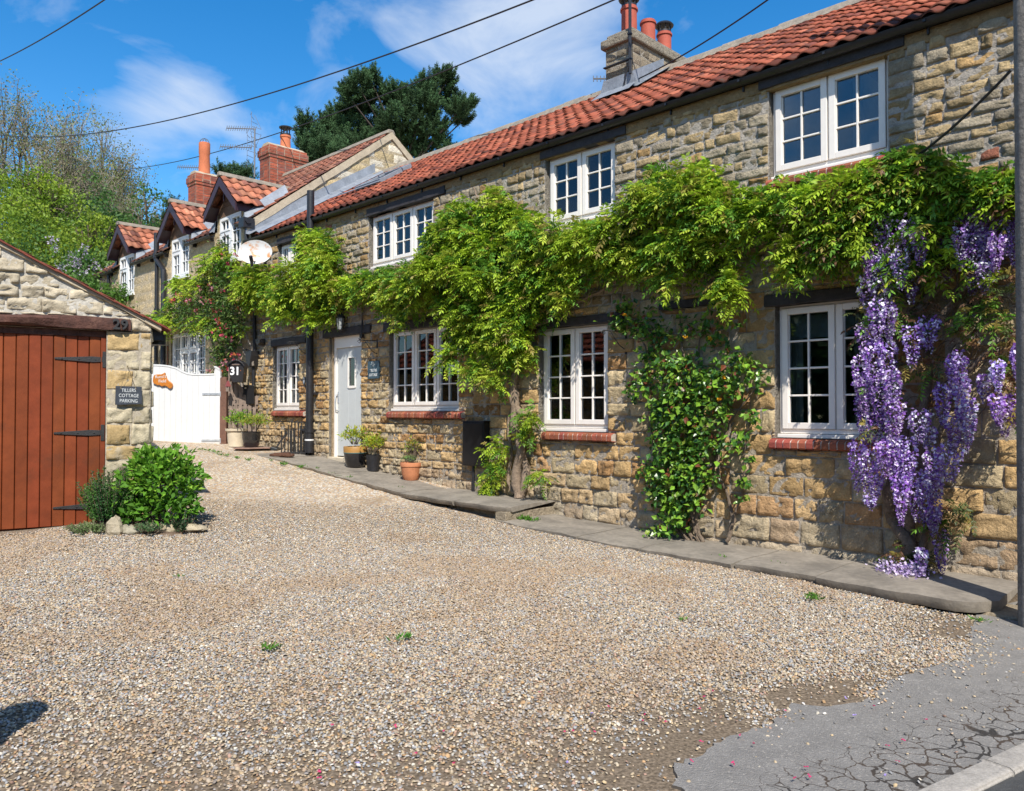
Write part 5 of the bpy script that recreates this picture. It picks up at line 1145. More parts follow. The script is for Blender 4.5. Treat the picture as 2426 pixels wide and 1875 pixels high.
# ---- flowering wisteria at the right
WP = wroot('flowering_wisteria', *(lambda q: (q[0], -.2, .2))(onwall(1950 * K, 1225 * K, -.2)), 'purple flowering wisteria with hanging flower clusters beside the utility pole', 'climbing plant')
b = MB()
for k, (pts, r0, r1) in enumerate([([(1945, 1228), (1935, 1160), (1905, 1110), (1895, 1050), (1920, 980), (1925, 900), (1890, 820), (1905, 740), (1960, 660), (2010, 600)], .055, .04), ([(1955, 1228), (1940, 1150), (1945, 1080), (1965, 1000), (1960, 900), (1985, 800), (1975, 720), (2040, 640), (2120, 560)], .045, .03),
                                   ([(1950, 1225), (1975, 1130), (1985, 1020), (2010, 900), (2060, 800), (2120, 740), (2200, 700)], .03, .018), ([(1905, 740), (1960, 620), (1990, 500), (1930, 420), (1850, 390)], .035, .02), ([(1925, 900), (1880, 860), (1860, 760), (1850, 640), (1870, 560), (1860, 470)], .026, .015),
                                   ([(1990, 620), (2060, 560), (2160, 520)], .02, .01), ([(1980, 600), (2080, 500), (2150, 470)], .018, .01), ([(2010, 640), (2110, 560), (2190, 545)], .014, .008), ([(1990, 500), (2050, 420), (2140, 400)], .02, .01), ([(1980, 700), (2070, 610), (2200, 590)], .015, .008)]):
    twig(b, [wpx(x_, y_, -.10 - .09 * math.sin(i * 1.7 + k) ** 2) for i, (x_, y_) in enumerate(pts)], r0, r1, 9, .012, 30 + k)
rr = random.Random(14)
for i in range(60):
    x_, y_ = rr.uniform(1860, 2180), rr.uniform(560, 900); dx = rr.uniform(20, 110); twig(b, [wpx(x_, y_, -.06), wpx(x_ + dx * .5, y_ - rr.uniform(5, 45), -.10), wpx(x_ + dx, y_ - rr.uniform(10, 70), -rr.uniform(.08, .3))], .005, .002, 4, .006, i)
rel(b.build('trunk', M_BARK, None, smooth=True), WP)
TAB2 = [(1760, 384, 560), (1800, 370, 560), (1850, 348, 560), (1875, 335, 470), (1900, 325, 440), (1935, 318, 430), (1960, 322, 430), (2000, 335, 430), (2050, 352, 440), (2100, 362, 440), (2140, 352, 450), (2190, 350, 460), (2260, 350, 470)]
rng = np.random.default_rng(33); u, v, z = band(TAB2, 400, rng, (.1, .5), .44, seed=3)
for x_, y_, n, vv in [(1870, 640, 9, .35), (1960, 690, 10, .25), (1850, 700, 6, .35), (1950, 780, 7, .3), (2000, 530, 9, .3), (2090, 620, 8, .25), (1900, 860, 6, .35), (1975, 560, 6, .3), (2140, 600, 8, .3), (1950, 1190, 12, .25), (1930, 1215, 8, .3), (2000, 1120, 7, .2), (2030, 1100, 6, .2), (2150, 780, 9, .25), (1860, 900, 5, .35), (1980, 470, 8, .35), (2130, 680, 8, .3), (2060, 700, 8, .25), (1920, 560, 6, .3), (2170, 850, 4, .3)]:
    for i in range(n): q = onwall((x_ + rng.normal() * 22) * K, (y_ + rng.normal() * 18) * K, -vv); u = np.append(u, q[0]); v = np.append(v, -vv * (.5 + .6 * rng.random())); z = np.append(z, max(q[1], .22))
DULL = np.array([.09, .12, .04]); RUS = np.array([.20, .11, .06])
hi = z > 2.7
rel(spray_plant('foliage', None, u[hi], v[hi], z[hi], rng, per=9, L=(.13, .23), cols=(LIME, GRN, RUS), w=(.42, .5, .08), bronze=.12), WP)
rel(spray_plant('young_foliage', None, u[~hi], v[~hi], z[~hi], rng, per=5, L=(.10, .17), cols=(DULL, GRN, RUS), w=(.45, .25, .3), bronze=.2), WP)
RAC = [(1860, 415, 500, 40), (1880, 450, 540, 40), (1905, 470, 560, 45), (1870, 500, 590, 38), (1935, 470, 540, 30), (1960, 490, 560, 34), (1920, 530, 610, 40), (1892, 540, 640, 42), (1945, 550, 640, 34), (1850, 590, 660, 44), (1878, 590, 680, 40), (1980, 676, 740, 44), (1870, 640, 720, 36), (1845, 690, 770, 40), (1895, 650, 720, 30),
       (1865, 730, 830, 44), (1890, 720, 840, 40), (1835, 760, 850, 36), (1875, 800, 900, 44), (1905, 790, 880, 34), (1845, 840, 940, 42), (1900, 860, 960, 46), (1870, 880, 970, 42), (1830, 940, 1040, 38), (1855, 960, 1065, 44), (1905, 930, 1040, 46), (1935, 930, 1040, 42), (1885, 940, 1010, 36), (1960, 875, 935, 50), (1980, 910, 950, 34),
       (1920, 1010, 1115, 30), (1955, 1005, 1105, 44), (1975, 1010, 1110, 38), (1992, 1000, 1130, 32), (1990, 1080, 1130, 30), (2025, 945, 1020, 56), (2045, 750, 850, 30), (2030, 760, 830, 26), (2065, 850, 940, 34), (2010, 820, 900, 34), (2060, 880, 960, 30), (2095, 420, 540, 46), (2085, 450, 600, 56), (2065, 440, 540, 40), (2105, 480, 580, 36), (2020, 510, 590, 34), (2048, 480, 570, 28),
       (2150, 440, 540, 36), (2165, 460, 560, 36), (2180, 430, 560, 30), (2125, 500, 570, 28), (2145, 850, 925, 34), (2125, 840, 900, 30), (2165, 830, 900, 30), (2128, 770, 830, 26), (2170, 740, 820, 26), (2100, 800, 850, 26), (2005, 1130, 1215, 28), (1965, 1170, 1220, 24), (1925, 395, 430, 40), (1850, 540, 590, 24), (1855, 1060, 1075, 26)]
def raceme(axis_top, axis_bot, rad, rng, up=.0):
    tone = rng.uniform(.8, 1.15) * np.array([1, rng.uniform(.9, 1.15), rng.uniform(.9, 1.02)])
    Lr = np.linalg.norm(axis_bot - axis_top); n = int(130 + Lr * 640); t = rng.random(n) ** .85; a = rng.random(n) * 6.283
    r = rad * (1 - .80 * t ** 1.6) * (.35 + .65 * np.sqrt(rng.random(n))) * (.4 + .6 * np.clip(t * 8, 0, 1)); ax = axis_bot - axis_top
    P = axis_top + ax * t[:, None] + np.stack([np.cos(a) * r, np.sin(a) * r, .015 * rng.normal(size=n)], -1)
    Dr = norm(np.stack([np.cos(a), np.sin(a), -.55 + .6 * rng.normal(size=n)], -1) + .35 * rng.normal(size=(n, 3)))
    s = (.026 + .011 * rng.random(n)) * (1 - .5 * t); V, Fq = flat_quads(P, Dr, rdir(n, rng), s, s * .95); 
    k = rng.random((n, 1)); c = np.where(k < .40, np.array([[.46, .31, .70]]), np.where(k < .70, np.array([[.27, .12, .48]]), np.array([[.80, .73, .92]]))) * (.75 + .5 * rng.random((n, 1))) * (1.22 - .5 * t[:, None]) * tone
    return V, Fq, np.repeat(c, 4, 0)
RAC += [(1850 + 14 * (i % 9), 510 + 26 * i, 590 + 27 * i, 38 + 5 * (i % 3)) for i in range(1, 17, 6)] + [(1838, 800, 880, 34), (1925, 960, 1060, 40), (1868, 1000, 1060, 36), (1990, 960, 1060, 36), (2075, 520, 620, 40), (2100, 560, 620, 30), (2050, 800, 900, 30), (2035, 880, 960, 34), (2110, 430, 520, 40)]
rng = np.random.default_rng(44)
for i, (x_, a, b_, w_) in enumerate(RAC):
    vv = (-.30 - .16 * rng.random()) if x_ < 2000 else (-.20 - .22 * rng.random())
    A = np.array(wpx(x_, a, vv)); zb = onwall(x_ * K, b_ * K, vv)[1]; B = A + np.array([.01 * rng.normal(), .01 * rng.normal(), 0]); B[2] = zb - .02; rad = w_ * K / F * (A[1]) * .52
    V, Fq, C_ = raceme(A, B, rad, rng); rel(mesh_np('flower_cluster', V, [Fq], M_PETAL, None, C_), WP)
# clump of blossom lying on the path
for k, (x_, y_, r) in enumerate([(1905, 1222, .10), (1935, 1230, .10), (1950, 1218, .08)]):
    n = 170; q = onwall(x_ * K, y_ * K, -.35); c0 = np.array(wp(q[0], -.35 - .08 * (k % 2), .24)); P = c0 + rng.normal(size=(n, 3)) * np.array([r * .8, r * .8, .035]); P[:, 2] = np.maximum(P[:, 2], .215); V, Fq = flat_quads(P, rdir(n, rng), rdir(n, rng), np.full(n, .03), np.full(n, .026)); kk = rng.random((n, 1))
    rel(mesh_np('flower_cluster', V, [Fq], M_PETAL, None, np.repeat(np.where(kk < .5, [[.55, .42, .72]], [[.78, .68, .84]]) * (.8 + .4 * rng.random((n, 1))), 4, 0)), WP)
# ---- glossy climbing rose between the two ground-floor windows
RO = wroot('climbing_rose', *(lambda q: (q[0], -.15, .21))(onwall(1470 * K, 1150 * K, -.15)), 'glossy dark green climbing rose between the two right-hand lower windows', 'climbing plant')
b = MB(); rr = random.Random(2)
for k, pts in enumerate([[(1480, 1155), (1450, 1100), (1440, 1000), (1430, 900), (1420, 800), (1400, 720), (1330, 670)], [(1470, 1155), (1440, 1120), (1400, 1040), (1395, 950), (1380, 850), (1375, 740), (1340, 700)], [(1490, 1158), (1475, 1080), (1480, 980), (1500, 880), (1490, 760), (1500, 680)],
                         [(1500, 1158), (1485, 1100), (1520, 1010), (1540, 900), (1560, 800), (1610, 770)], [(1550, 1155), (1565, 1110), (1550, 1050), (1530, 980), (1560, 900), (1620, 820)], [(1552, 1156), (1560, 1120), (1580, 1060), (1590, 960), (1600, 880)], [(1465, 1152), (1430, 1100), (1400, 1080)], [(1440, 900), (1460, 800), (1450, 700), (1460, 660)]]):
    twig(b, [wpx(x_, y_, -.05 - .05 * (i % 2) - (.12 if i == 0 else 0)) for i, (x_, y_) in enumerate(pts)], .022 if k < 5 else .012, .007, 7, .012, 60 + k)
rel(b.build('stem', M_BARK, None, smooth=True), RO)
rng = np.random.default_rng(9); Pp, vvv = [], []
blobs = [(1330, 660, 22, 16, 60, .12), (1370, 700, 30, 22, 110, .12), (1410, 720, 26, 26, 80, .12), (1320, 690, 26, 12, 60, .12), (1400, 670, 30, 14, 30, .08), (1480, 700, 34, 26, 90, .12), (1530, 720, 26, 22, 70, .12), (1560, 690, 22, 16, 30, .1), (1385, 760, 20, 22, 70, .14), (1370, 810, 20, 24, 90, .15), (1350, 840, 12, 14, 30, .15), (1420, 790, 26, 26, 120, .2), (1460, 780, 26, 22, 110, .2),
         (1440, 840, 30, 34, 240, .28), (1490, 830, 26, 36, 200, .24), (1530, 800, 26, 26, 140, .18), (1570, 770, 26, 20, 110, .18), (1560, 830, 26, 26, 110, .18), (1610, 800, 20, 18, 60, .2), (1590, 780, 20, 14, 50, .2), (1430, 900, 32, 30, 260, .28), (1480, 900, 26, 30, 180, .24), (1400, 880, 18, 26, 90, .2), (1540, 880, 24, 26, 120, .18), (1600, 890, 16, 18, 50, .16),
         (1430, 960, 34, 28, 260, .28), (1480, 960, 24, 26, 140, .22), (1530, 950, 26, 26, 130, .2), (1580, 940, 16, 18, 50, .18), (1420, 1020, 34, 26, 220, .26), (1470, 1010, 30, 26, 200, .26), (1380, 1000, 16, 18, 50, .2), (1520, 1020, 18, 16, 50, .2), (1440, 1070, 34, 22, 180, .26), (1480, 1060, 22, 24, 100, .24), (1400, 1050, 20, 14, 60, .2), (1590, 1030, 14, 14, 36, .2), (1580, 1060, 12, 10, 20, .2), (1430, 1110, 26, 16, 80, .25), (1405, 1135, 26, 8, 50, .3), (1450, 1120, 18, 14, 40, .2), (1620, 830, 12, 10, 16, .2), (1540, 660, 40, 20, 24, .1), (1600, 975, 10, 12, 20, .2)]
for x_, y_, sx_, sy_, n, vv in blobs:
    n = int(n * (1.0 if x_ < 1510 else .62))
    for i in range(n): 
        v = -.04 - vv * rng.random() ** .7 * 1.2; Pp.append(wpx(x_ + rng.normal() * sx_ * .66, min(1150, y_ + rng.normal() * sy_ * .66), v))
P = np.array([tuple(p) for p in Pp]); n = len(P); Dr = norm(rng.normal(size=(n, 3)) + OUT * .5 - UPV * .35); Nn = norm(OUT * .7 + UPV * .8 + .5 * rng.normal(size=(n, 3)))
k = rng.random((n, 1)); zf_ = np.clip((1.9 - P[:, 2:3]) / 1.2, 0, 1)
C_ = np.where(k < .45, [[.055, .15, .022]], np.where(k < .90, [[.20, .37, .035]], np.where(k < .97, [[.21, .28, .04]], [[.22, .07, .03]]))) * (.7 + .5 * rng.random((n, 1)))
l = .052 + .038 * rng.random(n); rel(leaf_mesh('foliage', P, Dr, Nn, l, l * .74, C_, M_GLOSSLEAF), RO)
# yellow rose heads
def blossom(p, r, col, rng, n=16, mt=M_PETAL):
    P = np.repeat(np.array([tuple(p)]), n, 0) + rng.normal(size=(n, 3)) * r * .25; d = norm(rng.normal(size=(n, 3)) + OUT * .8); return flat_quads(P, d, rdir(n, rng), np.full(n, r), np.full(n, r * .9)) + (np.repeat(np.array([col]) * (.8 + .4 * rng.random((n, 1))), 4, 0),)
for x_, y_ in [(1545, 805), (1333, 672), (1462, 718), (1535, 852), (1515, 722)]:
    V, Fq, C_ = blossom(wpx(x_, y_, -.22), .028, (.75, .42, .03), rng); rel(mesh_np('flower', V, [Fq], M_PETAL, None, C_), RO)
# ================================================================== HONEYSUCKLE AND CREEPERS ON THE TALLER HOUSE
def leaf_cloud(name, blobs, root, rng, cols, wts, l0, l1, asp, mt=M_LEAF, vout=(.05, .3), bias=None, down=.25):
    """blobs: display px (x, y, sx, sy, n, v)"""
    Pp = []
    for x_, y_, sx_, sy_, n, vv in blobs:
        for i in range(n): Pp.append(wpx(x_ + rng.normal() * sx_ * .6, y_ + rng.normal() * sy_ * .6, -.04 - vv * rng.random() ** .8))
    P = np.array([tuple(p) for p in Pp]); n = len(P); Dr = norm(rng.normal(size=(n, 3)) + OUT * .5 - UPV * down); Nn = norm(OUT * .6 + UPV * .8 + .6 * rng.normal(size=(n, 3)))
    ci = rng.choice(len(cols), n, p=wts); C_ = np.array(cols)[ci] * (.7 + .55 * rng.random((n, 1))); l = l0 + (l1 - l0) * rng.random(n)
    o = leaf_mesh(name, P, Dr, Nn, l, l * asp, C_, mt); return rel(o, root)
HS = wroot('honeysuckle', *(lambda q: (q[0], -.2, .95))(onwall(480 * K, 870 * K, -.2)), 'tall honeysuckle with pink flowers climbing beside the white gate up to the dormers', 'climbing plant')
rng = np.random.default_rng(61)
hb = [(475, 540, 16, 22, 330, .35), (450, 560, 18, 16, 200, .3), (440, 610, 34, 26, 620, .45), (470, 600, 24, 30, 520, .5), (480, 650, 28, 30, 700, .5), (430, 660, 36, 22, 560, .45), (500, 690, 18, 30, 400, .4), (480, 710, 18, 36, 480, .4), (470, 760, 16, 26, 380, .35), (385, 670, 26, 22, 360, .4), (350, 680, 24, 16, 260, .35), (415, 700, 36, 12, 260, .35), (330, 700, 12, 10, 70, .3), (475, 800, 18, 18, 180, .3), (500, 730, 8, 20, 90, .2)]
leaf_cloud('foliage', hb, HS, rng, [(.06, .13, .025), (.11, .19, .035), (.19, .25, .05), (.12, .07, .04)], [.45, .32, .15, .08], .06, .11, .45)
# lime wisteria tips mixed through the top
def wpts(lst, rng, up=.2):
    u, v, z = [], [], []
    for x_, y_, sx_, sy_, n, vv in lst:
        for i in range(n): q = onwall((x_ + rng.normal() * sx_ * .6) * K, (y_ + rng.normal() * sy_ * .6) * K, -vv); u.append(q[0]); v.append(-vv * (.4 + .7 * rng.random())); z.append(q[1])
    return np.array(u), np.array(v), np.array(z)
rel(spray_plant('young_foliage', None, *wpts([(468, 545, 16, 16, 18, .4), (450, 575, 14, 10, 8, .4), (390, 610, 18, 14, 14, .3), (372, 600, 14, 8, 6, .3), (345, 685, 26, 12, 26, .4), (430, 620, 20, 20, 8, .4), (440, 690, 26, 12, 14, .4), (365, 650, 16, 10, 8, .35)], rng), rng, per=7, L=(.15, .28)), HS)
fl = MB(); VV, FF, CC = [], [], []; off = 0
fpx = [(430, 612, 5), (445, 606, 5), (385, 632, 6), (372, 640, 6), (398, 640, 4), (460, 655, 4), (450, 640, 3), (500, 640, 3), (508, 612, 2), (466, 690, 5), (480, 700, 4), (470, 715, 3), (492, 720, 3), (455, 705, 3), (510, 590, 2), (487, 560, 3), (472, 552, 2), (500, 545, 2), (480, 775, 5), (470, 790, 5), (488, 790, 4), (505, 770, 4), (497, 755, 3), (515, 790, 3), (448, 790, 2), (440, 640, 3), (420, 660, 3), (455, 620, 3), (478, 620, 3), (508, 660, 2)]
for x_, y_, n in fpx:
    for i in range(n):
        c_ = (.62, .10, .16) if rng.random() < .65 else ((.68, .22, .08) if rng.random() < .5 else (.62, .3, .34)); V, Fq, C_ = blossom(wpx(x_ + rng.normal() * 4, y_ + rng.normal() * 4, -.42 - .06 * rng.random()), .045, c_, rng, 6)
        VV.append(V); FF.append(Fq + off); CC.append(C_); off += len(V)
fo = mesh_np('blossoms', np.concatenate(VV), [np.concatenate(FF)], M_PETAL, None, np.concatenate(CC)); fo['kind'] = 'stuff'; rel(fo, HS)
b = MB(); rr = random.Random(8)
for k, pts in enumerate([[(482, 870), (478, 830), (490, 790), (470, 740), (465, 700), (470, 640), (470, 580), (478, 540)], [(525, 880), (520, 840), (510, 800), (492, 760), (480, 720), (486, 690)], [(515, 800), (505, 770), (500, 730), (495, 700)], [(524, 800), (528, 770), (515, 730), (520, 690)], [(540, 780), (535, 740), (520, 700)], [(470, 690), (430, 690), (380, 690), (340, 700)], [(480, 860), (465, 800), (455, 740), (440, 700), (420, 640)]]):
    twig(b, [wpx(x_, y_, -.16 - .05 * math.sin(i * 2 + k)) for i, (x_, y_) in enumerate(pts)], .024, .010, 7, .015, 90 + k)
rel(b.build('stem', M_GBARK, None, smooth=True), HS)
# tan earthy stump of old creeper growth at the corner
# ================================================================== FITTINGS ON THE NEAR COTTAGE
b = MB(); fu, ft = onwall(736, 453, -.13); b.tube([(fu, -.13, .92), (fu, -.13, ft)], .066, 20); b.tube([(fu, -.13, .86), (fu, -.13, 1.08)], .080, 20); b.tube([(fu, -.13, 1.22), (fu, -.13, 1.28)], .082, 20); b.tube([(fu - .02, -.13, 1.25), (fu - .22, -.16, 1.26), (fu - .26, -.12, 1.2)], .022, 8); b.tube([(fu, -.13, .93), (fu - .14, -.11, .90), (fu - .2, -.1, .86)], .05, 10)
b.box(fu - .09, fu + .09, -.10, .0, 3.5, 3.54); b.box(fu - .09, fu + .09, -.10, .0, 1.9, 1.94); FPp = b.build('soil_pipe', M_BLACK, HA, smooth=True); b = MB(); b.tube([(fu, -.13, 1.075), (fu, -.13, 1.10)], .0815, 20); b.build('pipe_band', M_WPAINT, FPp)
b = MB(); du_, dt_ = onwall(601, 842, -.08); downpipe(b, du_, -.08, 1.0, dt_ - .1, .036)
HDP = b.build('downpipe', M_BLACK, HA, smooth=True); b = MB()
b.prism([(du_ - .13, dt_ + .08), (du_ + .13, dt_ + .08), (du_ + .12, dt_ - .02), (du_ + .05, dt_ - .24), (du_ - .05, dt_ - .24), (du_ - .12, dt_ - .02)], lambda p, q, d: (p, d, q), -.2, -.02); b.tube([(du_ + .0, -.06, dt_), (du_ + .02, -.08, 3.6), (du_ - .02, -.10, 4.95)], .036, 10)
b.tube([(du_ - .3, -.1, dt_ + .13), (du_ - .1, -.12, dt_ + .10), (du_, -.1, dt_ + .05)], .02, 7); b.build('rainwater_hopper', M_BLACK, HDP, bevel=.008)
# thin cable down the wall to the meter box
b = MB(); twig(b, [wpx(1010, 818, -.02), wpx(1011, 850, -.03), wpx(1009, 900, -.03)], .007, .007, 5, .003, 3); b.build('cable', M_CABLE, HA)
# satellite dish
dq = onwall(607, 601, -.55); SD = wroot('satellite_dish', onwall(630, 598, 0)[0], 0, dq[1], 'white satellite dish with rust stains on the wall beside the downpipe hopper', 'satellite dish')
dc = Vector((dq[0] - onwall(630, 598, 0)[0], -.55, 0)); R_ = .315; b = MB(); vs = [];  nr, na = 8, 40
axis = Vector((.72, -.66, .20)).normalized(); axis = (Matrix.Rotation(0, 3, 'Z') @ axis); sx_ = axis.orthogonal(); sx_ = Vector((0, 0, 1)).cross(axis).normalized(); sy_ = axis.cross(sx_)
for i in range(nr + 1):
    for k in range(na):
        r = i / nr; a = 2 * math.pi * k / na; p = dc + sx_ * (R_ * r * math.cos(a)) + sy_ * (R_ * .76 * r * math.sin(a)) + axis * (.075 * r * r); vs.append(p)
for i in range(nr + 1):
    for k in range(na): vs.append(vs[i * na + k] - axis * .008)
fs = [(i * na + k, i * na + (k + 1) % na, (i + 1) * na + (k + 1) % na, (i + 1) * na + k) for i in range(nr) for k in range(na)]; m0 = (nr + 1) * na
fs += [(m0 + a_, m0 + b_, m0 + c_, m0 + d_) for a_, b_, c_, d_ in fs]; fs += [(nr * na + k, nr * na + (k + 1) % na, m0 + nr * na + (k + 1) % na, m0 + nr * na + k) for k in range(na)]
b.add(vs, fs); b.build('dish', mat('dish_paint', (.60, .60, .58), rough=.5, nscale=3, namt=.08, hue=((.52, .21, .045), 5.5, .50, .95)), SD, smooth=True)
b = MB(); low = dc - sy_ * .25 + axis * .05; b.tube([dc - axis * .02, Vector((dc.x + .05, -.3, -.05)), Vector((.0, -.03, -.02))], .022, 8); b.tube([dc - sy_ * R_ * .5, low + axis * .2 - sy_ * .02, dc + axis * .30 - sy_ * .24], .014, 8); b.tube([dc + axis * .26 - sy_ * .25, dc + axis * .33 - sy_ * .19], .034, 12); b.box(-.06, .06, -.02, .0, -.12, .12); b.tube([dc + axis * .28 - sy_ * .22, dc + axis * .2 - sy_ * .34], .03, 10); b.build('bracket', M_BLACK, SD, smooth=True)
# lantern over the door
lq = onwall(806, 762, -.14); LN = wroot('wall_lantern', lq[0], 0, lq[1], 'black iron lantern on the wall above the grey front door', 'lantern')
b = MB(); b.tube([(0, 0, .18), (0, -.03, .20), (0, -.12, .22), (0, -.14, .15)], .010, 7); b.tube([(0, -.0, .02), (.0, -.05, .0), (0, -.09, .1), (0, -.05, .17), (0, -.01, .16)], .007, 6); b.box(-.03, .03, -.015, .0, -.04, .26)
b.lathe([(.012, .15), (.05, .12), (.085, .07), (.09, .055), (.02, .055)], (0, -.14, 0), 6)
for k in range(6): a = k * math.pi / 3; b.tube([(.075 * math.cos(a), -.14 + .075 * math.sin(a), .06), (.045 * math.cos(a), -.14 + .045 * math.sin(a), -.13)], .005, 4)
b.lathe([(.05, -.13), (.055, -.145), (.02, -.16), (.001, -.18)], (0, -.14, 0), 6); b.build('iron_frame', M_IRON, LN)
b = MB(); b.lathe([(.068, .055), (.040, -.13)], (0, -.14, 0), 6); b.build('glass_pane', mat('lantern_glass', (.35, .37, .36), rough=.25, spec=.6), LN)
# iron brackets
def iron_bracket(px_, py_, L_, lab, name='hanging_bracket', curl=True, flip=-1, drop=.22, twist=0):
    q = onwall(px_, py_, -.02); r = wroot(name, q[0], 0, q[1], lab, 'bracket', 'iron hanging basket brackets on the near cottage'); b = MB()
    b.box(-.012, .012, -.02, .0, -drop - .05, .07); b.tube([(0, -.015, .0), (flip * L_ * .25, -L_ * .9, .0)], .007, 6); b.tube([(0, -.015, -drop), (flip * L_ * .08, -L_ * .3, -drop * .75), (flip * L_ * .16, -L_ * .62, -.02)], .006, 6)
    def scroll(c, rad, s):
        pts = []
        for i in range(16): a = i * .42; rr_ = rad * (1 - i / 22); pts.append((c[0] + flip * .25 * rr_ * math.cos(a), c[1] - rr_ * math.cos(a) * .9, c[2] + s * rr_ * math.sin(a) - 0))
        return pts
    e = (flip * L_ * .25, -L_ * .9, -.03)
    if curl: b.tube(scroll(e, .032, 1), .005, 5); b.tube(scroll((flip * L_ * .18, -L_ * .66, -.03), .026, 1), .005, 5)
    b.build('arm', M_IRON, r, smooth=True); return r
iron_bracket(893, 808, .34, 'black iron bracket on the stone right of the grey front door')
iron_bracket(1482, 786, .36, 'black scrolled iron bracket at the top right of the two-light lower window by the rose')
iron_bracket(727, 812, .36, 'black iron bracket between the small lower window and the fat black soil pipe')
q = onwall(863, 800, -.03); hk = wroot('hanging_hook', q[0], 0, q[1], 'long black iron hook hanging from the creeper over the door lintel', 'hook'); b = MB()
b.tube([(.0, -.07, .62), (.0, -.08, .1), (.0, -.08, .0), (-.02, -.10, -.05), (-.05, -.10, -.02)], .010, 7); b.tube([(.03, -.06, .5), (.012, -.07, .2), (.0, -.08, .05)], .006, 5); b.box(-.04, .03, -.10, -.05, -.01, .05); b.build('rod', M_IRON, hk, smooth=True)
q = onwall(621, 811, -.06); SL = wroot('security_light', q[0], 0, q[1], 'small black floodlight on the wall left of the small lower window', 'outdoor light'); b = MB()
b.prism([(-.10, .06), (.08, .06), (.08, -.02), (-.0, -.07), (-.08, -.02)], lambda p, q, d: (p, d, q), -.16, -.04); b.box(-.03, .03, -.05, .0, -.05, .05); b.tube([(.02, -.03, -.05), (.02, -.02, -.30)], .008, 5); b.build('housing', M_BLACK, SL, bevel=.008)
q = onwall(722.5, 903, -.03); DB = wroot('entry_phone', q[0], 0, q[1], 'small black and white doorbell box between window and black soil pipe', 'doorbell'); b = MB(); b.box(-.04, .04, -.045, .0, -.085, .075); b.build('case', M_BLACK, DB, bevel=.006); b = MB(); b.box(-.034, .012, -.052, -.045, -.05, .06); b.build('face_plate', M_GALV, DB, bevel=.002); b = MB(); b.tube([(-.01, -.052, .035), (-.01, -.056, .035)], .012, 14); b.build('lens', M_BLACK, DB)
# name plaque beside the door
a0, zt = onwall(873, 857, -.03); a1, zb = onwall(900, 897, -.03); NPq = wroot('name_plaque', (a0 + a1) / 2, -.036, (zt + zb) / 2, 'dark blue slate plaque with house name and plant motif beside the grey door', 'sign')
hw, hh = (a1 - a0) / 2, (zt - zb) / 2; b = MB(); b.box(-hw, hw, -.012, .012, -hh, hh); b.build('slate_panel', mat('blue_slate', (.045, .085, .11), rough=.45, nscale=8, namt=.2), NPq, bevel=.003)
text('TILLERS', .062, M_CHALK, NPq, Matrix.Translation((0.0, -.0125, -.01)) @ FACE, sx=.92, bold=.0012); text('COTTAGE', .062, M_CHALK, NPq, Matrix.Translation((0, -.0125, -.085)) @ FACE, sx=.80, bold=.0012)
b = MB()
for k, (x0, z0, x1, z1) in enumerate([(0, .05, -.05, .13), (-.02, .08, -.07, .09), (-.035, .105, -.01, .135), (0.0, .05, .03, .115), (.012, .08, .05, .085), (.02, .1, -.0, .12)]): b.tube([(x0, -.0135, z0), ((x0 + x1) / 2 + .006, -.014, (z0 + z1) / 2), (x1, -.0135, z1)], .0025, 4)
b.build('plant_motif', M_CHALK, NPq)
# meter box on its pipe
a0, zt = onwall(1094, 999, -.16); a1, zb = onwall(1145, 1107, -.16); GB = wroot('meter_box', (a0 + a1) / 2, 0, base_z(a0), 'tall black metal box on the wall left of the twisted trunks', 'utility box'); hw = (a1 - a0) / 2; bz_ = base_z(a0)
b = MB(); b.box(-hw, hw, -.15, -.035, zb - bz_, zt - bz_); bx = b.build('cabinet', mat('black_gloss', (.010, .010, .012), rough=.28, nscale=4, namt=.2, bump=.08, bscale=6), GB, bevel=.012)
b = MB(); b.box(-hw + .02, hw - .02, -.157, -.15, zb - bz_ + .02, zt - bz_ - .02); b.build('door', MATS['black_gloss'], bx, bevel=.003); b = MB(); b.box(-hw - .01, hw + .01, -.16, -.03, zt - bz_, zt - bz_ + .012); b.build('lid', M_BLACK, bx); b = MB(); b.tube([(-hw + .18, -.10, 0), (-hw + .18, -.10, zb - bz_)], .022, 10); b.build('pipe', M_BLACK, GB, smooth=True)
# ================================================================== GATE GROUP
GY_ = 15.5
def gpt(px_, py_, Y=GY_): return atY(px_, py_, Y)
A_, B_ = gpt(352, 1052), gpt(521, 1052); WG = empty('white_gate', ((A_.x + B_.x) / 2, GY_, B_.z), 0, 'white boarded driveway gate with a curved top edge and galvanised hinges', 'gate')
topc = [(350, 863), (380, 864), (400, 866), (418, 871), (432, 879), (445, 884), (460, 886), (490, 886), (508, 885), (508, 868), (511, 868), (520, 874), (523, 884), (523, 892)]
ox, oz = (A_.x + B_.x) / 2, B_.z
def gl2(px_, py_, Y=GY_): p = atY(px_, py_, Y); return (p.x - ox, p.z - oz)
def topz(x): 
    T = [gl2(a, c) for a, c in topc]; xs_ = [t[0] for t in T]; zs_ = [t[1] for t in T]; 
    return float(np.interp(x, xs_, zs_))
b = MB(); x = gl2(350, 1052)[0]; xe = gl2(522.5, 1052)[0]; nb = 13; w = (xe - x) / nb
for i in range(nb):
    a, c = x + i * w + .0012, x + (i + 1) * w - .0012; n = 5 if i < nb - 1 else 9; tp = [(a + (c - a) * k / (n - 1), topz(a + (c - a) * k / (n - 1)) - .02) for k in range(n)][::-1]
    b.prism([(a, .0), (c, .0)] + tp, lambda p, q, d: (p, d, q), -.01, .012)
b.build('boards', M_GATEW, WG)
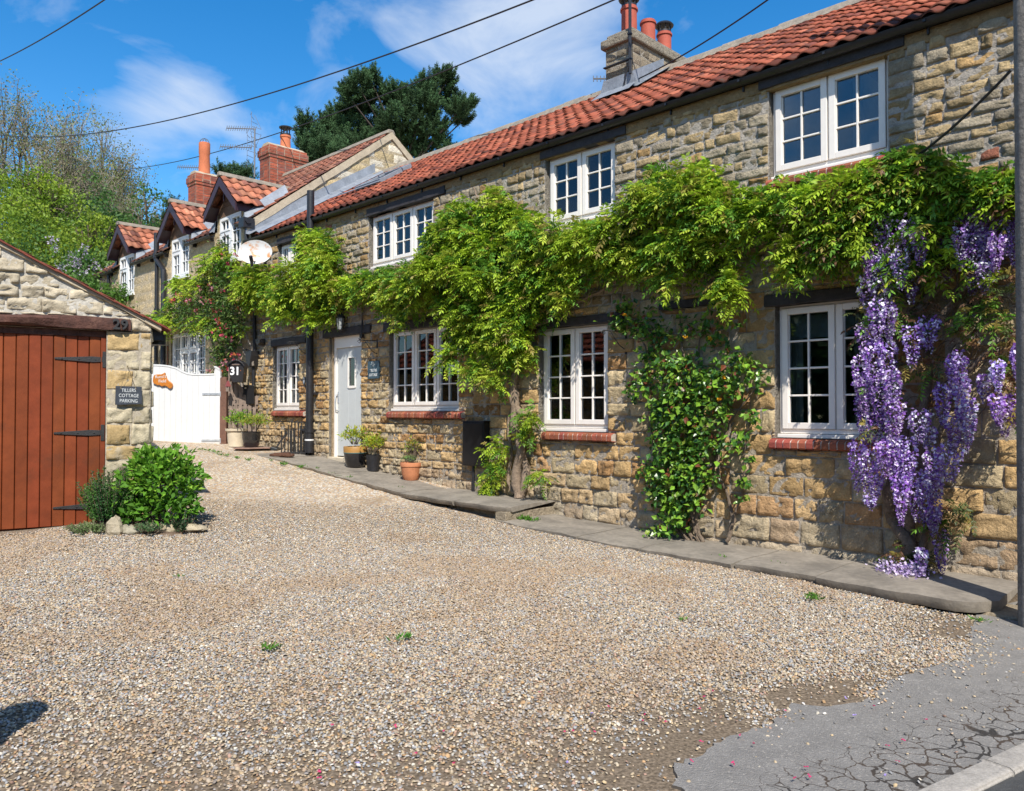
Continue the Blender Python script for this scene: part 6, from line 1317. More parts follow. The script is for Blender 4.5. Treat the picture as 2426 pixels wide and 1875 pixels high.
b = MB(); b.box(x, xe, .0125, .05, .05, .16); b.box(x, xe, .0125, .05, topz(xe - .2) - .16, topz(xe - .2) - .05); b.box(xe - .09, xe, .0125, .05, .16, topz(xe - .2) - .16)
T = [gl2(a, c) for a, c in topc]; nT = len(T); b.add([(p, -.02, q - .03) for p, q in T] + [(p, -.02, q) for p, q in T] + [(p, .06, q) for p, q in T] + [(p, .06, q - .03) for p, q in T], [(i + j * nT, i + 1 + j * nT, i + 1 + ((j + 1) % 4) * nT, i + ((j + 1) % 4) * nT) for i in range(nT - 1) for j in range(4)]); b.build('frame', M_GATEW, WG)
for (xa, xb, yy) in ((480, 521, 934), (478, 521, 1044)):
    p = gl2(xa, yy); q = gl2(xb, yy); h = MB(); h.box(p[0], q[0] + .02, -.022, -.0105, p[1] - .022, p[1] + .022); h.tube([(q[0] + .02, -.03, p[1] - .05), (q[0] + .02, -.03, p[1] + .05)], .012, 8)
    for t in (.15, .5, .8): h.tube([(p[0] + (q[0] - p[0]) * t, -.022, p[1]), (p[0] + (q[0] - p[0]) * t, -.028, p[1])], .010, 8)
    h.build('hinge', M_GALV, WG)
# horse-head board hung on the gate
hp = [(1025, 1163), (1032, 1150), (1050, 1146), (1078, 1146), (1092, 1140), (1098, 1134), (1104, 1138), (1103, 1150), (1110, 1158), (1113, 1172), (1122, 1186), (1138, 1197), (1150, 1208), (1153, 1222), (1149, 1234), (1138, 1241), (1126, 1237), (1114, 1225), (1101, 1221), (1090, 1224), (1079, 1226), (1069, 1218), (1060, 1216), (1050, 1218), (1042, 1212), (1028, 1208), (1022, 1196), (1022, 1178)]
hs_ = [(px_ * .3555, 480 + py_ * .3555) for px_, py_ in hp]; cx_, cy_ = 386, 900
C0 = atY(cx_, cy_, GY_ - .03); HH = empty('horse_head_sign', C0, 0, "varnished wooden horse-head sign fixed on the white gate", 'sign')
pts = [(atY(a, c, GY_ - .03).x - C0.x, atY(a, c, GY_ - .03).z - C0.z) for a, c in hs_]
b = MB(); b.prism(pts, lambda p, q, d: (p, d, q), -.025, .012); b.build('board', mat('varnished_pine', (.50, .17, .025), rough=.4, nscale=9, namt=.2, spec=.5), HH, bevel=.004)
text("Rumi's", .085, M_CHALK, HH, Matrix.Translation((-.035, -.0265, .055)) @ Matrix.Rotation(math.radians(-3), 4, 'Y') @ FACE, sx=.95); text("Field", .085, M_CHALK, HH, Matrix.Translation((-.0, -.0265, -.03)) @ Matrix.Rotation(math.radians(-2), 4, 'Y') @ FACE, sx=.95)
# gate post
pa, pb_ = gpt(521.5, 1056), gpt(537, 1056); PO = empty('gate_post', ((pa.x + pb_.x) / 2, GY_ + .03, pa.z - .05), 0, 'square brown timber gate post between white gate and picket gate', 'post'); hw = (pb_.x - pa.x) / 2; ht = gpt(521, 893).z - pa.z + .05
b = MB(); b.box(-hw, hw, -hw, hw, 0, ht - .02); b.add([(-hw, -hw, ht - .02), (hw, -hw, ht - .02), (hw, hw, ht - .02), (-hw, hw, ht - .02), (0, 0, ht)], [(0, 1, 4), (1, 2, 4), (2, 3, 4), (3, 0, 4)]); b.build('timber', M_POST, PO, bevel=.006)
# red bell-shaped bird feeder on the post
p = gpt(540, 912, GY_ - .2); BF = empty('bird_box', p, 0, 'tiny bird box with red roof hanging beside the brown gate post', 'bird box'); b = MB(); b.lathe([(.001, .08), (.02, .07), (.055, -.02), (.06, -.035), (.02, -.035)], (0, 0, 0), 4); b.build('roof', mat('red_roof', (.22, .05, .05), rough=.6), BF); b = MB(); b.box(-.03, .03, -.03, .03, -.13, -.036); b.tube([(0, 0, .08), (.0, .1, .16)], .004, 4); b.build('body', M_WOODG, BF)
# picket gate from the post to the cottage wall
PP0 = gpt(540, 1058, GY_ + .02); PP0.z = gz(PP0.x, PP0.y); dirw = WN.copy(); PGw = .62
PG = empty('picket_gate', (PP0.x, PP0.y, .93), math.atan2(.40, .92), 'narrow grey weathered picket gate numbered 31 beside the post', 'gate')
pk = MB(); e = [(0, 1.54), (.10, 1.28), (.16, 1.06), (.22, 1.05), (.28, 1.05), (.34, 1.02)]
for i in range(6):
    a = .02 + i * .088; tz = [1.52, 1.22, 1.10, 1.00, .98, .97][i]; tz2 = [1.32, 1.15, 1.02, .99, .98, .97][i]
    pk.prism([(a, .05), (a + .062, .05), (a + .062, tz2), (a, tz)], lambda p, q, d: (p, d, q), -.012, .012)
pk.build('pickets', M_WOODG, PG)
b = MB(); b.box(.0, .56, .0125, .045, .72, .98); b.box(.0, .56, .0125, .045, .12, .20); b.box(.0, .56, -.011, .0, .80, .96); b.prism([(.0, .96), (.40, .96), (.40, 1.0), (.1, 1.3), (.02, 1.55), (.0, 1.55)], lambda p, q, d: (p, d, q), .0125, .04); b.build('rail', M_WOODG, PG)
text('31', .085, M_IRON, PG, Matrix.Translation((.16, -.020, .865)) @ FACE, 'number', ext=.004)
# house-shaped post box with big white 31
p = gpt(568, 912, GY_ - .1); PB = empty('post_box', (p.x, p.y, p.z - .30), 0, 'black house-shaped post box with large white number 31', 'post box')
sc_ = 42 * (GY_ - .1) / F / 2
b = MB(); w1, w2 = sc_ * .98, sc_ * .80; hB = .62 * 1.0
def pb(px_, py_): q = gpt(px_, py_, GY_ - .1); return (q.x - p.x, q.z - p.z + .30)
body = [pb(548, 873), pb(582, 870), pb(579, 906), pb(554, 907), pb(549, 889)]; body = [pb(545.5, 865), pb(583, 864), pb(580, 893), pb(579, 906), pb(556, 907), pb(548, 891)]
b.prism(body, lambda p_, q, d: (p_, d, q), -.10, .10); body_o = b.build('box', mat('post_box_black', (.022, .021, .022), rough=.4, nscale=5, namt=.2), PB, bevel=.006)
b = MB(); arc = [pb(543, 868), pb(548, 861), pb(556, 856), pb(564, 853.5), pb(572, 855.5), pb(580, 861), pb(585.5, 869)]; inn = [(a * .97, c - .022) for a, c in arc][::-1]
b.prism(arc + inn, lambda p_, q, d: (p_, d, q), -.15, .12); b.build('roof', M_BLACK, PB, bevel=.004); b = MB(); fr = [pb(547, 867), pb(582, 866), pb(578, 860), pb(572, 857), pb(564, 855), pb(556, 858), pb(551, 861)]; b.prism(fr, lambda p_, q, d: (p_, d, q), -.11, .08); b.build('gable', M_LINTEL, PB); b = MB(); a_ = pb(555, 864); c_ = pb(572, 866.5); b.box(a_[0], c_[0], -.118, -.11, c_[1], a_[1]); b.build('letter_flap', mat('brown_flap', (.16, .11, .085), rough=.6), PB)
n31 = pb(561, 881); text('31', .215, M_WHITEN, PB, Matrix.Translation((n31[0], -.1035, n31[1])) @ FACE, 'number', sx=.92, bold=.006, ext=.003)
p = atY(590, 920, 15.7); LB = empty('letter_box', (p.x, p.y, p.z - .2), 0, 'plain black letter box behind the downpipe beside the picket gate', 'letter box'); b = MB(); b.box(-.10, .12, -.06, .06, -.12, .26); b.build('box', mat('letter_box_black', (.012, .012, .013), rough=.35), LB, bevel=.008); b = MB(); b.tube([(-.05, -.06, .20), (-.05, -.068, .20)], .018, 12); b.build('badge', M_CREAM, LB)
# slate board hung on the garage pillar
a0, zt = ong(273, 916, -.06); a1, zb = ong(336, 959, -.06); uc, zc = (a0 + a1) / 2, (zt + zb) / 2; pw = GP + GD * uc + GN * -.065
SLT = empty('slate_sign', (pw.x, pw.y, zc), GROT, 'grey slate board hung by cord on the garage pillar, lettered in white', 'sign'); hw, hh = (a1 - a0) / 2, (zt - zb) / 2
b = MB(); b.prism([(-hw, -hh - .005), (hw, -hh + .005), (hw - .003, hh), (-hw + .004, hh + .006)], lambda p_, q, d: (p_, d, q), -.008, .008); b.build('slate', M_SLATE, SLT, bevel=.002)
for i, w_ in enumerate(('TILLERS', 'COTTAGE', 'PARKING')): text(w_, .054, M_CHALK, SLT, Matrix.Translation((0, -.0095, .056 - i * .058)) @ Matrix.Rotation(math.radians((-.8, .6, 1.2)[i]), 4, 'Y') @ FACE, sx=.80, bold=0)
_, zn = ong(303, 868, -.05); b = MB(); b.tube([(-hw + .05, -.012, hh - .03), (-.012, -.01, zn - zc), (hw - .06, -.012, hh - .03)], .0035, 5); b.tube([(-.012, .06, zn - zc), (-.012, -.02, zn - zc + .004)], .004, 5); b.build('cord', mat('cord', (.22, .17, .1), rough=.9), SLT)
# ================================================================== POTS AND SMALL THINGS ON THE PATH
def onpath(px_, py_):
    best = None
    for i in range(90):
        v_ = -.12 - i * .0085; u_ = onwall(px_, py_, v_)[0]; P = wp(u_, v_, base_z(u_)); e = abs(proj(P)[1] - py_)
        if best is None or e < best[0] - .05: best = (e, P, u_, v_)
    return best[1:]
def shrub(name, root, c, rx, rz, n, l0, l1, cols, wts, rng, mt=M_LEAF, asp=.45, up=.5, shell=.5, stems=10, stem_mat=None, cz=0, ry=None):
    """c relative to the root; leaves on many short stems"""
    ry = ry or rx; d = rdir(n, rng); d[:, 2] = np.abs(d[:, 2]) * 1.0 - .25 * (rng.random(n) < .35); r = shell + (1 - shell) * rng.random(n); r = r * (1 + .18 * np.sin(d[:, 0] * 7 + d[:, 2] * 5)); P = np.array(c) + d * r[:, None] * np.array([rx, ry, rz])
    Dr = norm(d + np.array([0, 0, up]) + .75 * rng.normal(size=(n, 3))); Nn = norm(np.array([0, -.2, 1.0]) + .6 * rng.normal(size=(n, 3))); ci = rng.choice(len(cols), n, p=wts); C_ = np.array(cols)[ci] * (.75 + .45 * rng.random((n, 1))); l = l0 + (l1 - l0) * rng.random(n)
    o = leaf_mesh(name, P, Dr, Nn, l, l * asp, C_, mt, root); b = MB(); rr = random.Random(n)
    for i in range(stems):
        a = rr.uniform(0, 6.28); e = (c[0] + rx * .75 * math.cos(a) * rr.uniform(.3, 1), c[1] + ry * .75 * math.sin(a) * rr.uniform(.3, 1), c[2] + rz * rr.uniform(.2, .8)); b0 = (c[0] + rx * .15 * math.cos(a), c[1] + ry * .15 * math.sin(a), c[2] - rz * .55 + cz)
        b.tube([b0, ((b0[0] + e[0]) / 2 + rr.uniform(-.02, .02), (b0[1] + e[1]) / 2, (b0[2] + e[2]) / 2 + .02), e], [.006, .004, .002], 5)
    b.build('stems', stem_mat or M_BARK, root); return o
M_SOIL = mat('soil', (.13, .09, .06), rough=.95, nscale=20, namt=.4, bump=1, bscale=60)
YG = [(.38, .46, .04), (.22, .36, .03), (.55, .50, .05)]
def pot(lab, px_, py_, wpx_, hpx, prof, mt, group=None, name='plant_pot', Yf=None):
    P = atY(px_, py_, Yf) if Yf else onpath(px_, py_)[0]; s = P.y / F; r = empty(name, P, 0, lab, 'plant pot', group); b = MB(); R = wpx_ * s / 2; H = hpx * s
    outer = [(R * a, H * c) for a, c in prof]; b.lathe(outer + [(outer[-1][0] - .018, outer[-1][1]), (outer[-1][0] - .022, outer[-1][1] - .06)], (0, 0, 0), 32); b.build('pot', mt, r, smooth=True)
    b = MB(); b.lathe([(outer[-1][0] - .02, H - .045), (.001, H - .03)], (0, 0, 0), 24); b.build('soil', M_SOIL, r); return r, R, H
rng = np.random.default_rng(71)
M_GLAZE = mat('black_glaze', (.012, .012, .014), rough=.18, spec=.6, coat=.5); M_OCH = mat('ochre_glaze', (.36, .19, .05), rough=.5, nscale=8, namt=.15)
r, R, H = pot('large black glazed pot with ochre rim, yellow-green shrub, right of the grey door', 842, 1107, 56, 48, [(.66, 0), (.80, .12), (.93, .5), (.99, .72)], M_GLAZE)
b = MB(); b.lathe([(R * .992, H * .722), (R * 1.0, H * .99), (R * .97, H * 1.02), (R * .93, H * 1.0), (R * .92, H * .8)], (0, 0, 0), 32); b.build('rim', M_OCH, r, smooth=True); b = MB(); b.lathe([(R * .998, H * .70), (R * 1.004, H * .715), (R * .998, H * .73)], (0, 0, 0), 32); b.build('band', mat('blue_band', (.08, .18, .17), rough=.4), r)
shrub('leaves', r, (-.02, 0, H + .15), R * 1.25, .20, 420, .035, .065, YG, [.4, .35, .25], rng, shell=.35, stems=16)
r, R, H = pot('small dark pot with bright yellow-green shrub, behind the black and ochre pot', 884, 1084, 34, 38, [(.75, 0), (.9, .5), (1, 1)], M_BLACK)
shrub('leaves', r, (.02, -.02, H + .16), .21, .20, 560, .035, .06, YG, [.45, .35, .2], rng, shell=.3)
r, R, H = pot('terracotta pot with straggly shrub, nearest the black meter box', 973, 1132, 50, 42, [(.64, 0), (.68, .03), (.84, .35), (.92, .72), (.93, .76), (1.0, .78), (1.02, .96), (.98, 1.0)], M_POT)
shrub('leaves', r, (.04, .02, H + .2), .19, .21, 300, .03, .055, [(.30, .33, .05), (.16, .24, .035), (.42, .28, .05)], [.45, .35, .2], rng, shell=.25, stems=26); shrub('succulent', r, (-.04, -.06, H + .04), .11, .06, 110, .03, .06, [(.16, .30, .09), (.24, .36, .12)], [.5, .5], rng, asp=.25, stems=2)
r, R, H = pot('black glazed pot with yellow-green shrub on the slate, left of the dustpan', 595, 1061, 44, 38, [(.62, 0), (.82, .15), (.96, .6), (1.0, .9), (1.05, .94), (1.04, 1)], M_GLAZE, Yf=14.75)
shrub('leaves', r, (.06, .02, H + .15), .30, .20, 620, .035, .06, [(.34, .42, .05), (.20, .32, .04), (.42, .36, .06)], [.45, .35, .2], rng, shell=.3, stems=20)
r, R, H = pot('square cream stone planter with bushy green plant beside the picket gate', 560, 1058, 46, 42, [(.80, 0), (.78, .05), (.86, .30), (.92, .78), (.94, .86), (1.08, .88), (1.10, 1.0)], M_CREAM, Yf=15.1)
shrub('leaves', r, (.05, .0, H + .14), .27, .22, 760, .035, .06, [(.22, .38, .035), (.13, .27, .03), (.32, .42, .05)], [.45, .35, .2], rng, shell=.3)
P = atY(600, 1063, 14.75); sl = empty('stepping_slab', P, .4, 'thin reddish slab under the black pot left of the dustpan', 'slab'); b = MB(); b.prism([(-.36, -.16), (-.1, -.25), (.28, -.20), (.36, .05), (.1, .22), (-.3, .15)], lambda p_, q, d: (p_, q, d), 0, .022); b.build('slab', mat('red_slab', (.24, .15, .115), rough=.9, nscale=6, namt=.2), sl, bevel=.006)
# dustpan with handle leaning on the rack
P, u_, v_ = onpath(641, 1067); DP = empty('dustpan', P, .0, 'black long-handled dustpan with pale blue label beside the iron rack', 'dustpan'); b = MB()
b.prism([(-.20, .0), (.15, .0), (.17, .035), (.05, .07), (-.06, .05)], lambda p_, q, d: (p_, d, q), -.14, .14); b.build('pan', mat('black_plastic', (.02, .025, .03), rough=.4), DP, bevel=.008); b = MB(); h_ = atY(682, 1022, P.y + .12) - P; b.tube([(.10, .0, .04), tuple(h_)], .016, 8); b.tube([tuple(h_ * .86 + Vector((.1, 0, 0)) * .14), tuple(h_), tuple(h_ + Vector((.05, 0, .03)))], .026, 8); b.build('handle', M_BLACK, DP, smooth=True)
b = MB(); b.box(-.26, -.10, -.145, .02, .028, .033); b.build('label', mat('pale_blue', (.25, .50, .55), rough=.5), DP)
# upright iron boot rack
P, u_, v_ = onpath(706, 1076); RK = empty('boot_rack', P, -.25, 'black iron rack of upright bars beside the soil pipe', 'rack'); b = MB(); hR = .56; rr = random.Random(6)
b.tube([(-.30, -.06, .02), (.18, -.06, .02), (.18, .10, .02), (-.30, .10, .02), (-.30, -.06, .02)], .012, 6); b.build('base', M_IRON, RK)
b = MB()
for i in range(8):
    for j in (0, 1):
        if j and i % 3 == 0: continue
        x_ = -.30 + i * .068 + j * .02; hh_ = (hR if i > 2 else hR * (.72 + .1 * i)) * (1 - .12 * j) ; bb_ = MB(); bb_.tube([(x_, -.06 + j * .16, 0), (x_, -.06 + j * .16, hh_)], .0115, 7); bb_.lathe([(.001, .018), (.016, .008), (.014, 0)], (x_, -.06 + j * .16, hh_), 8); bb_.build('bar', M_IRON, RK, smooth=True)
P, u_, v_ = onpath(668, 1083); MT = empty('coir_mat', P, -.2, 'rolled brown coir mat lying on the path edge before the rack', 'doormat'); b = MB(); pts = [(.21 * math.cos(a) * (1 if k % 2 else .93), .075 * math.sin(a), .028 + .006 * math.sin(k * 1.7)) for k, a in enumerate([i * 6.283 / 20 for i in range(21)])]; b.tube(pts, .028, 8); b.tube([(-.15, 0, .03), (.15, .01, .04)], .04, 8); b.build('coir', mat('coir', (.11, .05, .028), rough=.95, nscale=30, namt=.4, bump=1, bscale=90, bdist=.02), MT, smooth=True)
# ================================================================== PLANT BED BY THE GARAGE
def gp2(x_, y_): return onground(x_ * K, y_ * K)
rng = np.random.default_rng(81)
def gp3(x_, y_, Y): return atY(x_ * K, y_ * K, Y)
bed = [gp3(185, 1118, 8.1), gp3(240, 1122, 8.0), gp3(300, 1116, 8.02), gp3(360, 1108, 8.1), gp3(415, 1094, 8.25), gp3(432, 1078, 8.6), gp3(400, 1050, 9.2), gp3(330, 1055, 9.1)]
b = MB(); n_ = len(bed); cB = sum((Vector(p) for p in bed), Vector()) / n_; vs = []
for k, (f_, h_) in enumerate(((1.0, -.08), (.9, -.02), (.5, .03), (0.0, .05))):
    for i in range(n_): p = cB.lerp(bed[i], f_); vs.append((p.x, p.y, gz(p.x, p.y) + .015 + h_))
b.add(vs, [(k * n_ + i, k * n_ + (i + 1) % n_, (k + 1) * n_ + (i + 1) % n_, (k + 1) * n_ + i) for k in range(3) for i in range(n_)]); tag(b.build('soil_bed', M_SOIL, None, smooth=True), kind='structure')
P = gp3(335, 1110, 8.42); P.z = gz(P.x, P.y) + .02; HY = empty('hydrangea_bush', P, 0, 'rounded broad-leaved green bush in front of the garage pillar', 'bush')
HCOL = [(.12, .29, .025), (.17, .36, .03), (.26, .44, .045), (.08, .20, .022)]
shrub('leaves', HY, (.0, .10, .38), .41, .42, 1250, .055, .095, HCOL, [.35, .35, .15, .15], rng, asp=.6, up=.1, shell=.55, stems=30, ry=.40)
shrub('upper_leaves', HY, (-.04, .12, .57), .30, .25, 420, .055, .09, HCOL[:2], [.5, .5], rng, asp=.6, up=.6, shell=.6, stems=8, ry=.3)
shrub('lower_leaves', HY, (.02, -.02, .13), .40, .22, 620, .065, .10, [HCOL[0], HCOL[3]], [.6, .4], rng, asp=.6, up=.1, shell=.6, stems=10, ry=.3)
P = gp3(228, 1108, 8.3); P.z = gz(P.x, P.y) + .02; SP = empty('feathery_spurge', P, 0, 'dark green feathery spurge clump left of the round bush, against the brown door', 'shrub')
def bottlebrush(name, root, base, n, H_, spread, rng, cols, ll=.035, dens=70):
    VV, FF, CC = [], [], []; off = 0; b = MB()
    for i in range(n):
        a = rng.random() * 6.283; r = spread * np.sqrt(rng.random()); b0 = np.array([base[0] + r * .5 * math.cos(a), base[1] + r * .5 * math.sin(a), base[2]]); h = H_ * (.55 + .5 * rng.random()) * (1 - .35 * (r / spread) ** 2)
        e = b0 + np.array([r * .9 * math.cos(a), r * .9 * math.sin(a), h]); t = .25 + .75 * rng.random(dens); P_ = b0 + (e - b0) * t[:, None]; Dn = rdir(dens, rng) + norm((e - b0)[None]) * .6; V, Fq = flat_quads(P_, norm(Dn), rdir(dens, rng), ll * (1.2 - .5 * t), np.full(dens, ll * .22)); VV.append(V); FF.append(Fq + off); off += len(V); c = np.array(cols[rng.integers(len(cols))]); CC.append(np.repeat(c * (.8 + .4 * rng.random((dens, 1))), 4, 0)); b.tube([tuple(b0), tuple(e)], .004, 4)
    mesh_np(name, np.concatenate(VV), [np.concatenate(FF)], M_LEAF, root, np.concatenate(CC)); b.build('stems', M_BARK, root)
bottlebrush('foliage', SP, (0, .05, 0), 110, .66, .23, rng, [(.06, .17, .035), (.09, .23, .04), (.045, .13, .035)], .042, 110)
P = gp3(198, 1124, 8.15); P.z = gz(P.x, P.y) + .01; SD1 = empty('low_sedum', P, 0, 'low pale green trailing clump at the foot of the brown garage door', 'plant'); bottlebrush('foliage', SD1, (0, .0, 0), 70, .11, .20, rng, [(.20, .30, .11), (.15, .25, .07)], .03, 40)
P = gp3(318, 1100, 8.1); P.z = gz(P.x, P.y) + .05; SD2 = empty('low_sedum', P, 0, 'small blue-green clump on the edging stones under the round bush', 'plant'); bottlebrush('foliage', SD2, (0, .0, 0), 36, .10, .11, rng, [(.14, .28, .12), (.12, .24, .09)], .028, 36)
P = gp3(390, 1088, 8.3); P.z = gz(P.x, P.y) + .01; SD3 = empty('dark_sprig', P, 0, 'dark narrow-leaved sprig at the right edge of the round bush', 'plant'); bottlebrush('foliage', SD3, (0, .0, 0), 26, .26, .10, rng, [(.05, .14, .06), (.04, .10, .035)], .035, 50)
def rock(x_, y_, sx_, sy_, sz_, lab, seed, col=(.33, .28, .20), rz=0):
    P = gp3(x_, y_, 8.05 + (x_ - 240) * .0020); P.z = gz(P.x, P.y) + .02; rg = np.random.default_rng(seed); n = 60; bm_ = MB(); vs = []; fs = []; nl, nk = 6, 9
    for i in range(nl + 1):
        th = math.pi * i / nl
        for k in range(nk): ph = 2 * math.pi * k / nk; q = 1 + .28 * (rg.random() - .5); vs.append((sx_ * q * math.sin(th) * math.cos(ph), sy_ * q * math.sin(th) * math.sin(ph), sz_ * q * math.cos(th) * (1 if th < 1.6 else .4)))
    fs = [(i * nk + k, (i + 1) * nk + k, (i + 1) * nk + (k + 1) % nk, i * nk + (k + 1) % nk) for i in range(nl) for k in range(nk)]; bm_.cc = col; bm_.add(vs, fs); o = bm_.build('edging_stone', M_GSTONE, None); o.location = (P.x, P.y, P.z + sz_ * .15); o.rotation_euler = (0, 0, rz); tag(o, lab, 'stone', 'edging stones of the bed by the garage')
rock(246, 1110, .09, .07, .15, 'pointed grey stone at the left corner of the plant bed', 1, (.36, .31, .22)); rock(300, 1112, .23, .06, .05, 'long flat dark slab edging the plant bed', 2, (.15, .11, .08), .25); rock(360, 1100, .17, .07, .07, 'rounded buff stone edging the bed under the bush', 3, (.36, .30, .2), .1); rock(402, 1090, .14, .08, .06, 'buff stone at the right end of the plant bed', 4, (.38, .32, .22)); rock(275, 1116, .11, .07, .07, 'small grey stone between the pointed stone and the flat slab', 6, (.3, .27, .2)); rock(425, 1083, .09, .07, .05, 'outermost small stone at the right end of the bed', 7, (.33, .28, .2)); rock(330, 1100, .12, .08, .06, 'small buff stone behind the long flat slab', 5, (.3, .25, .17))
# ================================================================== POLE, CABLES
PX, PY = .664 * 5.62, 5.62; M_POLE = mat('weathered_pole', (.20, .18, .155), rough=.95, nscale=7, namt=.3, bump=1, bscale=26, bdist=.02, hue=((.30, .28, .25), 9, .55, .6))
PL = empty('utility_pole', (PX, PY, 0), 0, 'weathered grey wooden utility pole at the right edge of the picture', 'pole'); b = MB(); n = 24; vs = []; fs = []; hs2 = np.linspace(-.05, 9, 60); rg = np.random.default_rng(3)
grooves = rg.random(n) * .006
for i, h in enumerate(hs2):
    R_ = .128 - .0045 * h
    for k in range(n): a = 2 * math.pi * k / n; rr_ = R_ - grooves[k] * (1 + .5 * math.sin(h * 1.3 + k)) + .002 * rg.random(); vs.append((rr_ * math.cos(a), rr_ * math.sin(a), h))
fs = [(i * n + k, i * n + (k + 1) % n, (i + 1) * n + (k + 1) % n, (i + 1) * n + k) for i in range(59) for k in range(n)] + [tuple(59 * n + k for k in range(n))]; b.add(vs, fs); b.build('shaft', M_POLE, PL, smooth=True)
def cable(name, A, B, sag, r, lab, n=40):
    A, B = Vector(A), Vector(B); ro = empty(name, A, 0, lab, 'cable', 'black cables overhead'); b = MB(); b.tube([A.lerp(B, i / n) - A - Vector((0, 0, 4 * sag * (i / n) * (1 - i / n))) for i in range(n + 1)], r, 6); b.build('wire', M_CABLE, ro, smooth=True)
pe = wpx(1960, 330, -.3); pA_ = atY(2397, 165, PY - .12)
b = MB(); pass
cable('service_cable', pA_, pe, .03, .012, 'thick black cable running from the pole down into the creeper')
def far(px_, py_, Y): return atY(px_ * K, py_ * K, Y)
cable('overhead_wire', far(-120, 175, 26), far(330, -75, 14), .3, .014, 'black wire crossing the top left corner of the sky')
cable('overhead_wire', far(-60, 278, 34), far(1250, -45, 11), 1.05, .015, 'long sagging black wire crossing the sky above the pine')
cable('overhead_wire', far(190, 362, 44), far(1420, -48, 11), .85, .013, 'lower long wire passing behind the pine towards the left trees')
cable('overhead_wire', far(1318, 188, 12.9), far(1720, -60, 8), .10, .010, 'wire rising right from the lead apron of the stone chimney')
b = MB()
# ================================================================== TREES BEHIND
def tube_np(segs, n=4):
    """segs: (m, 8) p0 xyz r0 p1 xyz r1 -> V, F"""
    S_ = np.array(segs); p0, r0, p1, r1 = S_[:, :3], S_[:, 3], S_[:, 4:7], S_[:, 7]; t = norm(p1 - p0); a = norm(np.cross(t, np.array([.3, .5, .81]))); c = np.cross(t, a); V = []
    for p, r in ((p0, r0), (p1, r1)):
        for k in range(n): an = 2 * math.pi * k / n; V.append(p + (a * math.cos(an) + c * math.sin(an)) * r[:, None])
    V = np.stack(V, 1).reshape(-1, 3); o = (np.arange(len(S_)) * 2 * n)[:, None]; return V, np.concatenate([o + np.array([[k, (k + 1) % n, n + (k + 1) % n, n + k]]) for k in range(n)])
def branches(rng, base, H_, levels=5, kids=(3, 4), spread=.6, trunk=.25, ratio=.72, upb=.25, l0=None):
    segs, tips = [], []; l0 = l0 or H_ * .28
    def rec(p, d, L_, r, lv):
        q = p; m = 3
        for i in range(m): d = d + rng.normal(size=3) * .10; d = d / np.linalg.norm(d); nx_ = q + d * L_ / m; segs.append((*q, r * (1 - .25 * i / m), *nx_, r * (1 - .25 * (i + 1) / m))); q = nx_
        if lv == 0: tips.append((q, d)); return
        for k in range(rng.integers(kids[0], kids[1] + 1)):
            dd = d + rng.normal(size=3) * spread * (1.25 if lv == levels else 1); dd[2] += upb; dd = dd / np.linalg.norm(dd); rec(p + (q - p) * rng.uniform(.55, 1), dd, L_ * ratio * rng.uniform(.8, 1.15), r * .62, lv - 1)
    rec(np.array(base, float), np.array([0, 0, 1.0]), l0, trunk, levels); return segs, tips
def tree(lab, x, y, H_, crown, ncl, nl, lsz, cols, wts, rng, cs=.9, name='tree', cat='tree', squash=1.0, bare=False, group='trees behind the houses', asp=.6, mt=M_LEAF, trunk=.22, twigs=True):
    z0 = gz(x, y) - .1; r = empty(name, (x, y, z0), 0, lab, cat, group)
    segs, tips = branches(rng, (0, 0, 0), H_, 4 if not bare else 6, (3, 4), .55 if not bare else .42, trunk, .72 if not bare else .76, .22 if not bare else .16, H_ * .26)
    T = np.array([t[0] for t in tips]); mx_ = T[:, 2].max(); sxy = crown[0] / max(.1, np.percentile(np.abs(T[:, :2]), 97)); S_ = np.array(segs); k = np.array([sxy, sxy, (H_ * .98) / mx_])
    S_[:, 0:3] *= k; S_[:, 4:7] *= k; T = T * k; V, Fq = tube_np(S_, 5 if not bare else 3); 
    mesh_np('trunk', V, [Fq], M_GBARK if bare else M_BARK, r, None, smooth=True)
    if bare:
        tw = []
        for q in T:
            for _ in range(2): d = rng.normal(size=3) * .6 + np.array([0, 0, .55]); d = d / np.linalg.norm(d) * rng.uniform(.4, 1.0); tw.append((*q, .010, *(q + d), .005))
        V, Fq = tube_np(tw, 3); mesh_np('twigs', V, [Fq], mat('pale_twig', (.30, .265, .20), rough=.9), r); T = np.concatenate([T, np.array(tw)[:, 4:7]])
    if ncl:
        d = rdir(ncl, rng); rad = .35 + .65 * rng.random(ncl) ** .5; lump = 1 + .22 * np.sin(d[:, 0] * 4 + 1) * np.sin(d[:, 2] * 5) + .12 * rng.normal(size=ncl); Cn = np.array([0, 0, H_ - crown[1]]) + d * (rad * lump)[:, None] * np.array([crown[0], crown[0], crown[1]])
        Cn = np.concatenate([Cn, T[rng.choice(len(T), min(len(T), ncl // 3))]])
    else: Cn = T
    n = len(Cn) * nl; P = np.repeat(Cn, nl, 0) + rng.normal(size=(n, 3)) * cs * np.array([.42, .42, .30]); ci = np.repeat(rng.choice(len(cols), len(Cn), p=wts), nl); C_ = np.array(cols)[ci] * (.7 + .5 * rng.random((n, 1))); l = lsz * (.6 + .8 * rng.random(n))
    V, Fq = flat_quads(P, rdir(n, rng), norm(rdir(n, rng) + np.array([0, 0, .6])), l, l * asp); mesh_np('crown', V, [Fq], mt, r, np.repeat(C_, 4, 0)); return r
rng = np.random.default_rng(101)
def tx(xd, Y): return (xd * K - CX) / F * Y
def th(yd, Y): return EYE + (975 - yd * K) / F * Y
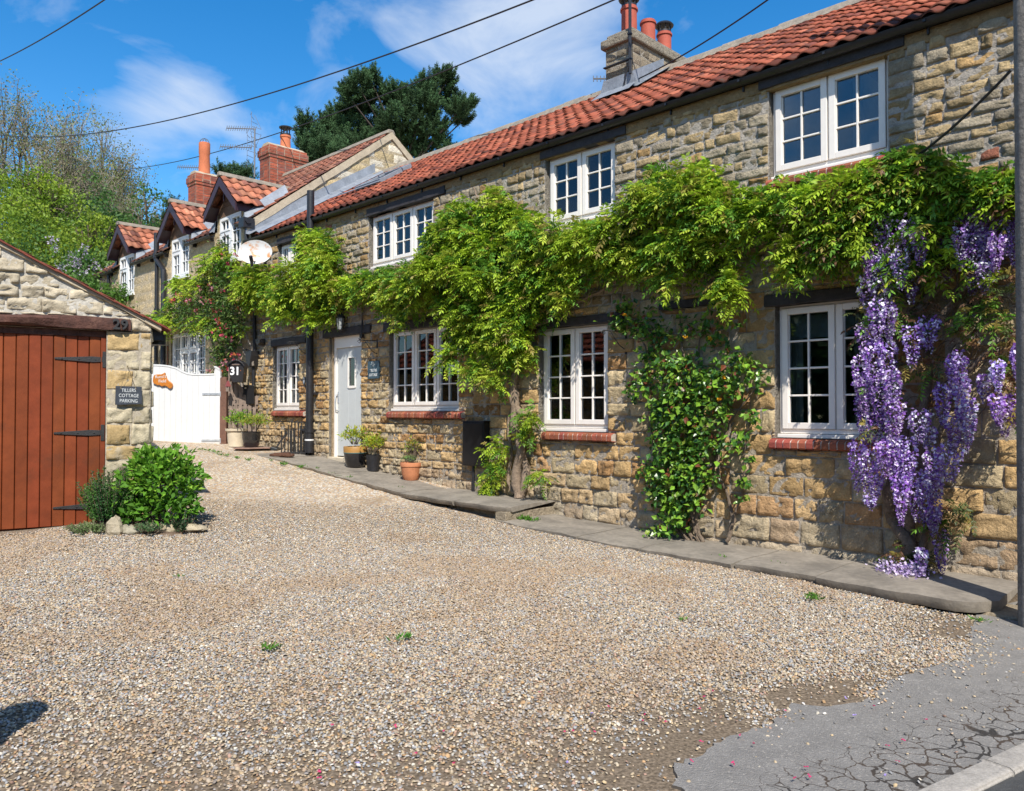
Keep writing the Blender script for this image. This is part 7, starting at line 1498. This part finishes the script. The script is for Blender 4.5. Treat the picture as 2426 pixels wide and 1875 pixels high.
tree('tall half-bare tree with fine grey twigs at the far left', tx(70, 44), 44, th(212, 44) - 1.5, (5.2, 6), 0, 9, .10, [(.20, .25, .07), (.24, .21, .10)], [.6, .4], rng, cs=.55, bare=True, trunk=.34)
tree('second half-bare tree, whose twigs reach towards the dormers', tx(155, 42), 42, th(250, 42) - 1.5, (4.2, 5), 0, 7, .10, [(.19, .25, .07), (.24, .21, .12)], [.6, .4], rng, cs=.5, bare=True, trunk=.28)
tree('bright yellow-green tree behind the garage roof', tx(45, 29), 29, th(352, 29) - 1.5, (2.6, 3.4), 210, 110, .11, [(.19, .30, .025), (.28, .38, .03), (.12, .21, .025)], [.4, .35, .25], rng, cs=.62)
tree('lower yellow-green tree left of the lilac', tx(130, 27), 27, th(450, 27) - 1.2, (2.1, 2.6), 150, 110, .10, [(.19, .29, .025), (.27, .36, .03), (.10, .19, .025)], [.4, .35, .25], rng, cs=.55)
tree('mid green tree rising just left of the dormers', tx(255, 36), 36, th(430, 36) - 1.2, (2.0, 3.4), 150, 90, .14, [(.055, .13, .03), (.08, .17, .035), (.12, .2, .04)], [.45, .35, .2], rng, cs=.6)
tree('dark leafy tree between the yellow trees and the dormers', tx(205, 38), 38, th(470, 38) - 1.2, (2.4, 3.4), 150, 80, .15, [(.05, .12, .025), (.08, .16, .03)], [.6, .4], rng, cs=.65)
LT = tree('lilac bush with pale purple flowers above the garage roof', tx(168, 24), 24, th(545, 24) - 1.0, (2.0, 2.2), 110, 90, .11, [(.065, .15, .03), (.10, .20, .035), (.14, .24, .04)], [.4, .4, .2], rng, cs=.45, name='lilac', cat='bush')
VV, FF, CC, off = [], [], [], 0
for i in range(16):
    x_, y_ = rng.uniform(105, 235), 0; y_ = 470 + (x_ - 105) * .55 + rng.uniform(20, 95); c_ = np.array(atY(x_ * K, y_ * K, 22 + rng.random() * 1.2)); n = 34; P = c_ + rng.normal(size=(n, 3)) * np.array([.07, .07, .10]); V, Fq = flat_quads(P, rdir(n, rng), rdir(n, rng), np.full(n, .06), np.full(n, .055)); VV.append(V); FF.append(Fq + off); off += len(V); CC.append(np.repeat(np.array([[.52, .47, .55]]) * (.7 + .5 * rng.random((n, 1))), 4, 0))
lo = mesh_np('blossoms', np.concatenate(VV), [np.concatenate(FF)], M_PETAL, None, np.concatenate(CC)); lo['kind'] = 'stuff'; rel(lo, LT)
tree('green tree low behind the far gable corner of the dormer house', tx(225, 31), 31, th(560, 31) - 1.0, (1.7, 2.2), 90, 80, .12, [(.06, .14, .03), (.10, .2, .035)], [.6, .4], rng, cs=.5)
tree('small bush right behind the garage roof edge', tx(205, 21), 21, th(610, 21) - .8, (1.3, 1.4), 70, 80, .09, [(.09, .19, .03), (.14, .26, .035)], [.6, .4], rng, cs=.4, trunk=.1)
# far wood that closes the view at the left
VV, FF, CC, off = [], [], [], 0; n = 26000; X_ = rng.uniform(-60, -12, n); Y_ = rng.uniform(50, 58, n); Z_ = rng.random(n) * (6.5 + 2.0 * fbm(X_ * .3, Y_ * 0, 1.1, 2)) + 1; P = np.stack([X_, Y_, Z_], -1); V, Fq = flat_quads(P, rdir(n, rng), norm(rdir(n, rng) + np.array([0, -.6, .6])), np.full(n, .55), np.full(n, .4)); fw = mesh_np('far_wood', V, [Fq], M_LEAF, None, np.repeat(np.where(rng.random((n, 1)) < .5, [[.05, .11, .03]], [[.08, .16, .035]]) * (.7 + .6 * rng.random((n, 1))), 4, 0)); tag(fw, 'low green wood far behind the garage', 'wood', kind='stuff')
# pines
def pine(lab, Y, clumps, base_px, rng, dens=150, ll=.30, trunk_r=.28):
    bx_, bz = tx(base_px, Y), gz(0, Y); r = empty('pine_tree', (bx_, Y, bz), 0, lab, 'tree', 'dark pines behind the gable'); VV, FF, CC = [], [], []; off = 0; b = MB(); top_ = max(th(c[1], Y) for c in clumps)
    b.tube([(0, 0, 0), (.1, 0, (top_ - bz) * .5), (.25, 0, (top_ - bz) * .93)], [trunk_r, trunk_r * .7, .06], 9)
    for (x_, y_, rx_, ry_) in clumps:
        dy = rng.uniform(-2.2, 2.2) * min(1, rx_ / 40 + .3); Yc = Y + dy; c_ = np.array([tx(x_, Yc), Yc, th(y_, Yc)]); R1, R2 = rx_ * K / F * Y, ry_ * K / F * Y; nn_ = int(14 + rx_ * ry_ * .075)
        zb = bz + (c_[2] - bz) * .8; b.tube([(.1, 0, zb - bz - .2), tuple((c_ - np.array([bx_, Y, bz])) * .5 + np.array([.05, 0, (zb - bz) * .5])), tuple(c_ - np.array([bx_, Y, bz]))], [.09, .06, .03], 5)
        for k in range(nn_):
            d = rdir(1, rng)[0]; q = c_ + d * np.array([R1, R1 * .8, R2]) * rng.random() ** .4; ax = norm((np.array([0, 0, 1.1]) + d * .8 + .25 * rng.normal(size=3))[None])[0]; n = dens; t = rng.random(n); Lp = .55 + .35 * rng.random(); P = q + ax * (t * Lp)[:, None] + rng.normal(size=(n, 3)) * .03
            Dn = norm(rdir(n, rng) + ax * .9); V, Fq = flat_quads(P, Dn, rdir(n, rng), ll * (1.1 - .7 * t) * (.6 + .5 * rng.random(n)), np.full(n, .035)); VV.append(V); FF.append(Fq + off); off += len(V); cc = np.array([.042, .088, .036]) * (.6 + .9 * rng.random()) + np.array([.012, .014, .004]) * rng.random(); CC.append(np.repeat(cc[None] * (.65 + .6 * t[:, None]), 4, 0))
    o = mesh_np('crown', np.concatenate(VV), [np.concatenate(FF)], mat('needles', attr=True, rough=.75, trans=.08, spec=.2), None, np.concatenate(CC)); rel(o, r); b.build('trunk', mat('pine_bark', (.05, .038, .03), rough=.95), r, smooth=True)
pine('large dark pine rising behind the pale stone gable', 46, [(765, 185, 22, 22), (790, 170, 14, 20), (740, 200, 12, 18), (760, 230, 30, 24), (720, 250, 26, 20), (700, 275, 20, 16), (690, 262, 8, 10), (740, 280, 36, 22), (800, 215, 34, 30), (840, 200, 22, 16), (865, 215, 30, 24), (905, 190, 22, 22), (940, 178, 22, 22), (955, 165, 10, 12), (900, 230, 34, 26), (950, 215, 24, 22), (975, 235, 22, 14), (998, 225, 9, 12), (985, 255, 16, 12), (850, 260, 40, 28), (800, 280, 44, 26), (920, 275, 30, 18), (880, 300, 34, 22), (940, 305, 14, 16), (900, 330, 34, 18), (830, 300, 26, 18), (770, 310, 34, 18), (735, 310, 24, 16), (955, 335, 16, 7), (700, 300, 18, 14)], 850, rng, dens=130)
pine('smaller dark pine right of the brick chimney with the cowl', 42, [(650, 262, 8, 18), (655, 290, 15, 16), (665, 315, 20, 16), (690, 325, 22, 16), (645, 320, 10, 14), (680, 300, 14, 12), (712, 322, 16, 14), (670, 340, 22, 12), (700, 340, 22, 10)], 668, rng, dens=90, trunk_r=.18)
pine('low dark pine top showing left of the brick chimney', 48, [(490, 376, 22, 8), (510, 372, 16, 7), (470, 370, 10, 7), (500, 384, 26, 8), (525, 374, 8, 5)], 495, rng, dens=80, trunk_r=.15)
pine('tiny dark conifer top between the left and middle dormers', 48, [(350, 478, 12, 8), (340, 485, 10, 8), (365, 440, 5, 6), (362, 470, 9, 8), (345, 500, 14, 10)], 350, rng, dens=70, trunk_r=.12)
# ================================================================== SMALL GROWTH, PETALS
def weeds(pts, rng):
    VV, FF, CC, off = [], [], [], 0
    for (x_, y_, s, c) in pts:
        P0 = np.array(gp2(x_, y_)); n = 16; d = norm(rdir(n, rng) * np.array([1, 1, .4]) + np.array([0, 0, .7])); l = s * (.6 + .7 * rng.random(n)); V, Fq = flat_quads(P0 + rng.normal(size=(n, 3)) * np.array([s * .5, s * .5, .002]) + np.array([0, 0, .02]), d, rdir(n, rng), l, l * .28); VV.append(V); FF.append(Fq + off); off += len(V); CC.append(np.repeat(np.array([c]) * (.7 + .6 * rng.random((n, 1))), 4, 0))
    o = mesh_np('weeds', np.concatenate(VV), [np.concatenate(FF)], M_LEAF, None, np.concatenate(CC)); tag(o, 'small green weeds sprouting along the path edge and in the gravel', 'weeds', kind='stuff')
g_ = (.11, .25, .035); wl_ = [(585, 1393, .05, g_), (575, 1392, .05, g_), (855, 1370, .05, (.1, .28, .04)), (862, 1369, .045, (.1, .28, .04)), (1455, 1330, .03, g_), (385, 1235, .03, g_)]
for (xa, ya, xb, yb, n) in [(1075, 1100, 1150, 1118, 16), (1530, 1195, 1560, 1205, 5), (1640, 1212, 1700, 1226, 9), (1800, 1245, 1830, 1250, 3), (1730, 1280, 1745, 1284, 3), (2085, 1330, 2095, 1338, 2), (560, 985, 700, 1010, 12), (700, 1012, 980, 1075, 12), (420, 960, 540, 985, 16), (1990, 1283, 2020, 1290, 3)]:
    for i in range(n): t = rng.random(); wl_.append((xa + (xb - xa) * t + rng.normal() * 2, ya + (yb - ya) * t + rng.normal() * 1.5, .035 + .025 * rng.random(), g_))
weeds(wl_, rng)
VV, FF, CC, off = [], [], [], 0
pk_ = [(rng.uniform(1150, 2000), rng.uniform(1480, 1680)) for _ in range(26)] + [(rng.uniform(600, 1150), rng.uniform(1560, 1680)) for _ in range(8)] + [(1975, 1552), (1866, 1520), (1915, 1640), (1720, 1655)]
for x_, y_ in pk_:
    P0 = np.array(gp2(x_, y_)) + np.array([0, 0, .034]); n = 4; V, Fq = flat_quads(np.repeat(P0[None], n, 0), norm(rdir(n, rng) * np.array([1, 1, .25])), np.repeat([[0, 0, 1.0]], n, 0) + .3 * rng.normal(size=(n, 3)), np.full(n, .013), np.full(n, .011)); VV.append(V); FF.append(Fq + off); off += len(V); CC.append(np.repeat(np.array([[.70, .06, .20]]) if rng.random() < .75 else np.array([[.45, .35, .75]]), 4 * n, 0))
o = mesh_np('petals', np.concatenate(VV), [np.concatenate(FF)], M_PETAL, None, np.concatenate(CC)); tag(o, 'scattered pink and lilac petals lying on gravel and asphalt', 'petals', kind='stuff')
# unseen post added outside the left edge only to cast the corner shadow
P = Vector((-2.38, 2.95, gz(-2.3, 3))); MP = empty('shadow_post', P, .3, 'unseen timber post added to cast the shadow at the lower left corner', 'post'); b = MB(); b.lathe([(.09, 0), (.09, 1.16), (.12, 1.18), (.12, 1.30), (.08, 1.36), (.001, 1.38)], (0, 0, 0), 16); b.build('timber', M_WOODG, MP, smooth=True)
# unseen hedge behind the viewer, added so the window glass reflects something dark
n = 60000; X_ = np.where(np.arange(n) % 2 == 0, rng.uniform(-40, 40, n), -27 + rng.random(n) * 3); Y_ = np.where(np.arange(n) % 2 == 0, -19 + rng.random(n) * 3, rng.uniform(-40, 9, n)); Z_ = rng.random(n) ** .8 * (6.0 + 2.5 * fbm(X_ * .35, Y_ * 0, 4.4, 2)); P = np.stack([X_, Y_, Z_], -1); V, Fq = flat_quads(P, rdir(n, rng), rdir(n, rng), np.full(n, .6), np.full(n, .45)); o = mesh_np('hedge', V, [Fq], M_LEAF, None, np.repeat(np.array([[.05, .11, .025]]) * (.6 + .8 * rng.random((n, 1))), 4, 0)); tag(o, 'unseen dark hedge added behind the viewer to darken the window reflections', 'hedge', kind='stuff')
